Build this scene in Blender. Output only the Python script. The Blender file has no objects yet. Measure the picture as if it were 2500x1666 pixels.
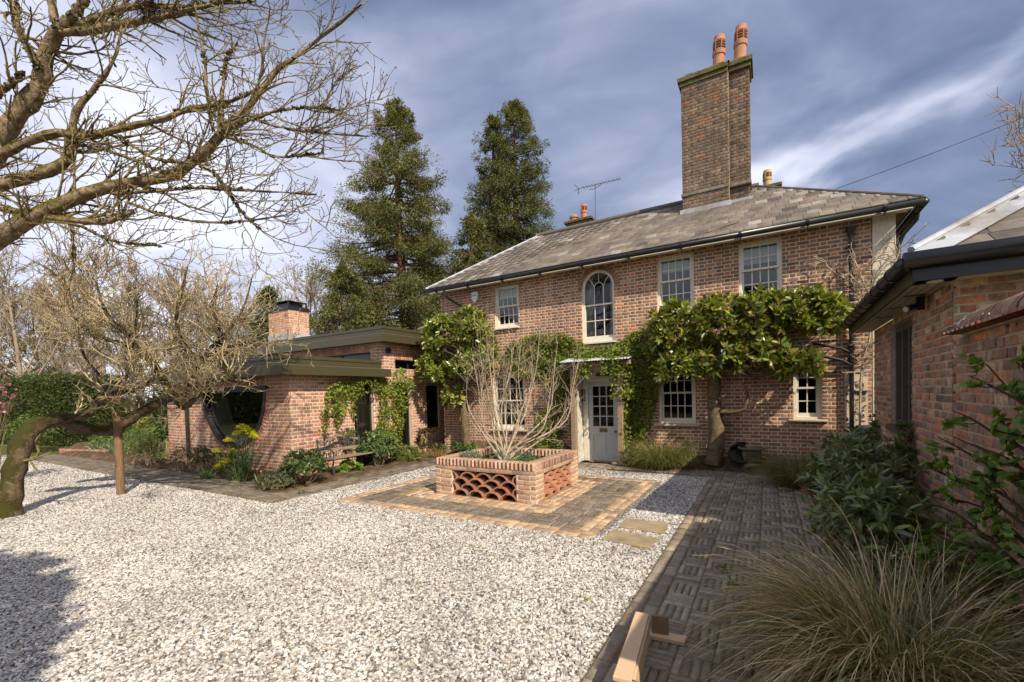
import bpy, bmesh, math, random
import numpy as np
from mathutils import Matrix, Vector

# ------------------------------------------------------------------ camera, sky, sun, exposure
scene = bpy.context.scene
COL = scene.collection
EYE = np.array([0.0, 0.0, 1.75])
F_PX, YAW, PITCH, ROLL, PCY = 1070.793, 0.529538, -0.0289933, -0.0264755, 991.356
FWD = np.array([-math.sin(YAW) * math.cos(PITCH), math.cos(YAW) * math.cos(PITCH), math.sin(PITCH)])
_r = np.array([math.cos(YAW), math.sin(YAW), 0.0]); _u = np.cross(_r, FWD)
RIGHT = math.cos(ROLL) * _r + math.sin(ROLL) * _u
UP = -math.sin(ROLL) * _r + math.cos(ROLL) * _u
cam_data = bpy.data.cameras.new('camera'); cam = bpy.data.objects.new('camera', cam_data); COL.objects.link(cam)
cam.matrix_world = Matrix(((RIGHT[0], UP[0], -FWD[0], 0), (RIGHT[1], UP[1], -FWD[1], 0),
                           (RIGHT[2], UP[2], -FWD[2], EYE[2]), (0, 0, 0, 1)))
cam_data.sensor_width = 36.0; cam_data.lens = F_PX / 2500 * 36
cam_data.shift_y = (PCY - 833) / 2500
cam_data.clip_start = 0.05; cam_data.clip_end = 2000
scene.camera = cam

SUN = np.array([1.7, -1.0, 1.75]); SUN /= np.linalg.norm(SUN)
sun_data = bpy.data.lights.new('sun', 'SUN'); sun = bpy.data.objects.new('sun', sun_data); COL.objects.link(sun)
sun_data.energy = 3.75; sun_data.angle = math.radians(0.6); sun_data.color = (1.0, 0.90, 0.74)
sun.rotation_euler = Vector((-SUN[0], -SUN[1], -SUN[2])).to_track_quat('-Z', 'Y').to_euler()

world = bpy.data.worlds.new('World'); scene.world = world; world.use_nodes = True
def build_sky():
    nt = world.node_tree; N = nt.nodes; Lk = nt.links; N.clear()
    out = N.new('ShaderNodeOutputWorld'); bg = N.new('ShaderNodeBackground'); Lk.new(bg.outputs[0], out.inputs[0])
    bg.inputs['Strength'].default_value = 0.15
    sky = N.new('ShaderNodeTexSky'); sky.sky_type = 'NISHITA'; sky.sun_disc = False
    sky.sun_elevation = math.asin(SUN[2]); sky.sun_rotation = math.atan2(SUN[0], SUN[1])
    tc = N.new('ShaderNodeTexCoord'); sep = N.new('ShaderNodeSeparateXYZ'); Lk.new(tc.outputs['Generated'], sep.inputs[0])
    def mth(op, a, b=None, c=None, clamp=False):
        n = N.new('ShaderNodeMath'); n.operation = op; n.use_clamp = clamp
        for i, v in enumerate((a, b, c)):
            if v is None: continue
            if isinstance(v, (int, float)): n.inputs[i].default_value = v
            else: Lk.new(v, n.inputs[i])
        return n.outputs[0]
    # cloud-deck coordinates: direction carried up to a flat layer
    den = mth('ADD', mth('MAXIMUM', sep.outputs[2], 0.0), 0.22)
    cx = mth('DIVIDE', sep.outputs[0], den); cy = mth('DIVIDE', sep.outputs[1], den)
    comb = N.new('ShaderNodeCombineXYZ'); Lk.new(cx, comb.inputs[0]); Lk.new(cy, comb.inputs[1])
    def mapped(rot, sc, loc):
        m = N.new('ShaderNodeMapping'); m.inputs['Rotation'].default_value = (0, 0, rot)
        m.inputs['Scale'].default_value = sc; m.inputs['Location'].default_value = loc
        Lk.new(comb.outputs[0], m.inputs[0]); return m.outputs[0]
    def noise(vec, scale, det, rough, dist=0.0):
        n = N.new('ShaderNodeTexNoise'); n.inputs['Scale'].default_value = scale; n.inputs['Detail'].default_value = det
        n.inputs['Roughness'].default_value = rough; n.inputs['Distortion'].default_value = dist
        Lk.new(vec, n.inputs['Vector']); return n.outputs['Fac']
    big = noise(mapped(SKY['rot'], (0.80, 1.0, 1), SKY['loc1']), 1.35, 5.0, 0.5, 0.7)
    fine = noise(mapped(SKY['rot'], (0.80, 1.0, 1), SKY['loc2']), 3.6, 5.0, 0.5, 0.5)
    # the bank of bright thin cloud stands over the garden side (-x)
    side = mth('MULTIPLY_ADD', sep.outputs[0], -1.0, mth('MULTIPLY', sep.outputs[1], -0.42))
    s1 = N.new('ShaderNodeMapRange'); s1.interpolation_type = 'SMOOTHSTEP'
    Lk.new(side, s1.inputs[0]); s1.inputs[1].default_value = SKY['s0']; s1.inputs[2].default_value = SKY['s1']
    low = N.new('ShaderNodeMapRange'); Lk.new(sep.outputs[2], low.inputs[0])
    low.inputs[1].default_value = 0.52; low.inputs[2].default_value = 0.08
    v = mth('ADD', mth('MULTIPLY', big, 1.10), mth('MULTIPLY', fine, 0.34))
    # a long torn gap of brighter cloud crossing the deck
    wob = noise(mapped(0.3, (1, 1, 1), (7.7, 2.2, 0)), 2.6, 4.0, 0.5, 0.4)
    sband = mth('ADD', mth('ADD', mth('MULTIPLY', cx, 0.489), mth('MULTIPLY', cy, 0.873)), mth('MULTIPLY', mth('SUBTRACT', wob, 0.5), 0.75))
    q = mth('DIVIDE', mth('SUBTRACT', sband, 1.36), 0.09)
    gau = mth('POWER', 2.718, mth('MULTIPLY', mth('MULTIPLY', q, q), -1.0))
    puff = noise(mapped(SKY['rot'], (0.7, 1.0, 1), (4.4, 9.1, 0)), 3.2, 4.0, 0.5, 0.4)
    v = mth('ADD', v, mth('MULTIPLY', mth('MULTIPLY', gau, puff), 0.50))
    # towards the sun the deck is thin and bright
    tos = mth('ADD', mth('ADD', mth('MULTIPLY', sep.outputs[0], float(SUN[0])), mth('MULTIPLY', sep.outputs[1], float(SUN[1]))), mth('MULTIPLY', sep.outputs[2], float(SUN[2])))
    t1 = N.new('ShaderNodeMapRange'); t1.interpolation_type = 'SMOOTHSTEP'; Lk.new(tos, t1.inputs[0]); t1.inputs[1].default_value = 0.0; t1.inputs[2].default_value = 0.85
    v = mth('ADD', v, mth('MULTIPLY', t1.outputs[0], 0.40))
    v = mth('ADD', v, mth('MULTIPLY', s1.outputs[0], SKY['side']))
    v = mth('ADD', v, mth('MULTIPLY', low.outputs[0], SKY['low']))
    v = mth('MULTIPLY', v, 0.62)
    ramp = N.new('ShaderNodeValToRGB'); Lk.new(v, ramp.inputs[0]); ramp.color_ramp.interpolation = 'B_SPLINE'
    cr = ramp.color_ramp; cr.elements[0].position = SKY['p'][0]; cr.elements[1].position = SKY['p'][3]
    cr.elements[0].color = (*SKY['c'][0], 1); cr.elements[1].color = (*SKY['c'][3], 1)
    for p, c in zip(SKY['p'][1:3], SKY['c'][1:3]):
        e = cr.elements.new(p); e.color = (*c, 1)
    up = N.new('ShaderNodeMixRGB'); up.blend_type = 'MULTIPLY'; up.inputs[0].default_value = 1.0
    Lk.new(ramp.outputs[0], up.inputs[1]); up.inputs[2].default_value = (SKY['gain'],) * 3 + (1,)
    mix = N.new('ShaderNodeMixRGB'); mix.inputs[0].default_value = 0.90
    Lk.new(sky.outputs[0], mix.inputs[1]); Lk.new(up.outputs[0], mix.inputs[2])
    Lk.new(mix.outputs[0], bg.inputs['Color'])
SKY = dict(rot=math.radians(-38), loc1=(9.1, 6.4, 0), loc2=(1.3, 5.2, 0), s0=0.12, s1=0.74, side=0.34, low=0.12,
           p=(0.38, 0.51, 0.63, 0.80),
           c=((0.046, 0.061, 0.108), (0.100, 0.120, 0.182), (0.22, 0.232, 0.30), (0.43, 0.436, 0.49)), gain=10.2)
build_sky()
vs = scene.view_settings; vs.view_transform = 'Standard'; vs.look = 'None'; vs.exposure = 0.78; vs.gamma = 1.0
try: vs.use_curve_mapping = False
except Exception: pass
scene.cycles.max_bounces = 6; scene.cycles.transparent_max_bounces = 12
scene.cycles.use_adaptive_sampling = True; scene.cycles.adaptive_threshold = 0.02
scene.cycles.caustics_reflective = False; scene.cycles.caustics_refractive = False
try: scene.cycles.use_denoising = True
except Exception: pass

# ------------------------------------------------------------------ helpers
RNG = np.random.default_rng(11)
def at(px, py, depth):
    """world point seen at a pixel of the 2500 px wide photograph, at a distance along the view axis"""
    return EYE + depth * (FWD + (px - 1250) / F_PX * RIGHT + (PCY - py) / F_PX * UP)
def proj(P):
    P = np.asarray(P, float) - EYE; D = P @ FWD
    D = np.where(np.abs(D) < 1e-6, 1e-6, D)
    return np.stack([1250 + F_PX * (P @ RIGHT) / D, PCY - F_PX * (P @ UP) / D, D], -1)
def nrm(v):
    v = np.asarray(v, float); return v / np.maximum(np.linalg.norm(v, axis=-1, keepdims=True), 1e-9)
def tag(o, label=None, cat=None, group=None, kind=None):
    if label: o['label'] = label
    if cat: o['category'] = cat
    if group: o['group'] = group
    if kind: o['kind'] = kind
    return o
def link(name, data, parent=None):
    o = bpy.data.objects.new(name, data); COL.objects.link(o)
    if parent is not None: o.parent = parent
    return o
def empty(name, loc=(0, 0, 0), rz=0.0):
    o = link(name, None); o.location = loc; o.rotation_euler = (0, 0, rz); o.empty_display_size = 0.2
    return o
def mesh_np(name, V, F, mat, col=None, smooth=False):
    """V (n,3); F (m,k) array of equal polygons or list of index tuples; col (m,3) colour per face"""
    me = bpy.data.meshes.new(name)
    V = np.asarray(V, np.float32)
    if isinstance(F, np.ndarray):
        m, k = F.shape
        me.vertices.add(len(V)); me.vertices.foreach_set('co', V.ravel())
        me.loops.add(m * k); me.loops.foreach_set('vertex_index', F.astype(np.int32).ravel())
        me.polygons.add(m); me.polygons.foreach_set('loop_start', np.arange(0, m * k, k, dtype=np.int32))
        me.update(calc_edges=True)
    else:
        me.from_pydata(V.tolist(), [], [tuple(f) for f in F]); me.update()
        m = len(F)
    if col is not None:
        a = me.attributes.new('Col', 'FLOAT_COLOR', 'FACE')
        c = np.ones((m, 4), np.float32); c[:, :3] = np.asarray(col, np.float32)
        a.data.foreach_set('color', c.ravel())
    if smooth: me.polygons.foreach_set('use_smooth', np.ones(m, bool))
    if mat is not None: me.materials.append(mat)
    return me
class MB:
    def __init__(s): s.v = []; s.f = []; s.c = []
    def add(s, V, F, col=(1, 1, 1)):
        o = len(s.v); s.v.extend([tuple(map(float, p)) for p in V])
        for f in F: s.f.append(tuple(int(i) + o for i in f)); s.c.append(col)
        return s
    def box(s, a, b, col=(1, 1, 1)):
        x0, y0, z0 = a; x1, y1, z1 = b
        return s.add([(x0, y0, z0), (x1, y0, z0), (x1, y1, z0), (x0, y1, z0), (x0, y0, z1), (x1, y0, z1), (x1, y1, z1), (x0, y1, z1)],
                     [(3, 2, 1, 0), (4, 5, 6, 7), (0, 1, 5, 4), (1, 2, 6, 5), (2, 3, 7, 6), (3, 0, 4, 7)], col)
    def obox(s, o, U, V, W, col=(1, 1, 1)):
        o, U, V, W = (np.asarray(q, float) for q in (o, U, V, W))
        P = [o, o + U, o + U + V, o + V, o + W, o + U + W, o + U + V + W, o + V + W]
        return s.add(P, [(3, 2, 1, 0), (4, 5, 6, 7), (0, 1, 5, 4), (1, 2, 6, 5), (2, 3, 7, 6), (3, 0, 4, 7)], col)
    def prism(s, poly, W, col=(1, 1, 1)):
        poly = [np.asarray(p, float) for p in poly]; n = len(poly); W = np.asarray(W, float)
        P = poly + [p + W for p in poly]
        F = [tuple(range(n))[::-1], tuple(range(n, 2 * n))] + [(i, (i + 1) % n, (i + 1) % n + n, i + n) for i in range(n)]
        return s.add(P, F, col)
    def tube(s, pts, r, k=8, col=(1, 1, 1), cap=True):
        pts = np.asarray(pts, float); r = np.broadcast_to(np.asarray(r, float), (len(pts),))
        V, F = tubes(pts[None], r[None], k); s.add(V, F, col)
        if cap:
            n = len(s.v); m = len(pts); b = n - m * k
            s.f.append(tuple(range(b, b + k))[::-1]); s.c.append(col)
            s.f.append(tuple(range(n - k, n))); s.c.append(col)
        return s
    def lathe(s, prof, c=(0, 0, 0), k=24, col=(1, 1, 1), axis=None):
        V = []; F = []; c = np.asarray(c, float)
        for (r, z) in prof:
            for i in range(k):
                a = 2 * math.pi * i / k; V.append((c[0] + r * math.cos(a), c[1] + r * math.sin(a), c[2] + z))
        for j in range(len(prof) - 1):
            for i in range(k):
                F.append((j * k + i, j * k + (i + 1) % k, (j + 1) * k + (i + 1) % k, (j + 1) * k + i))
        F.append(tuple(range(k))[::-1]); F.append(tuple(range((len(prof) - 1) * k, len(prof) * k)))
        return s.add(V, F, col)
    def build(s, name, mat, parent=None, smooth=False, bevel=0.0):
        me = mesh_np(name, np.array(s.v), s.f, mat, np.array(s.c), smooth)
        o = link(name, me, parent)
        if bevel:
            b = o.modifiers.new('bevel', 'BEVEL'); b.width = bevel; b.segments = 2; b.limit_method = 'ANGLE'
        return o
def tubes(P, R, k=3):
    """P (N,m,3) polylines, R (N,m) radii -> quads"""
    P = np.asarray(P, float); N, m, _ = P.shape
    T = nrm(np.gradient(P, axis=1))
    ref = np.where(np.abs(T[:, :1, 2:3]) < 0.8, np.array([0, 0, 1.0]), np.array([1.0, 0, 0]))
    A = nrm(np.cross(T, np.broadcast_to(ref, T.shape))); B = np.cross(T, A)
    ang = 2 * np.pi * np.arange(k) / k
    V = P[:, :, None] + R[:, :, None, None] * (np.cos(ang)[None, None, :, None] * A[:, :, None] + np.sin(ang)[None, None, :, None] * B[:, :, None])
    idx = np.arange(N * m * k).reshape(N, m, k)
    a = idx[:, :-1]; b = idx[:, 1:]
    F = np.stack([a, np.roll(a, -1, 2), np.roll(b, -1, 2), b], -1).reshape(-1, 4)
    return V.reshape(-1, 3), F
def grow(P, R, levels, rng):
    """P (N,m,3) polylines, R (N,m); adds child generations -> list of (P,R)"""
    out = [(P, R)]
    for lv in levels:
        N, m, _ = P.shape
        cnt = lv['n']; L0 = np.linalg.norm(np.diff(P, axis=1), axis=2).sum(1)
        if lv.get('per_m'):
            c = np.maximum(lv.get('min', 1), np.round(L0 * cnt * rng.uniform(.7, 1.3, N))).astype(int)
        else: c = np.full(N, cnt)
        src = np.repeat(np.arange(N), c); K = len(src)
        if K == 0: break
        t = rng.uniform(lv.get('t0', .2), lv.get('t1', 1.0), K) * (m - 1)
        i = np.minimum(t.astype(int), m - 2); fr = (t - i)[:, None]
        p0 = P[src, i] * (1 - fr) + P[src, i + 1] * fr
        r0 = R[src, i] * (1 - fr[:, 0]) + R[src, i + 1] * fr[:, 0]
        T = nrm(P[src, i + 1] - P[src, i])
        rv = nrm(rng.normal(size=(K, 3))); side = nrm(rv - (rv * T).sum(1, keepdims=True) * T)
        a = np.radians(rng.uniform(*lv['ang'], K))[:, None]
        d = nrm(T * np.cos(a) + side * np.sin(a) + np.array(lv.get('bias', (0, 0, 0))))
        Ln = lv['len'] * rng.uniform(.55, 1.25, K)
        if lv.get('rel'): Ln = Ln * L0[src]
        if lv.get('taper'): Ln = Ln * (1 - lv['taper'] * t / (m - 1))
        mm = lv['m']; pts = np.zeros((K, mm, 3)); pts[:, 0] = p0
        tr = np.array(lv.get('trop', (0, 0, 0)))
        for j in range(1, mm):
            d = nrm(d + rng.normal(0, lv['wob'], (K, 3)) + tr)
            pts[:, j] = pts[:, j - 1] + d * (Ln / (mm - 1))[:, None]
        rr = np.minimum(r0 * lv.get('rr', .6), lv.get('rmax', 9))
        rr = np.maximum(rr, lv.get('rmin', .002))
        end = lv.get('rend', .35)
        rad = rr[:, None] * np.linspace(1, end, mm)[None]
        out.append((pts, rad)); P, R = pts, rad
    return out
def resample(pts, rad, n):
    pts = np.asarray(pts, float); rad = np.asarray(rad, float)
    # Catmull-Rom then even spacing
    p = np.vstack([2 * pts[0] - pts[1], pts, 2 * pts[-1] - pts[-2]]); q = []; qr = []
    for i in range(len(pts) - 1):
        for t in np.linspace(0, 1, 8, endpoint=False):
            a, b, c, d = p[i], p[i + 1], p[i + 2], p[i + 3]
            q.append(.5 * ((2 * b) + (-a + c) * t + (2 * a - 5 * b + 4 * c - d) * t * t + (-a + 3 * b - 3 * c + d) * t ** 3))
            qr.append(rad[i] * (1 - t) + rad[i + 1] * t)
    q.append(pts[-1]); qr.append(rad[-1]); q = np.array(q); qr = np.array(qr)
    s = np.r_[0, np.cumsum(np.linalg.norm(np.diff(q, axis=0), axis=1))]; u = np.linspace(0, s[-1], n)
    return np.stack([np.interp(u, s, q[:, i]) for i in range(3)], 1), np.interp(u, s, qr)
def join_tubes(gen, ks):
    Vs = []; Fs = []; o = 0
    for (P, R), k in zip(gen, ks):
        V, F = tubes(P, R, k); Vs.append(V); Fs.append(F + o); o += len(V)
    return np.vstack(Vs), np.vstack(Fs)
# leaf templates: (length, width, lift)
LEAF = (np.array([(0, 0, 0), (.3, -.5, .10), (.7, -.40, .05), (1, 0, -.14), (.7, .40, .05), (.3, .5, .10), (.3, 0, -.02), (.7, 0, -.05)], float),
        np.array([(0, 6, 1), (0, 5, 6), (6, 7, 1), (7, 2, 1), (6, 5, 7), (5, 4, 7), (7, 3, 2), (7, 4, 3)]))
DIAM = (np.array([(0, 0, 0), (.5, -.5, .12), (1, 0, -.08), (.5, .5, .12)], float), np.array([(0, 2, 1), (0, 3, 2)]))
def frames(d, up=None, rng=RNG, roll=0.6):
    d = nrm(d); n = len(d)
    if up is None: up = np.tile([0, 0, 1.0], (n, 1))
    up = up + rng.normal(0, roll, (n, 3))
    w = nrm(np.cross(up, d)); nn = np.cross(d, w)
    return d, w, nn
def scatter(tmpl, pos, d, L, W, up=None, rng=RNG, roll=.6, lift=None):
    V0, F0 = tmpl; n = len(pos); d, w, nn = frames(d, up, rng, roll)
    L = np.broadcast_to(L, (n,)); W = np.broadcast_to(W, (n,)); Z = W if lift is None else np.broadcast_to(lift, (n,))
    if lift is None: Z = W * rng.uniform(-.4, 2.0, n)
    V = pos[:, None] + V0[None, :, 0:1] * (d * L[:, None])[:, None] + V0[None, :, 1:2] * (w * W[:, None])[:, None] + V0[None, :, 2:3] * (nn * Z[:, None])[:, None]
    F = F0[None] + (np.arange(n) * len(V0))[:, None, None]
    return V.reshape(-1, 3), F.reshape(-1, F0.shape[1])
def tint(n, k, base, rng=RNG, dv=.22, dh=.08):
    """per-piece colour (repeated k faces) around a base colour"""
    b = np.asarray(base, float); b = b[rng.integers(0, len(b), n)] if b.ndim == 2 else np.tile(b, (n, 1))
    c = b * rng.uniform(1 - dv, 1 + dv, (n, 1)) * rng.uniform(1 - dh, 1 + dh, (n, 3))
    return np.repeat(np.clip(c, 0, 1), k, 0)
def foliage(name, tmpl, pos, d, L, W, base, mat, parent=None, up=None, rng=RNG, roll=.6, dv=.25, kind='stuff'):
    V, F = scatter(tmpl, np.asarray(pos), np.asarray(d), L, W, up, rng, roll)
    me = mesh_np(name, V, F, mat, tint(len(pos), len(tmpl[1]), base, rng, dv))
    o = link(name, me, parent)
    if kind: o['kind'] = kind
    return o
# pieces: the largest-showing ones are objects, the rest one joined mesh
def pieces(parent, name, tmpl, mats4, cols, palette, mat, rest_name, limit=300, smooth=False):
    """mats4 (n,4,4), cols (n,) palette index; template V,F (equal polygons)"""
    V0, F0 = tmpl; n = len(mats4); mats4 = np.asarray(mats4); cols = np.asarray(cols)
    ctr = mats4[:, :3, 3] + (np.array(parent.location) if parent is not None else 0)
    q = proj(ctr)
    vis = (q[:, 2] > .3) & (q[:, 0] > -40) & (q[:, 0] < 2540) & (q[:, 1] > -40) & (q[:, 1] < 1706)
    size = np.linalg.norm(mats4[:, :3, 0], axis=1) / np.maximum(q[:, 2], .3)
    key = np.where(vis, -size, 1e3 + q[:, 2]); order = np.argsort(key)
    sel = order[:limit] if n > limit else order
    sel = sel[vis[sel]]
    mes = {}
    for i in sel:
        c = int(cols[i])
        if c not in mes: mes[c] = mesh_np(name, V0, F0, mat, np.tile(palette[c], (len(F0), 1)), smooth)
        o = link(name, mes[c], parent); o.matrix_local = Matrix(mats4[i].tolist())
    rest = np.setdiff1d(np.arange(n), sel)
    if len(rest):
        M = mats4[rest]; V = np.einsum('nij,vj->nvi', M[:, :3, :3], V0) + M[:, None, :3, 3]
        F = F0[None] + (np.arange(len(rest)) * len(V0))[:, None, None]
        c = np.asarray(palette)[cols[rest]] * RNG.uniform(.88, 1.12, (len(rest), 1))
        me = mesh_np(rest_name, V.reshape(-1, 3), F.reshape(-1, F0.shape[1]), mat, np.repeat(c, len(F0), 0), smooth)
        o = link(rest_name, me, parent); o['kind'] = 'stuff'
    return len(sel)
def brick_template(ch=.012, chv=.04, chn=.06, back=True):
    V = np.array([(-.5, -.5, 0), (.5, -.5, 0), (.5, .5, 0), (-.5, .5, 0),
                  (-.5, -.5, 1 - chn), (.5, -.5, 1 - chn), (.5, .5, 1 - chn), (-.5, .5, 1 - chn),
                  (-.5 + ch, -.5 + chv, 1), (.5 - ch, -.5 + chv, 1), (.5 - ch, .5 - chv, 1), (-.5 + ch, .5 - chv, 1)])
    F = [(8, 9, 10, 11), (4, 5, 9, 8), (5, 6, 10, 9), (6, 7, 11, 10), (7, 4, 8, 11), (0, 1, 5, 4), (1, 2, 6, 5), (2, 3, 7, 6), (3, 0, 4, 7)]
    return V, np.array(F)
BRICK = brick_template()
def mat4(o, U, V, N):
    M = np.eye(4); M[:3, 0] = U; M[:3, 1] = V; M[:3, 2] = N; M[:3, 3] = o; return M
def brick_wall(P0, U, N, width, z0, z1, holes, rng, npal, probs, headprobs=None, course=.075, Ls=.225, joint=.010, depth=.02, jit=.003, rough=0.0, bond='flemish'):
    """returns brick matrices, palette indices and the mortar core boxes (u0,u1,z0,z1)"""
    P0 = np.asarray(P0, float); U = np.asarray(U, float); N = np.asarray(N, float); Z = np.array([0, 0, 1.0])
    Lh = Ls / 2; mats = []; cols = []; core = []
    nrow = int(round((z1 - z0) / course)); course = (z1 - z0) / nrow
    prev = None
    for r in range(nrow):
        za = z0 + r * course; zb = za + course; zm = (za + zb) / 2
        runs = [(0.0, width)]
        for (a, b) in holes(zm):
            nr = []
            for (s, e) in runs:
                if b <= s or a >= e: nr.append((s, e)); continue
                if a > s: nr.append((s, a))
                if b < e: nr.append((b, e))
            runs = nr
        runs = [(s, e) for s, e in runs if e - s > .02]
        if prev is not None and prev[0] == runs: prev[2] = zb
        else:
            if prev is not None: core += [(s, e, prev[1], prev[2]) for s, e in prev[0]]
            prev = [runs, za, zb]
        if bond == 'flemish': u = -((r % 2) * (Ls + Lh) / 2) - .02; seq = [Ls, Lh]
        else: u = -((r % 2) * Ls / 2); seq = [Ls, Ls]
        k = 0
        while u < width:
            ln = seq[k % 2]; head = (seq[k % 2] == Lh); k += 1
            a, b = u + joint / 2, u + ln - joint / 2; u += ln
            for (s, e) in runs:
                x0, x1 = max(a, s), min(b, e)
                if x1 - x0 < .028: continue
                h = course - joint; pr = rng.uniform(0, jit)
                tilt = rng.normal(0, rough)
                o = P0 + U * ((x0 + x1) / 2) + Z * (zm + rng.normal(0, rough * .02)) - N * (depth - pr)
                Uv = U * np.cos(tilt) + Z * np.sin(tilt)
                mats.append(mat4(o, Uv * (x1 - x0), Z * h * (1 - abs(rng.normal(0, rough))), N * depth))
                pp = headprobs if (head and headprobs is not None) else probs
                cols.append(rng.choice(npal, p=pp))
    if prev is not None: core += [(s, e, prev[1], prev[2]) for s, e in prev[0]]
    return mats, cols, core
def core_mesh(name, P0, U, N, core, mat, parent, thick=.24, recess=.003):
    mb = MB(); P0 = np.asarray(P0, float); U = np.asarray(U, float); N = np.asarray(N, float)
    for (s, e, za, zb) in core:
        mb.obox(P0 + U * s - N * (thick + recess) + np.array([0, 0, za]), U * (e - s), N * thick, (0, 0, zb - za))
    return mb.build(name, mat, parent)

# ------------------------------------------------------------------ materials
def new_mat(name):
    m = bpy.data.materials.new(name); m.use_nodes = True
    nt = m.node_tree; b = nt.nodes['Principled BSDF']; return m, nt, b
def nd(nt, t, **kw):
    n = nt.nodes.new(t)
    for k, v in kw.items():
        if k in n.inputs: n.inputs[k].default_value = v
        else: setattr(n, k, v)
    return n
def surf(name, col, rough=.8, attr=False, var=.25, scale=8.0, detail=5.0, bump=0.0, bscale=None, spec=.3, col2=None, metal=0.0, stretch=None, rnd=0.0, coat=0.0, blotch=0.0):
    """base colour (or per-piece colour) broken up by noise, with bump"""
    m, nt, b = new_mat(name); Lk = nt.links
    tc = nd(nt, 'ShaderNodeTexCoord'); geo = nd(nt, 'ShaderNodeNewGeometry')
    vec = geo.outputs['Position']
    if stretch:
        mp = nd(nt, 'ShaderNodeMapping'); mp.inputs['Scale'].default_value = stretch; Lk.new(tc.outputs['Object'], mp.inputs[0]); vec = mp.outputs[0]
    n1 = nd(nt, 'ShaderNodeTexNoise', Scale=scale, Detail=detail, Roughness=.6); Lk.new(vec, n1.inputs['Vector'])
    if attr:
        at_ = nd(nt, 'ShaderNodeAttribute'); at_.attribute_name = 'Col'; base = at_.outputs['Color']
        if col != (1, 1, 1):
            mu = nd(nt, 'ShaderNodeMixRGB', blend_type='MULTIPLY'); mu.inputs[0].default_value = 1; Lk.new(base, mu.inputs[1]); mu.inputs[2].default_value = (*col, 1); base = mu.outputs[0]
    else:
        rgb = nd(nt, 'ShaderNodeRGB'); rgb.outputs[0].default_value = (*col, 1); base = rgb.outputs[0]
    if col2 is not None:
        n2 = nd(nt, 'ShaderNodeTexNoise', Scale=scale * .35, Detail=6.0, Roughness=.65); Lk.new(vec, n2.inputs['Vector'])
        rp = nd(nt, 'ShaderNodeMapRange'); rp.inputs[1].default_value = .48; rp.inputs[2].default_value = .66; Lk.new(n2.outputs['Fac'], rp.inputs[0])
        mx = nd(nt, 'ShaderNodeMixRGB'); Lk.new(rp.outputs[0], mx.inputs[0]); Lk.new(base, mx.inputs[1]); mx.inputs[2].default_value = (*col2, 1); base = mx.outputs[0]
    hsv = nd(nt, 'ShaderNodeHueSaturation'); Lk.new(base, hsv.inputs['Color'])
    mr = nd(nt, 'ShaderNodeMapRange'); mr.inputs[1].default_value = .25; mr.inputs[2].default_value = .75
    mr.inputs[3].default_value = 1 - var; mr.inputs[4].default_value = 1 + var; Lk.new(n1.outputs['Fac'], mr.inputs[0])
    val = mr.outputs[0]
    if blotch:
        nb_ = nd(nt, 'ShaderNodeTexNoise', Scale=1.1, Detail=7.0, Roughness=.62); Lk.new(geo.outputs['Position'], nb_.inputs['Vector'])
        rb = nd(nt, 'ShaderNodeMapRange'); rb.inputs[1].default_value = .32; rb.inputs[2].default_value = .68; rb.inputs[3].default_value = 1 - blotch; rb.inputs[4].default_value = 1 + blotch; Lk.new(nb_.outputs['Fac'], rb.inputs[0])
        mb_ = nd(nt, 'ShaderNodeMath', operation='MULTIPLY'); Lk.new(val, mb_.inputs[0]); Lk.new(rb.outputs[0], mb_.inputs[1]); val = mb_.outputs[0]
    if rnd:
        oi = nd(nt, 'ShaderNodeObjectInfo'); r2 = nd(nt, 'ShaderNodeMapRange'); r2.inputs[3].default_value = 1 - rnd; r2.inputs[4].default_value = 1 + rnd
        Lk.new(oi.outputs['Random'], r2.inputs[0]); mm = nd(nt, 'ShaderNodeMath', operation='MULTIPLY'); Lk.new(val, mm.inputs[0]); Lk.new(r2.outputs[0], mm.inputs[1]); val = mm.outputs[0]
    Lk.new(val, hsv.inputs['Value']); Lk.new(hsv.outputs[0], b.inputs['Base Color'])
    b.inputs['Roughness'].default_value = rough; b.inputs['Metallic'].default_value = metal
    b.inputs['Specular IOR Level'].default_value = spec
    if coat: b.inputs['Coat Weight'].default_value = coat; b.inputs['Coat Roughness'].default_value = .15
    if bump:
        n3 = nd(nt, 'ShaderNodeTexNoise', Scale=bscale or scale * 3, Detail=6.0, Roughness=.65); Lk.new(vec, n3.inputs['Vector'])
        bp = nd(nt, 'ShaderNodeBump'); bp.inputs['Strength'].default_value = bump; bp.inputs['Distance'].default_value = .02
        Lk.new(n3.outputs['Fac'], bp.inputs['Height']); Lk.new(bp.outputs[0], b.inputs['Normal'])
    return m
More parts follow.
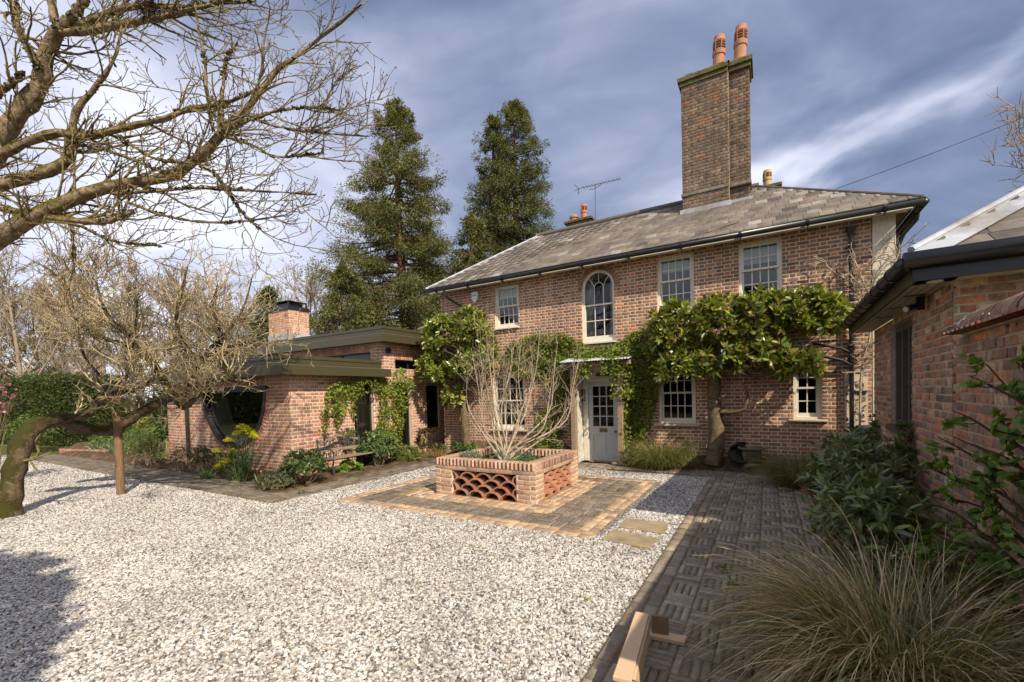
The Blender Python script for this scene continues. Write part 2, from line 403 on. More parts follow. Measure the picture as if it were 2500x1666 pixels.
def leaf_mat(name, rough=.45, trans=.35, spec=.4, var=.15):
    m, nt, b = new_mat(name); Lk = nt.links
    at_ = nd(nt, 'ShaderNodeAttribute'); at_.attribute_name = 'Col'
    geo = nd(nt, 'ShaderNodeNewGeometry'); n1 = nd(nt, 'ShaderNodeTexNoise', Scale=2.5, Detail=3.0); Lk.new(geo.outputs['Position'], n1.inputs['Vector'])
    mr = nd(nt, 'ShaderNodeMapRange'); mr.inputs[1].default_value = .3; mr.inputs[2].default_value = .7; mr.inputs[3].default_value = 1 - var; mr.inputs[4].default_value = 1 + var
    Lk.new(n1.outputs['Fac'], mr.inputs[0])
    hsv = nd(nt, 'ShaderNodeHueSaturation'); Lk.new(at_.outputs['Color'], hsv.inputs['Color']); Lk.new(mr.outputs[0], hsv.inputs['Value'])
    Lk.new(hsv.outputs[0], b.inputs['Base Color']); b.inputs['Roughness'].default_value = rough; b.inputs['Specular IOR Level'].default_value = spec
    tr = nd(nt, 'ShaderNodeBsdfTranslucent'); mu = nd(nt, 'ShaderNodeMixRGB', blend_type='MULTIPLY'); mu.inputs[0].default_value = 1
    Lk.new(hsv.outputs[0], mu.inputs[1]); mu.inputs[2].default_value = (1.5, 1.5, .6, 1); Lk.new(mu.outputs[0], tr.inputs['Color'])
    mix = nd(nt, 'ShaderNodeMixShader'); mix.inputs[0].default_value = trans
    Lk.new(b.outputs[0], mix.inputs[1]); Lk.new(tr.outputs[0], mix.inputs[2])
    Lk.new(mix.outputs[0], nt.nodes['Material Output'].inputs['Surface']); return m
def bark_mat(name, col, col2, moss=None, moss_amt=.5, scale=14, mscale=5):
    m, nt, b = new_mat(name); Lk = nt.links
    geo = nd(nt, 'ShaderNodeNewGeometry')
    n1 = nd(nt, 'ShaderNodeTexNoise', Scale=scale, Detail=7.0, Roughness=.7); Lk.new(geo.outputs['Position'], n1.inputs['Vector'])
    rp = nd(nt, 'ShaderNodeValToRGB'); rp.color_ramp.elements[0].position = .35; rp.color_ramp.elements[1].position = .65
    rp.color_ramp.elements[0].color = (*col2, 1); rp.color_ramp.elements[1].color = (*col, 1); Lk.new(n1.outputs['Fac'], rp.inputs[0])
    c = rp.outputs[0]
    if moss:
        n2 = nd(nt, 'ShaderNodeTexNoise', Scale=mscale, Detail=6.0, Roughness=.7); Lk.new(geo.outputs['Position'], n2.inputs['Vector'])
        sp = nd(nt, 'ShaderNodeSeparateXYZ'); Lk.new(geo.outputs['Normal'], sp.inputs[0])
        a = nd(nt, 'ShaderNodeMath', operation='MULTIPLY_ADD'); Lk.new(sp.outputs[2], a.inputs[0]); a.inputs[1].default_value = .22; Lk.new(n2.outputs['Fac'], a.inputs[2])
        mr = nd(nt, 'ShaderNodeMapRange'); mr.inputs[1].default_value = 1 - moss_amt - .06; mr.inputs[2].default_value = 1 - moss_amt + .06; Lk.new(a.outputs[0], mr.inputs[0])
        n4 = nd(nt, 'ShaderNodeTexNoise', Scale=60, Detail=3.0); Lk.new(geo.outputs['Position'], n4.inputs['Vector'])
        mc = nd(nt, 'ShaderNodeMixRGB'); Lk.new(n4.outputs['Fac'], mc.inputs[0]); mc.inputs[1].default_value = (*[x * .45 for x in moss], 1); mc.inputs[2].default_value = (*[x * 1.5 for x in moss], 1)
        mx = nd(nt, 'ShaderNodeMixRGB'); Lk.new(mr.outputs[0], mx.inputs[0]); Lk.new(c, mx.inputs[1]); Lk.new(mc.outputs[0], mx.inputs[2]); c = mx.outputs[0]
    Lk.new(c, b.inputs['Base Color']); b.inputs['Roughness'].default_value = .95; b.inputs['Specular IOR Level'].default_value = .15
    n3 = nd(nt, 'ShaderNodeTexNoise', Scale=scale * 2.2, Detail=6.0, Roughness=.7); Lk.new(geo.outputs['Position'], n3.inputs['Vector'])
    bp = nd(nt, 'ShaderNodeBump'); bp.inputs['Strength'].default_value = .9; bp.inputs['Distance'].default_value = .03
    Lk.new(n3.outputs['Fac'], bp.inputs['Height']); Lk.new(bp.outputs[0], b.inputs['Normal']); return m
def glass_mat(name):
    m, nt, b = new_mat(name); Lk = nt.links
    g = nd(nt, 'ShaderNodeBsdfGlossy'); g.inputs['Roughness'].default_value = .02; g.inputs['Color'].default_value = (.95, .97, 1, 1)
    t = nd(nt, 'ShaderNodeBsdfTransparent'); t.inputs['Color'].default_value = (.82, .86, .85, 1)
    fr = nd(nt, 'ShaderNodeFresnel'); fr.inputs['IOR'].default_value = 1.45
    geo = nd(nt, 'ShaderNodeNewGeometry'); n = nd(nt, 'ShaderNodeTexNoise', Scale=2.2, Detail=2.0); Lk.new(geo.outputs['Position'], n.inputs['Vector'])
    bp = nd(nt, 'ShaderNodeBump'); bp.inputs['Strength'].default_value = .03; bp.inputs['Distance'].default_value = .03
    Lk.new(n.outputs['Fac'], bp.inputs['Height']); Lk.new(bp.outputs[0], g.inputs['Normal'])
    ad = nd(nt, 'ShaderNodeMath', operation='MULTIPLY_ADD'); Lk.new(fr.outputs[0], ad.inputs[0]); ad.inputs[1].default_value = 1.15; ad.inputs[2].default_value = .0; ad.use_clamp = True
    mix = nd(nt, 'ShaderNodeMixShader'); Lk.new(ad.outputs[0], mix.inputs[0]); Lk.new(t.outputs[0], mix.inputs[1]); Lk.new(g.outputs[0], mix.inputs[2])
    Lk.new(mix.outputs[0], nt.nodes['Material Output'].inputs['Surface']); return m
M = {}
M['brick'] = surf('weathered_brick', (1, 1, 1), .92, attr=True, var=.30, scale=22, bump=.5, bscale=70, spec=.15, rnd=.10, blotch=.20)
M['brick_old'] = surf('old_mottled_brick', (1, 1, 1), .92, attr=True, var=.38, scale=26, bump=.7, bscale=60, spec=.15, rnd=.12, col2=(.36, .27, .20), blotch=.2)
M['brick_sooty'] = surf('sooty_brick', (1, 1, 1), .95, attr=True, var=.4, scale=10, bump=.6, bscale=50, spec=.1, col2=(.21, .155, .105), blotch=.3)
M['mortar'] = surf('lime_mortar', (.66, .51, .35), .95, var=.18, scale=9, bump=.4, bscale=90, spec=.1, col2=(.55, .41, .27), blotch=.15)
M['mortar_new'] = surf('pale_mortar', (.70, .56, .42), .95, var=.12, scale=12, bump=.4, bscale=90, spec=.1)
M['mortar_grey'] = surf('grey_mortar', (.47, .375, .275), .95, var=.3, scale=9, bump=.5, bscale=80, spec=.1)
M['paver'] = surf('clay_paver', (1, 1, 1), .85, attr=True, var=.28, scale=16, bump=.5, bscale=60, spec=.25, rnd=.12, blotch=.2)
M['joint'] = surf('sandy_joint', (.20, .155, .075), 1.0, var=.4, scale=6, bump=.6, bscale=80, spec=.05, col2=(.07, .085, .03))
M['joint_sand'] = surf('yellow_sand_joint', (.40, .27, .10), 1.0, var=.3, scale=6, bump=.6, bscale=80, spec=.05, col2=(.22, .17, .08))
M['slate'] = surf('roof_slate', (1, 1, 1), .75, attr=True, var=.28, scale=7, bump=.25, bscale=30, spec=.2, rnd=.10, col2=(.15, .128, .092), blotch=.32)
M['slab'] = surf('yorkstone', (.30, .235, .14), .9, var=.25, scale=5, bump=.3, bscale=40, spec=.15, col2=(.22, .18, .12))
M['cream'] = surf('cream_painted_wood', (.64, .59, .49), .55, var=.10, scale=14, bump=.08, spec=.4, rnd=.04)
M['render'] = surf('cream_render', (.60, .54, .42), .9, var=.15, scale=3, bump=.3, bscale=40, spec=.1, col2=(.50, .43, .32))
M['door_paint'] = surf('blue_grey_paint', (.42, .45, .46), .45, var=.07, scale=10, bump=.05, spec=.45)
M['oak'] = surf('weathered_oak', (.30, .215, .14), .85, var=.45, scale=20, stretch=(8, 8, .7), bump=.5, spec=.15)
M['post_wood'] = surf('round_post_wood', (.21, .13, .07), .85, var=.45, scale=14, stretch=(6, 6, .6), bump=.4, spec=.15)
M['olive'] = surf('olive_metal', (.058, .050, .024), .42, var=.06, scale=5, spec=.5, metal=0.0)
M['black'] = surf('black_gutter_paint', (.012, .012, .013), .34, var=.25, scale=9, spec=.5)
M['dark_metal'] = surf('dark_bronze_metal', (.022, .019, .016), .5, var=.2, scale=9, spec=.5)
M['iron'] = surf('blue_black_cast_iron', (.035, .042, .05), .5, var=.3, scale=20, bump=.2, spec=.5)
M['lead'] = surf('lead_sheet', (.36, .38, .41), .5, var=.28, scale=4, bump=.25, bscale=14, spec=.5, col2=(.24, .22, .19))
M['terracotta'] = surf('terracotta', (.40, .185, .115), .85, var=.22, scale=9, bump=.2, spec=.2, attr=True, col2=(.30, .19, .14))
M['pipe_clay'] = surf('pale_clay', (.48, .33, .16), .85, var=.2, scale=9, bump=.2, spec=.2)
M['stone'] = surf('mossy_stone', (.20, .17, .125), .95, var=.35, scale=10, bump=.6, bscale=40, spec=.1, col2=(.10, .10, .05))
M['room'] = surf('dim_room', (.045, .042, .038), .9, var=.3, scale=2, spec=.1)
M['floor_room'] = surf('dim_room_floor', (.12, .10, .08), .7, var=.2, scale=2, spec=.2)
M['blind'] = surf('pale_blind', (.82, .80, .74), .9, var=.06, scale=30, stretch=(1, 1, 6), spec=.1)
M['curtain'] = surf('cream_curtain', (.50, .46, .38), .9, var=.2, scale=12, stretch=(8, 8, .3), spec=.1)
M['glass'] = glass_mat('window_glass')
M['mdf'] = surf('pale_board', (.56, .385, .235), .75, var=.06, scale=30, bump=.05, spec=.2, rnd=.05)
M['soffit'] = surf('soffit_board', (.36, .315, .25), .7, var=.12, scale=14, spec=.25)
M['oldwood'] = surf('green_stained_board', (.085, .075, .04), .9, var=.4, scale=12, bump=.4, spec=.15, col2=(.05, .055, .02))
M['soil'] = surf('bed_soil', (.085, .058, .036), 1.0, var=.5, scale=9, bump=1.0, bscale=30, spec=.05, col2=(.17, .115, .07))
M['earth'] = surf('grass_and_earth', (.075, .085, .028), 1.0, var=.4, scale=1.2, bump=.6, bscale=12, spec=.05, col2=(.11, .12, .035))
M['lawn'] = surf('mown_lawn', (.115, .165, .03), 1.0, var=.25, scale=3, bump=.6, bscale=60, spec=.05, col2=(.15, .19, .045))
M['leaf'] = leaf_mat('matt_leaf', .5, .4, .35)
M['gloss_leaf'] = leaf_mat('glossy_leaf', .30, .30, .55)
M['needle'] = leaf_mat('conifer_spray', .7, .25, .2)
M['petal'] = leaf_mat('petal', .6, .4, .2, .05)
M['grass'] = leaf_mat('sedge_blade', .5, .3, .35)
M['bark_pale'] = bark_mat('pale_twig_bark', (.50, .41, .30), (.31, .24, .165), None)
M['bark_mossy'] = bark_mat('mossy_bark', (.19, .135, .085), (.075, .052, .032), (.05, .044, .012), .50, 11, 4.5)
M['bark_limb'] = bark_mat('limb_bark', (.42, .31, .19), (.11, .072, .042), (.11, .095, .018), .46, 12, 4.5)
M['bark_twig'] = bark_mat('twig_bark', (.36, .275, .15), (.19, .135, .07), (.14, .115, .025), .42, 10, 6)
M['bark_crown'] = bark_mat('crown_twig_bark', (.62, .50, .30), (.38, .285, .16), (.16, .135, .03), .32, 10, 6)
M['bark_grey'] = bark_mat('grey_bark', (.40, .325, .225), (.23, .175, .115), None)
M['bark_far'] = bark_mat('far_twig_bark', (.36, .275, .175), (.23, .165, .10), None)
M['bark_wall'] = bark_mat('wall_tree_bark', (.20, .15, .09), (.085, .06, .035), (.08, .075, .02), .34, 12, 4)
# ------------------------------------------------------------------ ground, gravel, paths
def sheet(name, poly, z, mat, kind='structure'):
    me = mesh_np(name, [(x, y, z) for x, y in poly], [tuple(range(len(poly)))], mat); o = link(name, me)
    if kind: o['kind'] = kind
    return o
sheet('ground', [(-260, -120), (160, -120), (160, 260), (-260, 260)], -.03, M['earth'])
sheet('lawn', [(-60, 7.6), (-21.5, 7.6), (-19, 10), (-19, 30), (-60, 40)], -.02, M['lawn'])

def gravel_material():
    m, nt, b = new_mat('flint_gravel'); Lk = nt.links
    a = nd(nt, 'ShaderNodeAttribute'); a.attribute_type = 'INSTANCER'; a.attribute_name = 'stone_tone'
    geo = nd(nt, 'ShaderNodeNewGeometry'); n = nd(nt, 'ShaderNodeTexNoise', Scale=55, Detail=4.0); Lk.new(geo.outputs['Position'], n.inputs['Vector'])
    rp = nd(nt, 'ShaderNodeValToRGB'); cr = rp.color_ramp; cr.interpolation = 'LINEAR'
    stops = [(0, (.58, .54, .49)), (.16, (.76, .73, .68)), (.28, (.38, .34, .29)), (.40, (.62, .58, .53)), (.50, (.31, .23, .15)), (.58, (.68, .65, .60)), (.68, (.20, .19, .185)), (.78, (.46, .41, .36)), (.87, (.075, .075, .08)), (.94, (.27, .235, .20)), (1, (.54, .51, .46))]
    cr.elements[0].color = (*stops[0][1], 1); cr.elements[1].color = (*stops[-1][1], 1)
    for p, c in stops[1:-1]:
        e = cr.elements.new(p); e.color = (*c, 1)
    Lk.new(a.outputs['Fac'], rp.inputs[0])
    n2 = nd(nt, 'ShaderNodeTexNoise', Scale=.9, Detail=5.0, Roughness=.6); Lk.new(geo.outputs['Position'], n2.inputs['Vector'])
    m2_ = nd(nt, 'ShaderNodeMapRange'); m2_.inputs[1].default_value = .35; m2_.inputs[2].default_value = .65; m2_.inputs[3].default_value = .80; m2_.inputs[4].default_value = 1.10; Lk.new(n2.outputs['Fac'], m2_.inputs[0])
    mr = nd(nt, 'ShaderNodeMapRange'); mr.inputs[1].default_value = .3; mr.inputs[2].default_value = .7; mr.inputs[3].default_value = .68; mr.inputs[4].default_value = 1.10; Lk.new(n.outputs['Fac'], mr.inputs[0])
    h = nd(nt, 'ShaderNodeHueSaturation'); Lk.new(rp.outputs[0], h.inputs['Color']); mq = nd(nt, 'ShaderNodeMath', operation='MULTIPLY'); Lk.new(mr.outputs[0], mq.inputs[0]); Lk.new(m2_.outputs[0], mq.inputs[1]); Lk.new(mq.outputs[0], h.inputs['Value'])
    Lk.new(h.outputs[0], b.inputs['Base Color']); b.inputs['Roughness'].default_value = .7; b.inputs['Specular IOR Level'].default_value = .3
    return m
def gravel_base_material():
    m, nt, b = new_mat('gravel_bed'); Lk = nt.links
    geo = nd(nt, 'ShaderNodeNewGeometry'); v = nd(nt, 'ShaderNodeTexVoronoi', Scale=48); Lk.new(geo.outputs['Position'], v.inputs['Vector'])
    sp = nd(nt, 'ShaderNodeSeparateXYZ'); Lk.new(v.outputs['Color'], sp.inputs[0])
    rp = nd(nt, 'ShaderNodeValToRGB'); cr = rp.color_ramp; cr.elements[0].color = (.50, .45, .38, 1); cr.elements[1].color = (.10, .09, .08, 1)
    for p, c in ((.35, (.58, .53, .46)), (.6, (.38, .31, .24)), (.8, (.26, .20, .13))):
        e = cr.elements.new(p); e.color = (*c, 1)
    Lk.new(sp.outputs[0], rp.inputs[0])
    mr = nd(nt, 'ShaderNodeMapRange'); mr.inputs[1].default_value = .0; mr.inputs[2].default_value = .6; mr.inputs[3].default_value = 1.0; mr.inputs[4].default_value = .35; Lk.new(v.outputs['Distance'], mr.inputs[0])
    h = nd(nt, 'ShaderNodeHueSaturation'); Lk.new(rp.outputs[0], h.inputs['Color']); Lk.new(mr.outputs[0], h.inputs['Value'])
    Lk.new(h.outputs[0], b.inputs['Base Color']); b.inputs['Roughness'].default_value = .9
    bp = nd(nt, 'ShaderNodeBump'); bp.inputs['Strength'].default_value = .8; bp.inputs['Distance'].default_value = .02; bp.invert = True
    Lk.new(v.outputs['Distance'], bp.inputs['Height']); Lk.new(bp.outputs[0], b.inputs['Normal']); return m
M['gravel'] = gravel_material(); M['gravel_bed'] = gravel_base_material()
GRAVEL = [(-7.17, 9.25), (-.99, 9.43), (-.99, -3), (-24, -3), (-24, 4.52), (-7.22, 4.29)]
sheet('gravel_drive', GRAVEL, 0.0, M['gravel_bed'])
def in_gravel(x, y):
    a = (x > -7.2) & (x < -1.0) & (y < 9.25) & (y > -2.8)
    b = (x > -23) & (x <= -7.2) & (y < 4.26 + .012 * (-7.2 - x)) & (y > -2.8)
    sq = (x > -6.33) & (x < -1.83) & (y > 4.9) & (y < 8.5)
    return (a | b) & ~sq
def gravel_stones():
    # a grid of small faces carrying the density, stones scattered on it by geometry nodes
    s = .25; xs = np.arange(-23, -1.0, s); ys = np.arange(-2.0, 9.4, s)
    V = []; F = []; D = []
    for x in xs:
        for y in ys:
            cx, cy = x + s / 2, y + s / 2
            if not in_gravel(np.array(cx), np.array(cy)): continue
            q = proj(np.array([cx, cy, 0.0]))
            if q[2] < 1.2 or q[0] < -500 or q[0] > 2700 or q[1] > 2300: continue
            d = q[2]; den = 3600 if d < 4.5 else 2900 if d < 6.5 else 1900 if d < 9 else 1000 if d < 13 else 450
            o = len(V); V += [(x, y, .004), (x + s, y, .004), (x + s, y + s, .004), (x, y + s, .004)]; F.append((o, o + 1, o + 2, o + 3)); D.append(den)
    me = mesh_np('gravel_stones', V, F, M['gravel'])
    a = me.attributes.new('dens', 'FLOAT', 'FACE'); a.data.foreach_set('value', np.array(D, np.float32))
    o = link('gravel_stones', me); tag(o, 'cream, white, tan and grey flint gravel of the drive', 'gravel', kind='stuff')
    ng = bpy.data.node_groups.new('gravel_scatter', 'GeometryNodeTree')
    ng.interface.new_socket(name='Geometry', in_out='INPUT', socket_type='NodeSocketGeometry')
    ng.interface.new_socket(name='Geometry', in_out='OUTPUT', socket_type='NodeSocketGeometry')
    N = ng.nodes; Lk = ng.links
    gi = N.new('NodeGroupInput'); go = N.new('NodeGroupOutput')
    dp = N.new('GeometryNodeDistributePointsOnFaces'); na = N.new('GeometryNodeInputNamedAttribute'); na.data_type = 'FLOAT'; na.inputs['Name'].default_value = 'dens'
    Lk.new(gi.outputs[0], dp.inputs['Mesh']); Lk.new(na.outputs['Attribute'], dp.inputs['Density'])
    ico = N.new('GeometryNodeMeshIcoSphere'); ico.inputs['Radius'].default_value = 1.0; ico.inputs['Subdivisions'].default_value = 2
    spn = N.new('GeometryNodeSetPosition'); ns = N.new('ShaderNodeTexNoise'); ns.inputs['Scale'].default_value = 1.1
    sub = N.new('ShaderNodeVectorMath'); sub.operation = 'SUBTRACT'; sub.inputs[1].default_value = (.5, .5, .5)
    scl = N.new('ShaderNodeVectorMath'); scl.operation = 'SCALE'; scl.inputs['Scale'].default_value = 1.3
    Lk.new(ns.outputs['Color'], sub.inputs[0]); Lk.new(sub.outputs[0], scl.inputs[0]); Lk.new(ico.outputs['Mesh'], spn.inputs['Geometry']); Lk.new(scl.outputs[0], spn.inputs['Offset'])
    sm = N.new('GeometryNodeSetMaterial'); sm.inputs['Material'].default_value = M['gravel']; Lk.new(spn.outputs[0], sm.inputs[0])
    iop = N.new('GeometryNodeInstanceOnPoints'); Lk.new(dp.outputs['Points'], iop.inputs['Points']); Lk.new(sm.outputs[0], iop.inputs['Instance'])
    rr = N.new('FunctionNodeRandomValue'); rr.data_type = 'FLOAT_VECTOR'; rr.inputs[0].default_value = (-.6, -.6, 0); rr.inputs[1].default_value = (.6, .6, 6.28)
    rs = N.new('FunctionNodeRandomValue'); rs.data_type = 'FLOAT_VECTOR'; rs.inputs[0].default_value = (.008, .006, .004); rs.inputs[1].default_value = (.021, .0145, .010); rs.inputs['Seed'].default_value = 3
    Lk.new(rr.outputs[0], iop.inputs['Rotation']); Lk.new(rs.outputs[0], iop.inputs['Scale'])
    rc = N.new('FunctionNodeRandomValue'); rc.data_type = 'FLOAT'; rc.inputs['Seed'].default_value = 9
    st = N.new('GeometryNodeStoreNamedAttribute'); st.data_type = 'FLOAT'; st.domain = 'INSTANCE'; st.inputs['Name'].default_value = 'stone_tone'
    Lk.new(iop.outputs[0], st.inputs['Geometry']); Lk.new(rc.outputs[1], st.inputs['Value']); Lk.new(st.outputs[0], go.inputs[0])
    md = o.modifiers.new('scatter', 'NODES'); md.node_group = ng
gravel_stones()

PAVER = brick_template(.03, .10, .25)
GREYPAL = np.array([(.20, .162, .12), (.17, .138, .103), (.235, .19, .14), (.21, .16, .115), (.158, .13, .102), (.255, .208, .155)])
TANPAL = np.array([(.42, .29, .175), (.38, .255, .155), (.46, .33, .20), (.35, .225, .14), (.38, .28, .185), (.24, .18, .135)])
def weave(x0, x1, y0, y1, s=.225, rng=RNG, skip=None, w=4):
    """basket weave of bricks on edge: blocks of four, turned by quarter turns"""
    out = []; cols = []
    nx = int(round((x1 - x0) / s)); ny = int(round((y1 - y0) / s)); sx = (x1 - x0) / nx; sy = (y1 - y0) / ny
    for i in range(nx):
        for j in range(ny):
            bx, by = x0 + i * sx, y0 + j * sy
            if skip is not None and skip(bx + sx / 2, by + sy / 2): continue
            for k in range(w):
                if (i + j) % 2: c = (bx + sx / 2, by + (k + .5) * sy / w); U = np.array([sx - .007, 0, 0]); V = np.array([0, sy / w - .006, 0])
                else: c = (bx + (k + .5) * sx / w, by + sy / 2); U = np.array([0, sy - .007, 0]); V = np.array([-(sx / w - .006), 0, 0])
                t = rng.normal(0, .012); R = np.array([[math.cos(t), -math.sin(t), 0], [math.sin(t), math.cos(t), 0], [0, 0, 1]])
                tl = rng.normal(0, .02, 2)
                out.append(mat4((c[0], c[1], -.03 + rng.normal(0, .002)), R @ (U * rng.uniform(.96, 1.0)) + [0, 0, tl[0] * .1], R @ (V * rng.uniform(.92, 1.0)) + [0, 0, tl[1] * .02], np.array([0, 0, .05])))
                cols.append(rng.integers(0, 6))
    return out, cols
def row(x0, y0, dx, dy, n, L, W, rng=RNG, across=False):
    """n bricks laid in a line from (x0,y0) along the unit direction (dx,dy)"""
    out = []; cols = []
    d = np.array([dx, dy, 0.0]); p = np.array([-dy, dx, 0.0])
    for i in range(n):
        c = np.array([x0, y0, -.03]) + d * (i + .5) * L + p * W / 2 + [0, 0, rng.normal(0, .002)]
        c = c + p * rng.normal(0, .002)
        out.append(mat4(c, d * (L - .010), p * (W - .010), np.array([0, 0, .052]))); cols.append(rng.integers(0, 6))
    return out, cols
def path(name, polys, mats, cols, pal, joint, limit, zj=.004):
    root = sheet(name, polys, zj, joint)
    pieces(root, 'brick', PAVER, mats, cols, pal, M['paver'], 'brick_paving', limit)
    return root
# right-hand path along the outbuilding
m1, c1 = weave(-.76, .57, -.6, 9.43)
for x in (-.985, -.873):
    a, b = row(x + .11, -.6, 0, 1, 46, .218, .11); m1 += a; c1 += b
path('brick_path', [(-.985, -.7), (.575, -.7), (.575, 9.43), (-.985, 9.43)], m1, c1, GREYPAL * 1.22, M['joint'], 300, .010)  # palette lightened here to offset the shade; same pavers as the other paths
# path along the front of the house
m1, c1 = weave(-8.25, 1.25, 9.45, 10.05)
a, b = weave(-4.9, -3.1, 9.26, 9.45, s=.19); m1 += a; c1 += b
path('brick_path', [(-8.25, 9.26), (-3.1, 9.26), (-3.1, 9.44), (1.25, 9.45), (1.25, 10.1), (-8.25, 10.1)], m1, c1, GREYPAL, M['joint'], 120, .003)
# path round the garden room
m1, c1 = weave(-21.5, -8.25, 4.42, 5.2)
a, b = row(-22, 4.30, 1, 0, 66, .222, .11); m1 += a; c1 += b
a, b = weave(-8.25, -7.30, 4.42, 9.24); m1 += a; c1 += b
a, b = row(-7.17, 4.32, 0, 1, 22, .222, .11); m1 += a; c1 += b
path('brick_path', [(-22, 4.29), (-7.17, 4.29), (-7.17, 9.25), (-8.3, 9.25), (-8.3, 5.25), (-22, 5.25)], m1, c1, GREYPAL * .82, M['joint'], 200, .0035)
# the paved square round the raised planter
def in_ring(x, y): return -5.55 < x < -2.70 and 5.62 < y < 8.05
m1, c1 = weave(-6.10, -2.08, 5.12, 8.30, skip=in_ring)
sqr = path('paved_square', [(-6.36, 4.86), (-1.83, 4.86), (-1.83, 8.55), (-6.36, 8.55)], m1, c1, GREYPAL * .86, M['joint_sand'], 220, .006)
m2 = []; c2 = []
for yy in (4.87, 8.31, 8.42):
    if yy < 5:
        for k in range(2):
            a, b = row(-6.35, yy + k * .122, 1, 0, 30, .15, .12); m2 += a; c2 += b
    else:
        a, b = row(-6.35, yy, 1, 0, 20, .225, .11); m2 += a; c2 += b
for xx in (-6.12, -6.235, -1.83, -1.95):
    a, b = row(xx - .002 if xx < -5 else xx, 5.115, 0, 1, 22, .145, .115); m2 += a; c2 += b
for yy in (5.63, 5.745, 5.86):
    a, b = row(-5.55, yy, 1, 0, 19, .15, .113); m2 += a; c2 += b
for yy in (7.72, 7.83, 7.94):
    a, b = row(-5.55, yy, 1, 0, 19, .15, .11); m2 += a; c2 += b
for xx in (-2.71, -2.82, -2.93, -3.04, -5.44, -5.33, -5.22):
    a, b = row(xx, 5.97, 0, 1, 12, .145, .11); m2 += a; c2 += b
pieces(sqr, 'brick', PAVER, m2, c2, TANPAL, M['paver'], 'brick_border', 200)
# two stepping slabs
def slab(poly, label):
    mb = MB(); mb.prism([(x, y, -.02) for x, y in poly], (0, 0, .045)); o = mb.build('stepping_slab', M['slab'], bevel=.006)
    tag(o, label, 'paving slab', 'stepping slabs in the gravel')
slab([(-1.69, 4.88), (-1.13, 4.82), (-1.12, 5.20), (-1.68, 5.30)], 'worn yorkstone slab set in gravel, the nearer of two')
slab([(-1.66, 5.44), (-1.10, 5.39), (-1.12, 5.85), (-1.67, 5.84)], 'worn yorkstone slab set in gravel, the farther of two')
# soil of the beds
def bed(name, x0, x1, y0, y1, h, nx=20, ny=8, edge=.25, tilt=(0, 0)):
    rng = np.random.default_rng(int(abs(x0 * 31 + y0 * 17)) + 5); V = []; F = []
    for j in range(ny + 1):
        for i in range(nx + 1):
            u, v = i / nx, j / ny
            e = min(1, min(u, 1 - u) * (x1 - x0) / edge * (1 if x1 - x0 > 1 else 2) if False else 1)
            z = h * min(1, v * (y1 - y0) / edge + .02) * min(1, min(u, 1 - u) * (x1 - x0) / edge + .02) + tilt[0] * u + tilt[1] * v
            V.append((x0 + (x1 - x0) * u, y0 + (y1 - y0) * v, z + rng.normal(0, .012)))
    for j in range(ny):
        for i in range(nx):
            a = j * (nx + 1) + i; F.append((a, a + 1, a + nx + 2, a + nx + 1))
    o = link(name, mesh_np(name, V, np.array(F), M['soil'], smooth=True)); o['kind'] = 'structure'; return o
bed('flower_bed', -8.2, -4.15, 10.03, 10.41, .38, 40, 6, .30)
bed('flower_bed', -2.75, 1.3, 9.98, 10.41, .26, 30, 6, .25)
bed('flower_bed', -22, -8.3, 5.22, 5.78, .12, 60, 8, .25)
bed('flower_bed', -8.96, -7.75, 4.72, 9.3, .06, 10, 40, .2)
bed('flower_bed', .55, 1.8, -.8, 10.0, .10, 10, 60, .2)
bed('flower_bed', -24, -19, 5.8, 7.6, .25, 20, 10, .4)

# ------------------------------------------------------------------ the brick house
HPAL = 1.32 * np.array([(.235, .120, .075), (.20, .115, .085), (.115, .080, .072), (.30, .175, .115), (.40, .150, .065), (.26, .155, .11), (.155, .105, .085), (.335, .215, .14)])
HPAL = HPAL * .70 + HPAL.mean(0) * .26 * np.array([1.05, .92, .82]); house = empty('brick_house', (0, 0, 0))
tag(house, 'two-storey old brick house with slate roof, sash windows and tall chimney', 'house')
HX0, HX1, HY = -8.48, 1.655, 10.40; HTOP = 4.80
ARC = (-3.58, 4.29, .41)
WIN = dict(A=(-6.56, -5.80, 3.56, 4.70), B=(-2.17, -1.39, 3.50, 4.73), C=(-.515, .26, 3.50, 4.73), GL=(-6.69, -5.68, .755, 2.27), G2=(-2.175, -1.39, .965, 2.27), G3=(.43, .90, 1.08, 2.17))
DOOR = (-4.0, -3.0, 0.0, 2.08)
def house_holes(z):
    h = []
    for (a, b, c, d) in list(WIN.values()) + [DOOR]:
        if c < z < d: h.append((a - HX0, b - HX0))
    cx, cz, r = ARC
    if 2.95 < z <= cz: h.append((cx - r - HX0, cx + r - HX0))
    elif cz < z < cz + r + .115:
        w = math.sqrt(max(0, (r + .115) ** 2 - (z - cz) ** 2)); h.append((cx - w - HX0, cx + w - HX0))
    return h
rng = np.random.default_rng(3)
p_s = [.25, .21, .12, .13, .03, .13, .09, .04]; p_h = [.14, .14, .28, .07, .07, .08, .20, .02]
mats, cols, core = brick_wall((HX0, HY, 0), (1, 0, 0), (0, -1, 0), HX1 - HX0, 0, HTOP, house_holes, rng, 8, p_s, p_h, course=.0755, Ls=.222, joint=.0185, jit=.004, rough=.012)
core_mesh('wall', (HX0, HY, 0), (1, 0, 0), (0, -1, 0), core, M['mortar'], house, .22, .002)
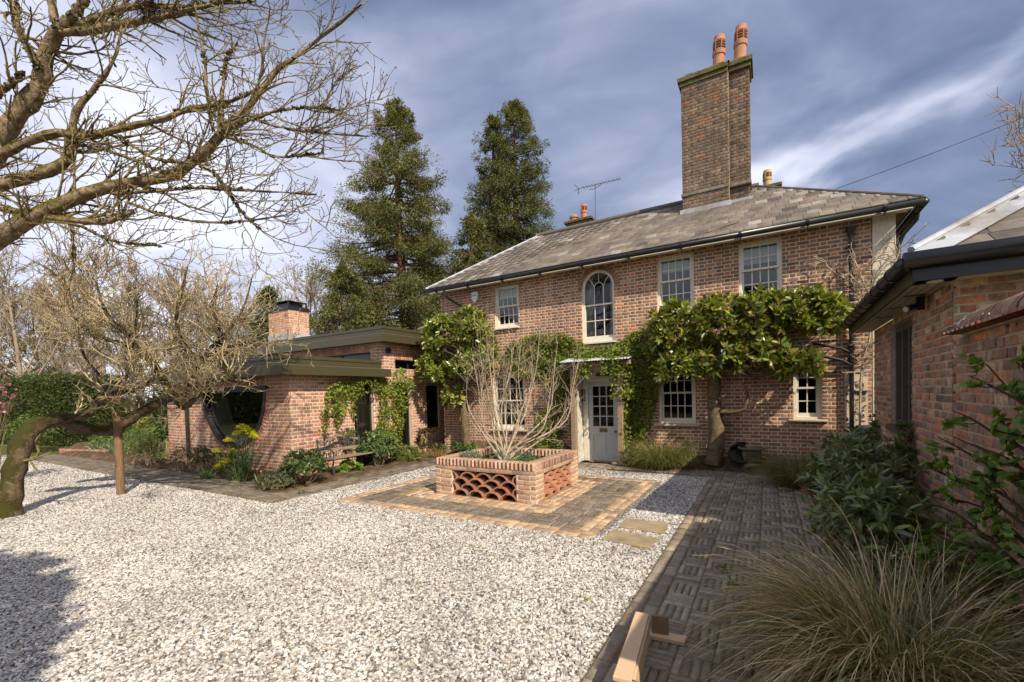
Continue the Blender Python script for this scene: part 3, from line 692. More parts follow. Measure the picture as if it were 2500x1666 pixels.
# arch of rubbed bricks over the middle window
cx, cz, r = ARC
for k in range(27):
    a = math.pi * (k + .5) / 27; d = np.array([math.cos(a), 0, math.sin(a)]); t = np.array([-math.sin(a), 0, math.cos(a)])
    mats.append(mat4(np.array([cx, HY - .002, cz]) + d * (r + .0575) + np.array([0, .018, 0]), t * (math.pi * (r + .05) / 27 - .011), d * .112, np.array([0, -.021, 0]))); cols.append(rng.choice(8, p=[.35, .3, .1, .1, .05, .05, .05, 0]))
mb = MB()
for k in range(30):
    a0, a1 = math.pi * k / 30, math.pi * (k + 1) / 30
    q = [(cx + math.cos(a) * rr, HY + .01, cz + math.sin(a) * rr) for a, rr in ((a0, r - .005), (a1, r - .005), (a1, r + .14), (a0, r + .14))]
    mb.prism(q, (0, .2, 0))
mb.build('arch_mortar', M['mortar'], house)
pieces(house, 'brick', BRICK, mats, cols, HPAL, M['brick'], 'brick_courses', 300)
# side and back walls
for (P0, U, N, w) in (((HX0, 15.2, 0), (0, -1, 0), (-1, 0, 0), 4.79), ((2.0, 10.66, 0), (0, 1, 0), (1, 0, 0), 4.5)):
    m_, c_, k_ = brick_wall(P0, U, N, w, 0, HTOP, lambda z: [], rng, 8, p_s, p_h, course=.0755, Ls=.222, joint=.0125)
    core_mesh('side_wall', P0, U, N, k_, M['mortar'], house, .20, .007)
    pieces(house, 'brick', BRICK, m_, c_, HPAL, M['brick'], 'brick_courses', 0)
MB().box((HX0, 15.2, 0), (2.0, 15.4, HTOP)).build('back_wall', M['mortar'], house)
MB().box((1.67, 10.402, 0), (2.0, 10.64, 4.80)).build('render_strip', M['render'], house)
# flint patch and rough pointing beside the downpipe
frng = np.random.default_rng(8); mb = MB()
for i in range(190):
    x, z = frng.uniform(1.26, 1.58), frng.uniform(.25, 1.98)
    if 1.38 < x < 1.56 and 1.55 < z < 1.63 or 1.42 < x < 1.62 and .86 < z < 1.04: continue
    w, h = frng.uniform(.012, .034), frng.uniform(.010, .020); a = frng.normal(0, .4); k = 7
    ring = [(x + math.cos(t) * w * math.cos(a) - math.sin(t) * h * math.sin(a), HY - .006, z + math.cos(t) * w * math.sin(a) + math.sin(t) * h * math.cos(a)) for t in np.linspace(0, 2 * math.pi, k, endpoint=False) + frng.normal(0, .15, k)]
    g = frng.choice([.22, .3, .38, .48]); mb.prism(ring[::-1], (0, -.014, 0), (g, g * .93, g * .86))
fl = mb.build('flint_patch', M['brick'], house); fl['kind'] = 'stuff'
MB().box((1.25, HY - .009, .22), (1.60, HY + .02, 2.0)).build('flint_bedding', M['mortar'], house)

# ---- sash windows
def bars(mb, o, x0, x1, z0, z1, nc, nr, y, w=.020, d=.028):
    for i in range(1, nc):
        x = x0 + (x1 - x0) * i / nc; mb.box((x - w / 2, y, z0), (x + w / 2, y + d, z1))
    for j in range(1, nr):
        z = z0 + (z1 - z0) * j / nr; mb.box((x0, y + .002, z - w / 2), (x1, y + d - .002, z + w / 2))
def panes(parent, x0, x1, z0, z1, nc, nr, y, name='pane'):
    me = None
    for i in range(nc):
        for j in range(nr):
            a, b = x0 + (x1 - x0) * i / nc, x0 + (x1 - x0) * (i + 1) / nc; c, d = z0 + (z1 - z0) * j / nr, z0 + (z1 - z0) * (j + 1) / nr
            if me is None:
                w, h = b - a, d - c
                me = mesh_np(name, [(0, 0, 0), (w, 0, 0), (w, 0, h), (0, 0, h), (0, .004, 0), (w, .004, 0), (w, .004, h), (0, .004, h)], [(0, 1, 2, 3), (7, 6, 5, 4)], M['glass'])
            o = link(name, me, parent); o.location = (a, y, c)
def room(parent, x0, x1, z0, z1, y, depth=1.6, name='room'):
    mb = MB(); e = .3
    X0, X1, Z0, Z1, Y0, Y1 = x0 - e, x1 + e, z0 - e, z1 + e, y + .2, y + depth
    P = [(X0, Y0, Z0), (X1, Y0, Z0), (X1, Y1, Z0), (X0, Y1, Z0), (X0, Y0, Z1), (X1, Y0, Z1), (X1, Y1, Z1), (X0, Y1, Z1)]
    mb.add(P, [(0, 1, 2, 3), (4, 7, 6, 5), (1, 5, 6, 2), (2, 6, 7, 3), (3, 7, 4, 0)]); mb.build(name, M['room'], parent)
def sash(x0, x1, z0, z1, nc, nr_top, nr_bot, rail, blind=0.0, sill=True, curtain=False, sill_w=.09, y=HY):
    mb = MB(); t = .055; yf = y + .05
    mb.box((x0, yf, z0), (x0 + t, yf + .10, z1)); mb.box((x1 - t, yf, z0), (x1, yf + .10, z1))
    mb.box((x0 + t, yf, z1 - .05), (x1 - t, yf + .10, z1)); mb.box((x0 + t, yf - .005, z0), (x1 - t, yf + .11, z0 + .045))
    w = mb.build('window', M['cream'], house, bevel=.004)
    a, b = x0 + t, x1 - t
    s = .036
    mb = MB(); yt = yf + .022       # upper sash stands forward
    zt = z1 - .05
    mb.box((a, yt, rail - .018), (b, yt + .04, rail + .020)); mb.box((a, yt, zt - .035), (b, yt + .04, zt)); mb.box((a, yt, rail + .02), (a + s, yt + .04, zt - .035)); mb.box((b - s, yt, rail + .02), (b, yt + .04, zt - .035))
    bars(mb, None, a + s, b - s, rail + .02, zt - .035, nc, nr_top, yt + .004)
    yb = yf + .066; zb = z0 + .045
    mb.box((a, yb, zb), (b, yb + .04, zb + .075)); mb.box((a, yb, rail - .024), (b, yb + .04, rail + .012)); mb.box((a, yb, zb + .075), (a + s, yb + .04, rail - .024)); mb.box((b - s, yb, zb + .075), (b, yb + .04, rail - .024))
    bars(mb, None, a + s, b - s, zb + .075, rail - .024, nc, nr_bot, yb + .004)
    mb.build('sash_frame', M['cream'], w)
    panes(w, a + s, b - s, rail + .02, zt - .035, nc, nr_top, yt + .018); panes(w, a + s, b - s, zb + .075, rail - .024, nc, nr_bot, yb + .018)
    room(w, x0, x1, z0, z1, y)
    if blind: MB().box((a - .03, yf + .125, z1 - blind), (b + .03, yf + .135, z1 + .05)).build('blind', M['blind'], w)
    if curtain:
        for (c0, c1) in ((a - .1, a + .14), (b - .14, b + .1)):
            V = []; n = 24
            for i in range(n + 1):
                x = c0 + (c1 - c0) * i / n; yy = yf + .24 + .03 * math.sin(i * 1.4); V += [(x, yy, z0 - .1), (x, yy, z1 + .1)]
            F = [(2 * i, 2 * i + 2, 2 * i + 3, 2 * i + 1) for i in range(n)]
            link('curtain', mesh_np('curtain', V, np.array(F), M['curtain'], smooth=True), w)
    if sill:
        mb = MB(); mb.prism([(x0 - sill_w, y - .075, z0 - .05), (x0 - sill_w, y + .06, z0 - .05), (x0 - sill_w, y + .06, z0 + .004), (x0 - sill_w, y - .075, z0 - .014)], (x1 - x0 + 2 * sill_w, 0, 0))
        mb.build('sill', M['cream'] if sill == 1 else M['stone_sill'], w, bevel=.004)
    return w
M['stone_sill'] = surf('stone_sill', (.42, .37, .25), .9, var=.2, scale=8, bump=.3, spec=.1)
sash(*WIN['A'], 4, 2, 2, 4.15, blind=.33, sill_w=.0)
sash(*WIN['B'], 4, 2, 2, 4.185, blind=.34, sill_w=.0)
sash(*WIN['C'], 4, 2, 2, 4.175, blind=.42, sill_w=.0)
sash(*WIN['GL'], 4, 2, 2, 1.545, sill=2, curtain=True)
sash(*WIN['G2'], 4, 2, 2, 1.66, sill=2)
sash(*WIN['G3'], 2, 2, 2, 1.70, sill=2, blind=.20)
# arched landing window
def arched():
    cx, cz, r = ARC; zb = 2.96; y = HY + .05; t = .06
    out = [(cx - r, zb), (cx - r, cz)] + [(cx + r * math.cos(a), cz + r * math.sin(a)) for a in np.linspace(math.pi, 0, 24)[1:-1]] + [(cx + r, cz), (cx + r, zb)]
    ri = r - t
    inn = [(cx - ri, zb + .09), (cx - ri, cz)] + [(cx + ri * math.cos(a), cz + ri * math.sin(a)) for a in np.linspace(math.pi, 0, 24)[1:-1]] + [(cx + ri, cz), (cx + ri, zb + .09)]
    n = len(out); mb = MB()
    for i in range(n):
        j = (i + 1) % n
        mb.prism([(out[i][0], y, out[i][1]), (out[j][0], y, out[j][1]), (inn[j][0], y, inn[j][1]), (inn[i][0], y, inn[i][1])], (0, .10, 0))
    w = mb.build('window', M['cream'], house)
    mb = MB(); yy = y + .03; rail = 3.87; xl, xr = cx - ri, cx + ri
    mb.box((xl, yy - .01, rail - .018), (xr, yy + .03, rail + .018)); mb.box((xl, yy + .032, zb + .09), (xr, yy + .065, zb + .15))
    for fx in (1 / 3, 2 / 3):
        x = xl + (xr - xl) * fx; mb.box((x - .010, yy + .034, zb + .15), (x + .010, yy + .058, rail - .018)); mb.box((x - .010, yy, rail + .018), (x + .010, yy + .026, 4.28))
    zm = (zb + .15 + rail) / 2; mb.box((xl, yy + .036, zm - .010), (xr, yy + .056, zm + .010))
    # gothic tracery of the fan
    xa, xb = xl + (xr - xl) / 3, xl + (xr - xl) * 2 / 3; rm = (xb - xa) / 2
    arc = [(cx + rm * math.cos(a), yy + .012, 4.28 + rm * 1.15 * math.sin(a)) for a in np.linspace(math.pi, 0, 14)]; mb.tube(arc, .010, 6)
    mb.tube([(cx, yy + .012, 4.28 + rm * 1.15), (cx, yy + .012, cz + ri)], .010, 6)
    for s in (-1, 1):
        q = [(cx + s * rm, yy + .012, 4.28)]
        for t_ in np.linspace(0, 1, 8): q.append((cx + s * (rm + .145 * t_ ** 1.7), yy + .012, 4.28 + .27 * t_))
        mb.tube(q[1:], .010, 6)
        q = [(cx + s * (ri - .02 - .10 * t_ ** 1.5) if False else cx + s * (ri - .005), yy + .012, 4.28 + .02 * t_) for t_ in (0, 1)]
    mb.build('sash_frame', M['cream'], w)
    for (a, b, c, d, yv) in ((xl, xr, rail, cz, yy + .012),):
        for i in range(3):
            x0, x1 = a + (b - a) * i / 3, a + (b - a) * (i + 1) / 3
            top = [(x, cz + math.sqrt(max(0, ri * ri - (x - cx) ** 2))) for x in np.linspace(x1, x0, 8)]
            link('pane', mesh_np('pane', [(x0, yv, c), (x1, yv, c)] + [(p[0], yv, p[1]) for p in top], [tuple(range(10))], M['glass']), w)
    panes(w, xl, xr, zb + .15, rail - .018, 3, 2, yy + .046)
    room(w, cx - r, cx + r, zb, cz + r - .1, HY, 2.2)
    for (c0, c1) in ((xl - .05, xl + .14), (xr - .12, xr + .05)):
        V = []; n_ = 16
        for i in range(n_ + 1):
            x = c0 + (c1 - c0) * i / n_; q = HY + .26 + .025 * math.sin(i * 1.6); V += [(x, q, zb), (x, q, cz + .3)]
        link('curtain', mesh_np('curtain', V, np.array([(2 * i, 2 * i + 2, 2 * i + 3, 2 * i + 1) for i in range(n_)]), M['curtain'], smooth=True), w)
    MB().box((cx - r - .03, HY - .05, zb - .05), (cx + r + .03, HY + .05, zb - .003)).build('sill', M['cream'], w, bevel=.004)
arched()

# ---- door, porch
def front_door():
    x0, x1, zt = -3.868, -3.138, 1.97; y = HY - .03
    fr = MB(); fr.box((-3.998, y - .03, 0.02), (x0, y + .12, zt + .10)); fr.box((x1, y - .03, 0.02), (-3.002, y + .12, zt + .10)); fr.box((x0, y - .028, zt), (x1, y + .118, zt + .098))
    f = fr.build('door_frame', M['cream'], house, bevel=.006)
    mb = MB(); d0, d1 = y + .005, y + .045; zg0, zg1 = .88, 1.86; gx0, gx1 = x0 + .115, x1 - .10
    mb.box((x0 + .004, d0, .02), (gx0, d1, zt - .004)); mb.box((gx1, d0, .02), (x1 - .004, d1, zt - .004)); mb.box((gx0, d0, zg1), (gx1, d1, zt - .004))
    mb.box((gx0, d0, .68), (gx1, d1, zg0)); mb.box((gx0, d0, .02), (gx1, d1, .20)); xm = (gx0 + gx1) / 2
    mb.box((xm - .05, d0, .20), (xm + .05, d1, .68))
    mb.box((gx0, d0 + .012, .20), (xm - .05, d1, .68)); mb.box((xm + .05, d0 + .012, .20), (gx1, d1, .68))
    for i in (1, 2):
        x = gx0 + (gx1 - gx0) * i / 3; mb.box((x - .012, d0 + .004, zg0), (x + .012, d1 - .004, zg1))
    for j in (1, 2, 3):
        z = zg0 + (zg1 - zg0) * j / 4; mb.box((gx0, d0 + .006, z - .012), (gx1, d1 - .006, z + .012))
    d = mb.build('door', M['door_paint'], house, bevel=.003)
    panes(d, gx0, gx1, zg0, zg1, 3, 4, y + .03)
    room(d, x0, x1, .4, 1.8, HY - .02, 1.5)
    MB().box((xm - .10, d0 - .008, .735), (xm + .10, d0 - .001, .835)).box((xm - .075, d0 - .013, .77), (xm + .075, d0 - .009, .80)).build('letter_plate', M['brass'], d)
    MB().lathe([(.0, 0), (.012, 0), (.012, .03), (.03, .045), (.032, .065), (.018, .08), (0, .082)], k=14).build('door_knob', M['brass'], d).matrix_local = Matrix.Translation((x1 - .045, d0, .76)) @ Matrix.Rotation(math.pi / 2, 4, 'X')
    MB().box((x0, y - .06, 0.0), (x1, y + .02, .035)).build('doorstep', M['oak'], house)
    # tympanum above the frame with a small iron name plate
    mb = MB(); pts = [(-4.0, 2.07), (-3.0, 2.07)] + [(-3.5 + .5 * math.cos(a), 2.07 + .17 * math.sin(a)) for a in np.linspace(0, math.pi, 14)[1:-1]]
    mb.prism([(p[0], y - .02, p[1]) for p in pts], (0, .1, 0)); mb.build('tympanum', M['cream'], house)
    mb = MB(); r_ = np.random.default_rng(4)
    for i in range(9):
        a = np.linspace(0, 2 * math.pi, 14) * .9 + r_.uniform(0, 6)
        mb.tube([(-3.62 + i * .045 + .022 * math.cos(t), y - .035, 2.145 + .025 * math.sin(t) + .01 * math.sin(i)) for t in a], .009, 5)
    mb.tube([(-3.64, y - .035, 2.12), (-3.24, y - .035, 2.12)], .012, 6); mb.build('iron_nameplate', M['black'], house)
    # oak posts, brace, plate and corrugated canopy
    for (xa, xb) in ((-4.135, -4.01), (-2.99, -2.87)):
        MB().prism([(xa, 9.86, 0), (xb, 9.86, 0), (xb, 9.97, 0), (xa, 9.97, 0)], (0, 0, 2.33)).build('porch_post', M['oak'], house, bevel=.012)
    for xa in (-4.02, -2.98):
        MB().box((xa - .015, 9.98, .02), (xa + .015, 10.36, 2.1)).build('porch_side', M['side_board'], house)
    MB().box((-4.3, 9.80, 2.33), (-2.66, 9.92, 2.43)).build('porch_beam', M['oak'], house, bevel=.01)
    mb = MB()
    pts = [(-4.0, 2.33), (-4.0, 1.95)] + [(-3.5 + .5 * math.cos(a), 2.0 + .22 * math.sin(a)) for a in np.linspace(math.pi, 0, 14)] + [(-3.0, 1.95), (-3.0, 2.33)]
    for i in range(len(pts) - 1):
        a, b = pts[i], pts[i + 1]
        if a[1] < 2.32 and b[1] < 2.32: mb.prism([(a[0], 9.84, a[1]), (b[0], 9.84, b[1]), (b[0], 9.84, 2.33), (a[0], 9.84, 2.33)], (0, .04, 0))
    mb.build('arched_brace', M['oak'], house)
    V = []; n = 96; ya, yb, za, zb = 9.66, 10.39, 2.455, 2.60
    for i in range(n + 1):
        x = -4.32 + 1.68 * i / n; c = .008 * math.sin(i * 2 * math.pi / 4)
        V += [(x, ya, za + c), (x, yb, zb + c), (x, ya, za + c - .012), (x, yb, zb + c - .012)]
    F = []
    for i in range(n):
        o = 4 * i; F += [(o, o + 4, o + 5, o + 1), (o + 2, o + 3, o + 7, o + 6), (o, o + 2, o + 6, o + 4)]
    link('corrugated_canopy', mesh_np('corrugated_canopy', V, np.array(F), M['tin'], smooth=False), house)
    mb = MB(); mb.box((-3.965, 10.16, 1.50), (-3.935, 10.22, 1.80)); mb.box((-3.935, 10.165, 1.51), (-3.88, 10.215, 1.53)); mb.box((-3.935, 10.165, 1.775), (-3.88, 10.215, 1.795)); mb.box((-3.89, 10.168, 1.53), (-3.883, 10.212, 1.775))
    mb.build('wall_lantern', M['black'], house)
M['brass'] = surf('dull_brass', (.22, .16, .08), .45, var=.2, scale=30, metal=.7, spec=.5)
M['tin'] = surf('galvanised_tin', (.50, .51, .53), .45, var=.2, scale=6, metal=.35, spec=.5)
M['side_board'] = surf('flaking_white_board', (.58, .54, .46), .7, var=.2, scale=16, bump=.2, spec=.3, col2=(.40, .34, .26))
front_door()

# ---- roof
EY, EZ, RY, RZ = 10.07, 4.87, 12.60, 6.67; XL, XR = -8.74, 2.27; w = RY - EY
roof_pts = [(XL, EY, EZ), (XR, EY, EZ), (XR, 2 * RY - EY, EZ), (XL, 2 * RY - EY, EZ), (XL + w, RY, RZ), (XR - w, RY, RZ)]
roof = link('roof', mesh_np('roof', roof_pts, [(0, 1, 5, 4), (1, 2, 5), (2, 3, 4, 5), (3, 0, 4), (0, 3, 2, 1)], M['slate_plain'] if 'slate_plain' in M else None), house)
M['slate_plain'] = surf('plain_slate', (.12, .10, .085), .7, var=.3, scale=8, bump=.3, spec=.3); roof.data.materials.clear(); roof.data.materials.append(M['slate_plain'])
SPAL = np.array([(.150, .122, .098), (.128, .106, .088), (.172, .140, .112), (.112, .095, .082), (.235, .21, .185), (.140, .116, .10), (.085, .072, .063)])
SLATE = brick_template(.006, .01, .4)
def slates(parent, O, Udir, Sdir, Nn, length, rowspan, xrange, expo, wid, rng, limit, pale=None, name='slate', rest='slate_courses'):
    mats = []; cols = []; nrow = int(length / expo)
    for r_ in range(nrow):
        s = r_ * expo; a, b = xrange(s + expo * .5); x = a - (wid * .5 if r_ % 2 else 0) - rng.uniform(0, .03)
        while x < b:
            x0, x1 = max(x, a), min(x + wid - .006, b); x += wid
            if x1 - x0 < .03: continue
            tl = expo + .05
            c = O + Udir * (x0 + x1) / 2 + Sdir * (s + tl / 2) + Nn * (.012 + rng.uniform(0, .003))
            S2 = nrm(Sdir - Nn * (.05 + rng.uniform(0, .02)) + Udir * rng.normal(0, .008))
            mats.append(mat4(c, Udir * (x1 - x0), S2 * tl, Nn * .020))
            cols.append(4 if (pale and rng.uniform() < pale((x0 + x1) / 2, s)) else rng.choice([0, 1, 2, 3, 5, 6], p=[.24, .22, .18, .14, .14, .08]))
    pieces(parent, name, SLATE, mats, cols, SPAL, M['slate'], rest, limit)
sl = np.array([0, w, RZ - EZ]); SLEN = np.linalg.norm(sl); Sd = sl / SLEN; Nn = np.array([0, -Sd[2], Sd[1]])
srng = np.random.default_rng(5)
slates(roof, np.array([0, EY, EZ]), np.array([1.0, 0, 0]), Sd, Nn, SLEN - .02, None, lambda s: (XL + s * w / SLEN + .02, XR - s * w / SLEN - .02), .225, .25, srng, 300,
       lambda x, s: (.42 if (x > .9 and s > .3) else .04 if s < 1.6 else .12))
# hips, ridge
for (a, b, nm) in (((XL, EY, EZ), (XL + w, RY, RZ), 'hip_flashing'), ((XR, EY, EZ), (XR - w, RY, RZ), 'hip_flashing')):
    a = np.array(a); b = np.array(b); d = nrm(b - a); mb = MB()
    side = nrm(np.cross(d, [0, 0, 1])); upv = np.cross(side, d)
    hx = 1 if a[0] < -5 else -1
    fs = nrm(np.array([hx * 1.0, 0, 0]))            # wing over the front slope
    mb.obox(a + Nn * .024, b - a, fs * (.20 if hx > 0 else .07), Nn * .006); mb.tube([a + upv * .035, b + upv * .035], .032, 8)
    mb.build('hip_flashing', M['lead'] if hx > 0 else M['slate_plain'], roof)
mb = MB(); mb.tube([(XL + w - .1, RY, RZ + .03), (XR - w + .1, RY, RZ + .03)], .075, 10); mb.build('ridge', M['lead_dark'] if 'lead_dark' in M else M['slate_plain'], roof)
MB().box((XL + .1, EY + .03, 4.735), (XR - .1, EY + .055, 4.868)).build('fascia_board', M['cream'], house)
MB().box((XL + .1, EY + .056, 4.802), (XR - .1, HY + .05, 4.826)).build('soffit', M['cream'], house)
# gutters and pipes
gz = 4.80; mb = MB(); mb.tube([(XL - .02, 10.0, gz), (XR + .03, 10.0, gz)], .062, 12); mb.tube([(XL - .02, 9.955, gz + .05), (XR + .03, 9.955, gz + .05)], .010, 6)
mb.tube([(XR + .03, 10.0, gz), (XR + .03, 14.5, gz)], .062, 12)
g = mb.build('gutter', M['black'], house, smooth=True)
mb = MB()
for x in np.arange(-8.3, 2.2, 1.12): mb.tube([(x - .025, 10.0, gz), (x + .025, 10.0, gz)], .071, 12); mb.box((x - .012, 9.99, gz - .10), (x + .012, 10.09, gz - .062))
mb.build('gutter_bracket', M['black'], g)
mb = MB(); mb.lathe([(.045, 0), (.05, .03), (.085, .13), (.085, .16), (.07, .165)], (1.345, 10.31, 4.50), 14)
mb.tube([(1.345, 10.31, 4.52), (1.345, 10.31, .12)], .037, 10)
for z in (2.42, 2.20, .72): mb.lathe([(.037, -.05), (.055, -.04), (.055, .01), (.06, .02), (.06, .05), (.037, .06)], (1.345, 10.31, z), 12)
mb.tube([(1.345, 10.31, 2.33), (1.20, 10.25, 2.42), (.75, 10.25, 2.55)], .024, 8); mb.tube([(1.345, 10.31, 2.10), (1.20, 10.25, 2.20), (.72, 10.25, 2.36)], .030, 8)
mb.box((1.27, 10.34, 4.3), (1.42, 10.39, 4.33)); mb.build('downpipe', M['black'], house, smooth=False)
mb = MB(); mb.tube([(-8.02, 10.01, 4.74), (-8.02, 10.02, 4.62), (-7.93, 10.16, 4.50), (-7.66, 10.33, 4.30), (-7.58, 10.34, 4.2), (-7.58, 10.34, .4)], .036, 10); mb.build('downpipe', M['black'], house)
mb = MB(); mb.tube([(2.29, 10.45, 4.74), (2.29, 10.5, 4.66), (2.16, 10.7, 4.5), (2.09, 10.75, 4.3), (2.09, 10.75, 1)], .05, 10); mb.build('downpipe', M['black'], house)
# alarm box with its lettering, air grille, meter box, wall pegs
mb = MB(); ox, oz = -7.19, 4.50
shield = [(-.115, .13), (-.08, .155), (0, .165), (.08, .155), (.115, .13), (.11, .02), (.075, -.08), (0, -.165), (-.075, -.08), (-.11, .02)]
mb.prism([(ox + a, 10.39, oz + b) for a, b in shield], (0, -.07, 0)); al = mb.build('alarm_box', M['white_plastic'] if 'white_plastic' in M else None, house, bevel=.012)
M['white_plastic'] = surf('white_plastic', (.74, .74, .70), .4, var=.05, scale=10, spec=.45); al.data.materials.clear(); al.data.materials.append(M['white_plastic'])
def lettering(txt, size, loc, parent, mat, name='lettering'):
    cu = bpy.data.curves.new(name, 'FONT'); cu.body = txt; cu.size = size; cu.align_x = 'CENTER'; cu.align_y = 'CENTER'; cu.extrude = .001
    cu.materials.append(mat); o = link(name, cu, parent); o.location = loc; o.rotation_euler = (math.pi / 2, 0, 0); return o
lettering('BANHAM', .048, (ox, 10.318, oz + .045), al, M['black'])
mb = MB()
for i in range(14): mb.box((1.385 + i * .0128, HY - .022, 1.548), (1.391 + i * .0128, HY - .010, 1.622))
mb.box((1.38, HY - .012, 1.545), (1.565, HY - .009, 1.625), (.3, .3, .3)); mb.build('air_grille', M['iron'], house)
MB().box((1.43, 10.24, .885), (1.61, HY - .012, .985)).build('meter_box', M['meter'] if 'meter' in M else M['lead'], house, bevel=.006)
mb = MB(); mb.tube([(1.5, 10.36, .885), (1.48, 10.36, .75), (1.40, 10.35, .66), (1.36, 10.33, .60)], .008, 5); mb.build('cable', M['black'], house)
for (x, z) in ((.30, 2.02), (.30, 1.335), (.31, .83), (.30, 1.9), (-.42, .9)): MB().tube([(x, HY, z), (x + .002, HY - .035, z)], .004, 5).build('wall_peg', M['iron'], house)
MB().box((-.60, HY - .012, .52), (-.42, HY + .01, .60)).build('air_brick', M['black'], house)

# ---- chimney stacks on the roof
def stack(parent, x0, x1, y0, y1, z0, z1, pal, rng, limit):
    m_ = []; c_ = []; pr = [.22, .2, .14, .12, .05, .14, .09, .04]
    for (P0, U, N, wd) in (((x0, y0, 0), (1, 0, 0), (0, -1, 0), x1 - x0), ((x1, y0, 0), (0, 1, 0), (1, 0, 0), y1 - y0), ((x0, y1, 0), (0, -1, 0), (-1, 0, 0), y1 - y0)):
        a, b, _ = brick_wall(P0, U, N, wd, z0, z1, lambda z: [], rng, 8, pr, None, course=.077, Ls=.222, joint=.012, jit=.006, rough=.015); m_ += a; c_ += b
    MB().box((x0 + .007, y0 + .007, z0), (x1 - .007, y1 - .007, z1)).build('chimney_core', M['mortar_old'], parent)
    pieces(parent, 'brick', BRICK, m_, c_, pal, M['brick_sooty'], 'brick_courses', limit)
M['mortar_old'] = surf('sooty_mortar', (.38, .30, .21), .95, var=.35, scale=4, bump=.5, bscale=50, spec=.1, col2=(.25, .20, .14))
M['moss_stone'] = surf('moss_covered_cap', (.125, .105, .055), 1.0, var=.5, scale=9, bump=1.0, bscale=22, spec=.05, col2=(.10, .10, .028))
ch = empty('chimney', (0, 0, 0)); ch.parent = house
crng = np.random.default_rng(12); CPAL = np.array([(.175, .115, .08), (.15, .105, .078), (.11, .086, .07), (.20, .142, .098), (.27, .12, .065), (.17, .125, .09), (.12, .098, .077), (.235, .18, .125)])
stack(ch, -1.81, -.765, 11.80, 12.55, 5.85, 9.22, CPAL, crng, 150); stack(ch, -.763, -.33, 11.93, 12.50, 5.85, 9.22, CPAL * .85, crng, 60)
for (x0, x1, y0) in ((-1.81, -.765, 11.80), (-.758, -.33, 11.87)):
    for k, (za, zb, o) in enumerate(((9.20, 9.30, .035), (9.302, 9.41, .075), (6.52, 6.60, .03))):
        MB().box((x0 - (o if x0 < -1 else -.002), y0 - o, za), (x1 + (o if x0 > -1 else -.002), 12.5 + o, zb)).build('corbel', M['moss_stone'] if k < 2 else M['stone'], ch, bevel=.012)
    V = []; F = []; n = 14; hr = np.random.default_rng(int(x0 * 10) + 40)
    for j in range(n + 1):
        for i in range(n + 1):
            u, v = i / n, j / n; e = min(u, 1 - u, v, 1 - v)
            V.append((x0 - .05 + (x1 - x0 + .09) * u, y0 - .05 + (12.55 - y0 + .05) * v, 9.40 + min(.13, e * .7) + hr.normal(0, .018)))
    for j in range(n):
        for i in range(n): a = j * (n + 1) + i; F.append((a, a + 1, a + n + 2, a + n + 1))
    link('mossy_cap', mesh_np('mossy_cap', V, np.array(F), M['moss_stone']), ch)
MB().box((-.770, 11.805, 5.9), (-.757, 11.86, 9.2)).build('mortar_seam', M['mortar_old'], ch)
MB().box((-1.86, 11.70, 6.05), (-.72, 11.82, 6.17)).box((-.72, 11.76, 6.06), (-.27, 11.88, 6.18)).build('lead_flashing', M['lead'], ch)
def pot(parent, c, h, r, mat, top='louvre', tilt=0.0):
    mb = MB(); T = (1, 1, 1)
    mb.lathe([(r * 1.08, 0), (r * 1.0, h * .05), (r * .94, h * .42), (r * 1.08, h * .44), (r * 1.1, h * .5), (r * 1.1, h * .56), (r * .98, h * .58), (r * .7, h * .6), (r * .7, h * .80)], (0, 0, 0), 20)
    for k in range(3 if top != 'small' else 2):
        z = h * (.62 + .07 * k); mb.lathe([(r * .74, z), (r * 1.06, z + .01), (r * 1.06, z + h * .022), (r * .74, z + h * .035)], (0, 0, 0), 20)
    for a in np.linspace(0, 2 * math.pi, 6, endpoint=False):
        mb.box((r * .95 * math.cos(a) - .012, r * .95 * math.sin(a) - .012, h * .58), (r * .95 * math.cos(a) + .012, r * .95 * math.sin(a) + .012, h * .83))
    mb.lathe([(r * .72, h * .80), (r * 1.02, h * .815), (r * 1.02, h * .86), (r * .95, h * .88), (r * .9, h * .97), (r * .55, h * 1.0), (.001, h * 1.0)], (0, 0, 0), 20)
    o = mb.build('chimney_pot', mat, parent); o.matrix_local = Matrix.Translation(c) @ Matrix.Rotation(tilt, 4, 'Y'); return o
pot(ch, (-.99, 12.1, 9.46), .84, .135, M['terracotta'], tilt=.04); pot(ch, (-.53, 12.1, 9.48), .86, .135, M['terracotta'], tilt=.05)
c2 = empty('chimney', (0, 0, 0)); c2.parent = house
stack(c2, -5.45, -4.66, 13.0, 13.6, 6.0, 7.02, CPAL, crng, 30)
MB().box((-5.52, 12.95, 7.02), (-4.60, 13.65, 7.10)).build('corbel', M['moss_stone'], c2, bevel=.012)
pot(c2, (-4.93, 13.2, 7.08), .52, .10, M['terracotta'], 'small'); 
mb = MB(); mb.lathe([(.12, 0), (.11, .12), (.14, .14), (.14, .2), (.09, .24), (.001, .25)], (0, 0, 0), 16); mb.build('chimney_pot', M['terracotta'], c2).location = (-5.27, 13.2, 7.09)
c3 = empty('chimney', (0, 0, 0)); c3.parent = house
stack(c3, -.15, .30, 13.6, 14.1, 6.0, 6.98, CPAL, crng, 20); MB().box((-.2, 13.55, 6.98), (.35, 14.15, 7.05)).build('corbel', M['moss_stone'], c3)
pot(c3, (.02, 13.8, 7.03), .50, .10, M['pipe_clay'], 'small')
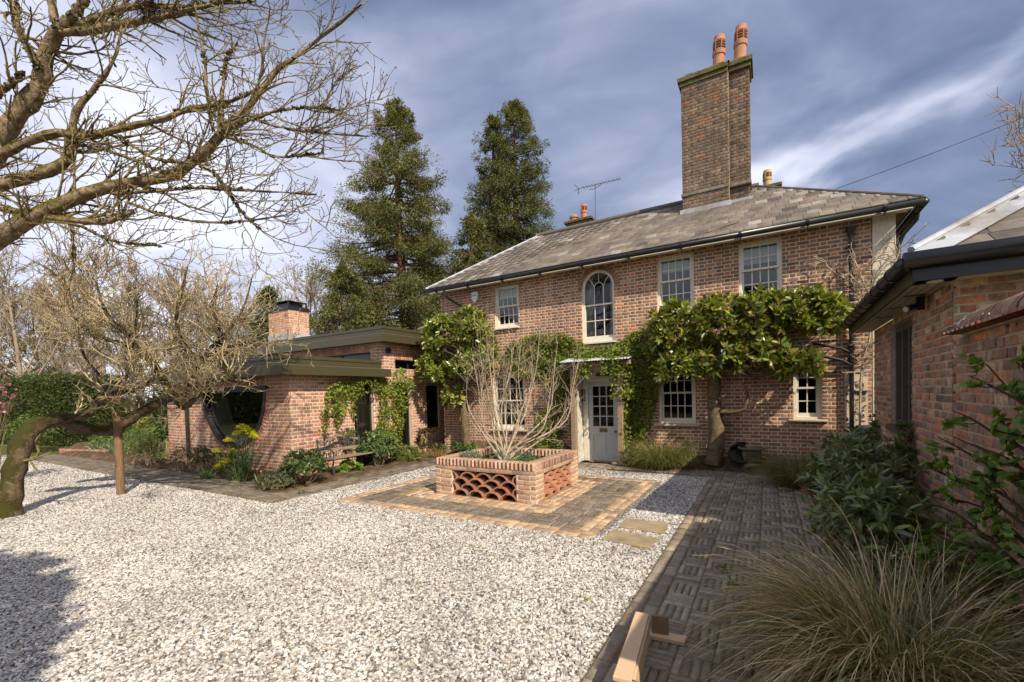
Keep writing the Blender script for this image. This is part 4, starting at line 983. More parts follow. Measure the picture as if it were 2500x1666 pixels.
# aerial
mb = MB(); p0 = at(1453, 545, 17.2); p1 = at(1453, 452, 17.2); a0 = at(1413, 461, 17.0); a1 = at(1514, 437, 17.4)
mb.tube([p0 - [0, 0, .5], p1], .015, 6); mb.tube([a0, a1], .012, 6)
mb.tube([p1 - [.25, .0, .12], p1 - [0, 0, .14], p1 + [.25, 0, -.05]], .01, 5)
ax = nrm(a1 - a0)
for t in np.linspace(.12, 1, 14):
    c = a0 + (a1 - a0) * t; mb.tube([c - np.array([.0, .16, .0]), c + np.array([.0, .16, .0])], .006, 4); mb.tube([c - [0, 0, .035], c + [0, 0, .035]], .007, 4)
for s in (-1, 1): mb.tube([a0, a0 + np.array([-.12, s * .2, s * .14])], .012, 5); mb.tube([a0, a0 + np.array([-.10, -s * .2, s * .10])], .012, 5)
tag(mb.build('television_aerial', M['iron']), 'thin grey television aerial on a mast behind the roof ridge', 'aerial')
# overhead wire to the eaves
wp = [np.array([-1.35, 9.93, 4.9]) * (1 - t) + at(2560, 262, 9.5) * t - np.array([0, 0, .35 * t * (1 - t)]) for t in np.linspace(0, 1, 24)]
mb = MB(); mb.tube(wp, .007, 5); tag(mb.build('overhead_wire', M['black']), 'thin black overhead wire running from the gutter across the sky', 'wire')
# ------------------------------------------------------------------ garden room (modern brick extension)
EPAL = 1.22 * np.array([(.33, .185, .135), (.29, .165, .125), (.39, .225, .13), (.36, .20, .15), (.25, .15, .12), (.38, .12, .075), (.34, .22, .16), (.215, .135, .11)])
EPAL = EPAL * np.array([1.04, .98, .92]); ext = empty('garden_room', (0, 0, 0))
tag(ext, 'single-storey modern brick garden room with olive flat roofs and round window', 'house extension')
EX, EYF = -8.95, 5.77; EXL = -14.65; ETOP = 2.29
CW = (-11.25, 2.0, 1.435)
erng = np.random.default_rng(21)
ep = [.20, .17, .12, .17, .12, .03, .12, .07]
def front_holes(z):
    h = []
    cx, cz, r = CW; R = r + .11
    if z < 2.09 and abs(z - cz) < R:
        w_ = math.sqrt(R * R - (z - cz) ** 2); h.append((cx - w_ - EXL, cx + w_ - EXL))
    elif z >= 2.09: h.append((cx - r - .02 - EXL, cx + r + .02 - EXL))
    return h
m_, c_, k_ = brick_wall((EXL, EYF, 0), (1, 0, 0), (0, -1, 0), EX - EXL, 0, ETOP, front_holes, erng, 8, ep, ep, course=.079, Ls=.228, joint=.0165, jit=.003, rough=.006)
core_mesh('wall', (EXL, EYF, 0), (1, 0, 0), (0, -1, 0), k_, M['mortar_new'], ext, .24, .002)
cx, cz, r = CW
nb = 58
for k in range(nb):                                              # ring of brick headers round the window
    a = math.pi + math.pi * (k + .5) / nb; d = np.array([math.cos(a), 0, math.sin(a)]); t = np.array([-math.sin(a), 0, math.cos(a)])
    m_.append(mat4(np.array([cx, EYF + .017, cz]) + d * (r + .055), t * (math.pi * (r + .05) / nb - .011), d * .10, np.array([0, -.020, 0]))); c_.append(erng.choice(8, p=ep))
for k in range(int(2 * (r + .02) / .079)):                       # soldier course over it
    x = cx - r - .02 + .079 * (k + .5); m_.append(mat4((x, EYF + .017, 2.19), np.array([.068, 0, 0]), np.array([0, 0, .185]), np.array([0, -.02, 0]))); c_.append(erng.choice(8, p=ep))
mb = MB(); mb.box((cx - r - .02, EYF + .008, 2.08), (cx + r + .02, EYF + .22, ETOP))
for k in range(60):
    a0, a1 = math.pi + math.pi * k / 60, math.pi + math.pi * (k + 1) / 60
    mb.prism([(cx + math.cos(a) * rr, EYF + .008, cz + math.sin(a) * rr) for a, rr in ((a0, r - .002), (a0, r + .16), (a1, r + .16), (a1, r - .002))], (0, .2, 0))
mb.build('window_surround', M['mortar_new'], ext)
DR = (1.70, 2.34)                                                # glazed door in the bench wall, along y from the corner
def side_holes(z): return [DR] if z < 2.14 else []
a_, b_, k_ = brick_wall((EX, EYF, 0), (0, 1, 0), (1, 0, 0), 2.98, 0, ETOP, side_holes, erng, 8, ep, ep, course=.079, Ls=.228, joint=.0165, jit=.003, rough=.006)
m_ += a_; c_ += b_; core_mesh('wall', (EX, EYF + .001, 0), (0, 1, 0), (1, 0, 0), k_, M['mortar_new'], ext, .24, .002)
# taller block behind
UX, UY = -9.2, 8.75; UT = 3.25
def up_front(z): return [(2.25, 4.93)] if 2.68 < z < 3.02 else ([(2.25, 4.93)] if 3.02 <= z else [])
a_, b_, k_ = brick_wall((-14.65, UY, 0), (1, 0, 0), (0, -1, 0), 5.45, 2.3, UT, up_front, erng, 8, ep, ep, course=.079, Ls=.228, joint=.0165, jit=.003); m_ += a_; c_ += b_
core_mesh('wall', (-14.65, UY, 0), (1, 0, 0), (0, -1, 0), k_, M['mortar_new'], ext, .24, .002)
def up_side(z):
    h = []
    if z < 2.12: h.append((.36, 1.02))
    if .70 < z < 2.10: h.append((1.70, 2.32))
    if 2.50 < z < 2.80: h.append((.42, 1.95))
    if 2.80 <= z < 3.02: h.append((.42, 1.95))
    return h
a_, b_, k_ = brick_wall((UX, UY, 0), (0, 1, 0), (1, 0, 0), 3.7, 0, UT, up_side, erng, 8, ep, ep, course=.079, Ls=.228, joint=.0165, jit=.003); m_ += a_; c_ += b_
core_mesh('wall', (UX, UY + .001, 0), (0, 1, 0), (1, 0, 0), k_, M['mortar_new'], ext, .24, .002)
for k in range(33): m_.append(mat4((-12.40 + .081 * (k + .5), UY + .017, 3.135), np.array([.07, 0, 0]), np.array([0, 0, .20]), np.array([0, -.02, 0]))); c_.append(erng.choice(8, p=ep))
for k in range(19): m_.append(mat4((UX - .017, UY + .42 + .0805 * (k + .5), 2.905), np.array([0, .07, 0]), np.array([0, 0, .20]), np.array([.02, 0, 0]))); c_.append(erng.choice(8, p=ep))
MB().box((-12.40, UY + .008, 3.03), (-9.72, UY + .2, UT)).box((UX - .2, UY + .42, 2.80), (UX - .008, UY + 1.95, 3.02)).build('lintel_mortar', M['mortar_new'], ext)
pieces(ext, 'brick', BRICK, m_, c_, EPAL, M['brick'], 'brick_courses', 300)
# back and inner shells
MB().box((-14.64, 12.4, 0), (-9.4, 12.6, UT)).box((-14.66, 5.98, 0), (-14.45, 12.5, 2.3)).build('back_wall', M['mortar_new'], ext)
MB().box((-14.5, 6.0, .02), (-9.4, 12.4, .04)).build('floor', M['floor_room'], ext)
MB().box((-14.44, 12.36, .04), (-9.44, 12.39, 3.2)).box((-14.44, 6.02, .04), (-14.41, 12.35, 3.2)).box((-9.47, 8.98, .04), (-9.445, 12.3, 3.2)).build('inner_wall', M['room'], ext)
# round window: frame, lining and pane
def ring(r0, r1, y0, y1, cx, cz, top, k=64):
    mb = MB(); a_s = math.asin(min(1, (top - cz) / r1)); A = np.linspace(math.pi - math.asin((top - cz) / r1), 2 * math.pi + math.asin((top - cz) / r1), k)
    for i in range(k - 1):
        q = []
        for a, rr in ((A[i], r0), (A[i], r1), (A[i + 1], r1), (A[i + 1], r0)): q.append((cx + rr * math.cos(a), y0, cz + rr * math.sin(a)))
        mb.prism(q, (0, y1 - y0, 0))
    return mb
mb = ring(1.335, 1.43, EYF - .012, EYF + .13, cx, cz, 2.08); mb.box((cx - 1.43, EYF - .010, 2.00), (cx + 1.43, EYF + .128, 2.078)); mb.box((cx - 1.38, EYF + .02, 1.955), (cx + 1.38, EYF + .12, 1.999))
rw = mb.build('round_window', M['dark_metal'], ext)
ring(1.29, 1.325, EYF + .131, EYF + .55, cx, cz, 2.04).build('window_lining', M['lining'] if 'lining' in M else M['soffit'], rw)
A = np.linspace(math.pi, 2 * math.pi, 40); link('pane', mesh_np('pane', [(cx + 1.34 * math.cos(a), EYF + .08, cz + 1.34 * math.sin(a)) for a in A], [tuple(range(40))], M['glass']), rw)
for (x, w_) in ((-11.75, .30), (-11.05, .10)):
    MB().box((x, 6.9, .04), (x + w_, 7.05, 2.25)).build('inner_pier', M['pier'] if 'pier' in M else M['post_wood'], rw)
# glazing of the side walls
def glazed(x, y0, y1, z0, z1, split=None, curtain=False, inset=.10, name='glazed_door'):
    mb = MB(); t = .05; xa, xb = x - inset - .06, x - inset
    mb.box((xa, y0, z0), (xb, y0 + t, z1)); mb.box((xa, y1 - t, z0), (xb, y1, z1)); mb.box((xa, y0 + t, z1 - t), (xb, y1 - t, z1)); mb.box((xa, y0 + t, z0), (xb, y1 - t, z0 + t))
    if split: mb.box((xa, y0 + split - t / 2, z0 + t), (xb, y0 + split + t / 2, z1 - t))
    o = mb.build(name, M['dark_metal'], ext)
    ys = [y0 + t, y1 - t] if not split else [y0 + t, y0 + split - t / 2, y0 + split + t / 2, y1 - t]
    for a, b in zip(ys[::2], ys[1::2]):
        link('pane', mesh_np('pane', [(xb - .02, a, z0 + t), (xb - .02, b, z0 + t), (xb - .02, b, z1 - t), (xb - .02, a, z1 - t)], [(0, 1, 2, 3)], M['glass']), o)
    if curtain: MB().box((xa - .10, y0 + .16, z0 + .02), (xa - .07, y1, z1)).build('blind', M['olive_blind'], o)
M['olive_blind'] = surf('fawn_blind', (.20, .165, .10), .9, var=.08, scale=8, spec=.1)
glazed(EX, EYF + DR[0], EYF + DR[1], .05, 2.13, .16, True); glazed(UX, UY + .36, UY + 1.02, .05, 2.11, None, True)
MB().box((UX - .5, UY + 1.45, .4), (UX - .46, UY + 2.6, 2.3)).build('inner_panel', M['room'], ext)
glazed(UX, UY + 1.70, UY + 2.32, .71, 2.095, None, False, .08, 'window'); glazed(UX, UY + .42, UY + 1.95, 2.51, 2.80, .62, False, .10, 'window')
mb = MB(); mb.box((-12.40, UY + .08, 2.69), (-9.72, UY + .14, 2.73)); mb.box((-12.40, UY + .08, 2.98), (-9.72, UY + .14, 3.02))
for x in (-12.40, -11.1, -9.77): mb.box((x, UY + .081, 2.73), (x + .05, UY + .139, 2.98))
o = mb.build('window', M['dark_metal'], ext); link('pane', mesh_np('pane', [(-12.36, UY + .12, 2.72), (-9.75, UY + .12, 2.72), (-9.75, UY + .12, 2.99), (-12.36, UY + .12, 2.99)], [(0, 1, 2, 3)], M['glass']), o)
# flat roofs with stepped olive fascias
def flat_roof(xl, xr, y0, y1, zb, band):
    o = empty('flat_roof', (0, 0, 0)); o.parent = ext
    d = .02
    def band_(x, y, za, zb_, ye, cat):
        MB().box((xl, y, za), (x, y + d, zb_)).build(cat, M['olive'], o); MB().box((x - d, y + d + .001, za), (x, ye, zb_)).build(cat, M['olive'], o)
    band_(xr, y0, zb, zb + band, y1, 'fascia'); band_(xr - .12, y0 + .14, zb + band + .012, zb + 2 * band + .02, y1 - .22, 'upper_fascia')
    band_(xr - .105, y0 + .125, zb + 2 * band - .05, zb + 2 * band + .025, y1 - .22, 'drip_edge')
    MB().box((xl, y0 + d + .002, zb + .012), (xr - d - .002, y1, zb + .03)).build('soffit', M['olive'], o)
    MB().box((xl, y0 + .002, zb + band + .002), (xr - .002, y1, zb + band + .01)).build('ledge', M['olive_edge'], o)
    MB().box((xl, y0 + .17, zb + band + .02), (xr - .15, y1 - .24, zb + 2 * band)).build('deck', M['lead'], o)
M['olive_edge'] = surf('pale_olive_edge', (.16, .145, .10), .4, var=.1, scale=6, spec=.5)
flat_roof(-15.0, -8.61, 5.43, 8.43, 2.262, .20); flat_roof(-15.0, -8.86, 8.42, 12.7, 3.235, .205)
# chimney of the garden room
ech = empty('chimney', (0, 0, 0)); ech.parent = ext
gx0, gx1, gy0, gy1 = -14.28, -13.19, 8.58, 9.30
a_ = []; b_ = []
for (P0, U, N, wd) in (((gx0, gy0, 0), (1, 0, 0), (0, -1, 0), gx1 - gx0), ((gx1, gy0, 0), (0, 1, 0), (1, 0, 0), gy1 - gy0)):
    q, w_, _ = brick_wall(P0, U, N, wd, 3.86, 4.62, lambda z: [], erng, 8, [.2, .12, .3, .15, .03, .03, .14, .03], None, course=.079, Ls=.228, joint=.0165); a_ += q; b_ += w_
MB().box((gx0 + .006, gy0 + .006, 3.6), (gx1 - .006, gy1, 4.62)).build('chimney_core', M['mortar_new'], ech)
pieces(ech, 'brick', BRICK, a_, b_, EPAL * 1.12, M['brick'], 'brick_courses', 150)
MB().box((gx0 - .03, gy0 - .03, 3.55), (gx1 + .03, gy1 + .03, 3.87)).build('lead_apron', M['lead'], ech, bevel=.01)
MB().box((gx0 - .03, gy0 - .03, 4.62), (gx1 + .03, gy1 + .03, 4.73)).build('metal_collar', M['black'], ech)
mb = MB()
for x in (gx0 + .05, gx1 - .05):
    for y in (gy0 + .05, gy1 - .05): mb.box((x - .02, y - .02, 4.73), (x + .02, y + .02, 4.90))
mb.box((gx0 + .15, gy0 + .12, 4.731), (gx1 - .15, gy1 - .12, 4.86)); mb.build('cowl_legs', M['black'], ech)
cxm, cym = (gx0 + gx1) / 2, (gy0 + gy1) / 2
mb = MB(); P = [(gx0, gy0, 4.90), (gx1, gy0, 4.90), (gx1, gy1, 4.90), (gx0, gy1, 4.90), (cxm - .1, cym, 5.02), (cxm + .1, cym, 5.02)]
mb.add(P, [(0, 1, 5, 4), (1, 2, 5), (2, 3, 4, 5), (3, 0, 4), (3, 2, 1, 0)]); mb.build('cowl_lid', M['black'], ech)
mb = MB(); mb.lathe([(.05, 0), (.075, .01), (.075, .09), (.06, .11), (.02, .115)], (0, 0, 0), 16); o = mb.build('wall_light', M['black'], ext); o.matrix_local = Matrix.Translation((UX - .01, UY + .14, 3.03)) @ Matrix.Rotation(math.pi / 2, 4, 'Y')
mb = MB(); mb.tube([(-13.38, 5.70, .05), (-13.38, 5.70, 2.2)], .045, 10); mb.build('downpipe', M['dark_metal'], ext)
mb = MB(); mb.lathe([(.03, 0), (.05, .005), (.05, .05), (.03, .06)], (0, 0, 0), 14); o = mb.build('wall_light', M['black'], ext); o.matrix_local = Matrix.Translation((UX, UY + 1.28, .38)) @ Matrix.Rotation(math.pi / 2, 4, 'Y')

# ------------------------------------------------------------------ outbuilding on the right
OPAL = 1.30 * np.array([(.30, .135, .075), (.24, .12, .08), (.16, .105, .08), (.33, .22, .145), (.40, .15, .07), (.10, .08, .072), (.42, .33, .23), (.22, .16, .12)])
OPAL = (OPAL * .84 + OPAL.mean(0) * .16) * 1.12; out = empty('outbuilding', (0, 0, 0))
tag(out, 'low reclaimed-brick outbuilding with black gutter and slate hipped roof at right', 'outbuilding')
oa = math.atan2(.123, 3.96); OU = np.array([math.sin(oa), math.cos(oa), 0]); ON = np.array([-math.cos(oa), math.sin(oa), 0]); OA = np.array([1.36, 5.141, 0]); OT = 2.60
orng = np.random.default_rng(33); op_ = [.20, .18, .14, .12, .10, .10, .06, .10]
OW = (1.44, 2.62, 1.20, 2.49)
m_, c_, k_ = brick_wall(OA, OU, ON, 3.96, 0, OT, lambda z: [(OW[0], OW[1])] if OW[2] < z < OW[3] else [], orng, 8, op_, None, course=.0745, Ls=.225, joint=.015, jit=.007, rough=.03)
core_mesh('wall', OA, OU, ON, k_, M['mortar_grey'], out, .22, .004)
OU2 = -ON; ON2 = -OU
a_, b_, k2 = brick_wall(OA + OU * .0, OU2, ON2, 2.6, 0, OT + .02, lambda z: [], orng, 8, op_, None, course=.0745, Ls=.225, joint=.015, jit=.007, rough=.03)
core_mesh('wall', OA + OU * .001, OU2, ON2, k2, M['mortar_grey'], out, .22, .004)
core_mesh('wall', OA + OU * 3.96, OU2, OU, [(0, 2.6, 0, OT)], M['mortar_grey'], out, .2, .0)
pieces(out, 'brick', BRICK, m_ + a_, c_ + b_, OPAL, M['brick_old'], 'brick_courses', 300)
def ol(u, n, z): return OA + OU * u + ON * n + np.array([0, 0, z])
M['louvre'] = surf('grey_brown_frame', (.075, .062, .048), .6, var=.2, scale=12, spec=.35)
def obx(name, u0, u1, n0, n1, z0, z1, mat, parent, bevel=0):
    mb = MB(); mb.obox(ol(u0, n0, z0), OU * (u1 - u0), ON * (n1 - n0), (0, 0, z1 - z0)); return mb.build(name, mat, parent, bevel=bevel)
wn = obx('window', OW[0] - .02, OW[1] + .02, -.10, -.05, OW[2] - .0, OW[2] + .06, M['louvre'], out)
mb = MB()
for u in np.linspace(OW[0], OW[1] - .06, 4): mb.obox(ol(u, -.10, OW[2] + .06), OU * .06, ON * .055, (0, 0, OW[3] - OW[2] - .13))
mb.obox(ol(OW[0], -.10, OW[3] - .07), OU * (OW[1] - OW[0]), ON * .05, (0, 0, .07)); mb.build('window_frame', M['louvre'], wn)
us = np.linspace(OW[0], OW[1] - .06, 4); pw = us[1] - us[0]
for u in us[:3]:
    link('pane', mesh_np('pane', [ol(u + .06, -.085, OW[2] + .06), ol(u + pw, -.085, OW[2] + .06), ol(u + pw, -.085, OW[3] - .07), ol(u + .06, -.085, OW[3] - .07)], [(0, 1, 2, 3)], M['glass']), wn)
    for z in np.arange(OW[2] + .10, OW[3] - .1, .105):
        mb = MB(); mb.obox(ol(u + .07, -.20, z), OU * (pw - .07), ON * .05 + np.array([0, 0, -.05]), (0, 0, .012)); mb.build('shutter_slat', M['shutter'] if 'shutter' in M else M['soffit'], wn)
obx('room', OW[0] - .2, OW[1] + .2, -1.2, -1.15, .8, 2.8, M['room'], wn)
obx('sill', OW[0] - .06, OW[1] + .06, -.09, .055, OW[2] - .075, OW[2] - .004, M['louvre'], wn, .006)
# eaves
obx('soffit', -.22, 4.20, .004, .28, 2.602, 2.622, M['soffit'], out)
mb = MB()
for n in (.07, .14, .21): mb.obox(ol(-.21, n, 2.5995), OU * 4.4, ON * .006, (0, 0, .002))
mb.build('soffit_joint', M['dark_metal'], out)
for u in (.55, 1.35, 2.15): obx('soffit_vent', u, u + .05, .06, .22, 2.594, 2.6015, M['black'], out)
obx('fascia_board', -.24, 4.22, .282, .305, 2.585, 2.76, M['oldwood'], out)
g = MB(); g.tube([ol(-.28, .368, 2.735), ol(4.25, .368, 2.735)], .062, 12); gut = g.build('gutter', M['oldgutter'] if 'oldgutter' in M else M['black'], out, smooth=True)
g = MB()
for u in np.arange(.1, 4.2, .42): g.tube([ol(u - .02, .368, 2.735), ol(u + .02, .368, 2.735)], .072, 12)
g.build('gutter_bracket', M['black'], gut)
E0 = ol(-.30, .40, 0)
def nl(w_, d, z): return OA + OU2 * w_ + ON2 * d + np.array([0, 0, z])
mb = MB(); mb.obox(nl(-.305, .222, 2.595), OU2 * 3.2, ON2 * .03, (0, 0, .185)); mb.build('fascia_board', M['black'], out)
mb = MB(); mb.obox(nl(-.28, .004, 2.602), OU2 * 3.0, ON2 * .216, (0, 0, .02)); mb.build('soffit', M['soffit'], out)
g = MB(); g.tube([nl(-.37, .30, 2.765), nl(2.9, .30, 2.765)], .068, 12); g.build('gutter', M['black'], out, smooth=True)
# hipped roof
OE = 2.79; PT = math.tan(math.radians(33))
hw = 2.2
C0 = nl(-.31, .24, OE); C1 = nl(2 * hw - .31, .24, OE); C2 = ol(4.22, .31, OE); R0 = C0 + OU2 * hw + OU * hw + np.array([0, 0, hw * PT]); R1 = ol(4.22 - hw, .31 - hw, OE + hw * PT); C3 = C2 + OU2 * 2 * hw
orf = link('roof', mesh_np('roof', [C0, C1, R0, C2, R1, C3], [(0, 1, 2), (0, 2, 4, 3), (1, 5, 4, 2), (3, 4, 5), (0, 3, 5, 1)], M['slate_plain']), out)
ns = nrm(OU * 1 + np.array([0, 0, PT])); nn_ = nrm(np.cross(OU2, ns)); 
if nn_[2] < 0: nn_ = -nn_
lenS = hw / math.cos(math.radians(33))
slates(orf, C0, OU2, ns, nn_, lenS, None, lambda s: (s * math.cos(math.radians(33)) + .02, 2 * hw - s * math.cos(math.radians(33)) - .02), .24, .40, srng, 60)
ns2 = nrm(-ON * 1 + np.array([0, 0, PT])); n2_ = nrm(np.cross(ns2, OU))
if n2_[2] < 0: n2_ = -n2_
slates(orf, C0, OU, ns2, n2_, lenS, None, lambda s: (s * math.cos(math.radians(33)) + .02, 4.44 - s * math.cos(math.radians(33))), .24, .40, srng, 60)
hd = R0 - C0; mb = MB(); mb.obox(C0 + nn_ * .050, hd, OU2 * .24, nn_ * .006); mb.obox(C0 + n2_ * .050, hd, OU * .24, n2_ * .006); mb.tube([C0 + np.array([0, 0, .07]), R0 + np.array([0, 0, .07])], .03, 8)
mb.build('hip_flashing', M['lead'], orf)
# lamp and camera under the eaves
cmr = empty('security_camera', (0, 0, 0)); pc = ol(.72, .07, 2.51); cmr.location = pc
tag(cmr, 'small black security camera under the soffit of the outbuilding', 'camera')
mb = MB(); mb.box((-.03, -.03, -.04), (.03, .03, .09)); mb.tube([(0, 0, 0), (-.06, -.05, -.02)], .02, 8); mb.build('bracket', M['black'], cmr)
mb = MB(); mb.tube([(-.03, -.03, .0), (-.12, -.10, -.03)], .032, 12); mb.build('housing', M['black'], cmr); mb = MB(); mb.tube([(-.12, -.10, -.03), (-.135, -.113, -.035)], .027, 12); mb.build('lens_cover', M['lead'], cmr)
mb = MB(); mb.lathe([(.05, 0), (.055, .008), (.05, .012), (.001, .012)], tuple(nl(-.14, .13, 2.588)), 18); mb.build('soffit_light', M['cream'], out)

# ------------------------------------------------------------------ garden wall, nearest right
gw = empty('garden_wall', (0, 0, 0)); tag(gw, 'tall old brick garden wall with half-round terracotta coping, nearest right', 'wall')
GU = -OU; GN = ON; GA = OA + GU * .10 + GN * .012; GT = 2.11
m_, c_, k_ = brick_wall(GA, GU, GN, 3.65, 0, GT, lambda z: [], orng, 8, op_, None, course=.0745, Ls=.225, joint=.016, jit=.010, rough=.04)
core_mesh('wall', GA, GU, GN, k_, M['mortar_grey'], gw, .22, .008); pieces(gw, 'brick', BRICK, m_, c_, OPAL, M['brick_old'], 'brick_courses', 300)
HR = []; TI = []; hp = []; tp = []
for i in range(33):
    c = GA + GU * (.28 + i * .105); TI.append(mat4(c - GN * .12 + np.array([0, 0, GT + .012]), GU * .101, GN * .50, np.array([0, 0, .022]))); tp.append(i % 6)
pieces(gw, 'creasing_tile', brick_template(.03, .02, .2), TI, tp, np.array([(.34, .135, .08), (.30, .12, .075), (.38, .16, .09), (.27, .12, .08), (.33, .15, .1), (.24, .11, .08)]), M['brick_old'], 'creasing_tiles', 300)
MB().obox(GA + GU * .26 + GN * .02 + np.array([0, 0, GT - .002]), GU * 3.4, -GN * .28, (0, 0, .013)).build('bedding', M['mortar_grey'], gw)
k = 10; ang = np.linspace(0, math.pi, k); V0 = np.array([(u, -.5 * math.cos(a) , .5 * math.sin(a)) for u in (-.5, .5) for a in ang]); F0 = np.array([(i, i + 1, i + 1 + k, i + k) for i in range(k - 1)])
for i in range(30):
    c = GA + GU * (.33 + i * .112) - GN * .10 + np.array([0, 0, GT + .036]); HR.append(mat4(c, GU * .106, GN * .34 * (1 + .03 * math.sin(i * 5)), np.array([0, 0, .30]))); hp.append((i * 7) % 6)
pieces(gw, 'coping_brick', (V0, F0), HR, hp, np.array([(.30, .165, .105), (.27, .15, .10), (.33, .19, .12), (.24, .14, .10), (.29, .18, .13), (.21, .13, .095)]), M['brick_old'], 'coping_bricks', 300)
e0 = GA + GU * .275 - GN * .10 + np.array([0, 0, GT + .036]); MB().prism([e0 + GN * (-.17 * math.cos(a)) + np.array([0, 0, .15 * math.sin(a)]) for a in ang], GU * 4.5 * .02).build('coping_end', M['brick_old'], gw)

# ------------------------------------------------------------------ raised planter
PPAL = np.array([(.46, .285, .19), (.42, .26, .175), (.50, .33, .205), (.46, .29, .205), (.36, .22, .155), (.44, .21, .135), (.46, .31, .22), (.32, .20, .15)]); pl = empty('brick_planter', (-4.10, 6.85, 0)); tag(pl, 'square raised brick planter with terracotta scallop grilles on paved square', 'planter')
X0, X1, Y0, Y1, PH = -5.09, -3.115, 5.97, 7.73, .53
inv = np.array([-(-4.10), -6.85, 0])
def sh(m): 
    m = np.array(m); m[:, :3, 3] += inv; return m
prng = np.random.default_rng(44); m_ = []; c_ = []
fo = (.35, 1.635); ro = (.31, 1.475)
for (P0, U, N, wd, ho) in (((X0, Y0, 0), (1, 0, 0), (0, -1, 0), X1 - X0, fo), ((X1, Y0, 0), (0, 1, 0), (1, 0, 0), Y1 - Y0, ro), ((X1, Y1, 0), (-1, 0, 0), (0, 1, 0), X1 - X0, None), ((X0, Y1, 0), (0, -1, 0), (-1, 0, 0), Y1 - Y0, None)):
    a_, b_, k_ = brick_wall(P0, U, N, wd, .0, PH, lambda z, ho=ho: [ho] if ho and .02 < z < .44 else [], prng, 8, ep, None, course=.0757, Ls=.222, joint=.015, jit=.003, rough=.008, bond='stretcher')
    m_ += a_; c_ += b_
    core_mesh('planter_wall', np.array(P0, float) + inv, U, N, k_, M['mortar_new'], pl, .10, .006)
pp = []; pc = []
nx = 26; ny = 22; cw = .215
for i in range(nx):
    w_ = (X1 - X0) / nx; x = X0 + w_ * (i + .5)
    for y in (Y0 + cw / 2 - .008, Y1 - cw / 2 + .008): pp.append(mat4((x, y, PH + .004), np.array([w_ - .011, 0, 0]), np.array([0, cw, 0]), np.array([0, 0, .112 + prng.normal(0, .002)]))); pc.append(prng.choice(8, p=ep))
for i in range(ny):
    w_ = (Y1 - Y0 - 2 * cw + .01) / ny; y = Y0 + cw - .005 + w_ * (i + .5)
    for x in (X0 + cw / 2 - .008, X1 - cw / 2 + .008): pp.append(mat4((x, y, PH + .004), np.array([0, w_ - .011, 0]), np.array([-cw, 0, 0]), np.array([0, 0, .112 + prng.normal(0, .002)]))); pc.append(prng.choice(8, p=ep))
pieces(pl, 'coping_brick', brick_template(.03, .02, .06), sh(pp), pc, PPAL, M['brick'], 'coping_bricks', 300)
mb = MB(); q = .012
for (a, b) in (((X0 + q, Y0 + q), (X1 - q, Y0 + cw - .02)), ((X0 + q, Y1 - cw + .02), (X1 - q, Y1 - q)), ((X0 + q, Y0 + cw - .019), (X0 + cw - .02, Y1 - cw + .019)), ((X1 - cw + .02, Y0 + cw - .019), (X1 - q, Y1 - cw + .019))): mb.box((a[0] + inv[0], a[1] + inv[1], PH - .01), (b[0] + inv[0], b[1] + inv[1], PH + .107))
mb.build('coping_mortar', M['mortar_new'], pl)
pieces(pl, 'brick', BRICK, sh(m_), c_, PPAL, M['brick'], 'brick_courses', 300)
# terracotta scallops: half pipes in staggered rows
def scallops(P0, U, N, width, z0, z1, cols_, rows):
    P0 = np.array(P0, float) + inv; U = np.array(U, float); N = np.array(N, float); out_ = []
    wd = width / cols_; rr = wd / 2; th = .020; ah = .130; rh = (z1 - z0 - ah) / (rows - 1)
    A = np.linspace(0, math.pi, 9); V = []; F = []
    for d in (0, 1):
        for a in A: V.append((rr * math.cos(a), d, ah * math.sin(a))); V.append(((rr - th) * math.cos(a), d, (ah - th) * math.sin(a)))
    n2 = 18
    for i in range(8):
        F += [(2 * i, 2 * i + 2, 2 * i + 3, 2 * i + 1), (2 * i, n2 + 2 * i, n2 + 2 * i + 2, 2 * i + 2), (2 * i + 1, 2 * i + 3, n2 + 2 * i + 3, n2 + 2 * i + 1)]
    tm = (np.array(V), np.array(F)); ms = []
    for r_ in range(rows):
        off = 0 if r_ % 2 == 0 else .5
        for c in range(cols_ + (0 if off == 0 else 1)):
            u = (c + .5 - off) * wd
            if off and c == 0: u = wd * .01
            if off and c == cols_: u = width - wd * .01
            ms.append(mat4(P0 + U * u + np.array([0, 0, z0 + r_ * rh]) - N * .012, U * (.55 if (off and c in (0, cols_)) else .985), -N * .16, np.array([0, 0, 1.0])))
    pieces(pl, 'terracotta_tile', tm, ms, [i % 4 for i in range(len(ms))], np.array([(1, 1, 1), (.9, .9, .9), (1.1, 1.05, 1.0), (.95, .85, .8)]), M['terracotta'], 'terracotta_tiles', 300, True)
scallops((X0 + fo[0], Y0, 0), (1, 0, 0), (0, -1, 0), fo[1] - fo[0], .012, .44, 4, 4)
scallops((X1, Y0 + ro[0], 0), (0, 1, 0), (1, 0, 0), ro[1] - ro[0], .012, .44, 4, 4)
M['dark_earth'] = surf('dark_earth', (.03, .024, .018), 1.0, var=.4, scale=12, bump=.8, spec=.05)
MB().box((X0 + .20 + inv[0], Y0 + .20 + inv[1], .01), (X1 - .20 + inv[0], Y1 - .20 + inv[1], .50)).build('soil', M['dark_earth'], pl)

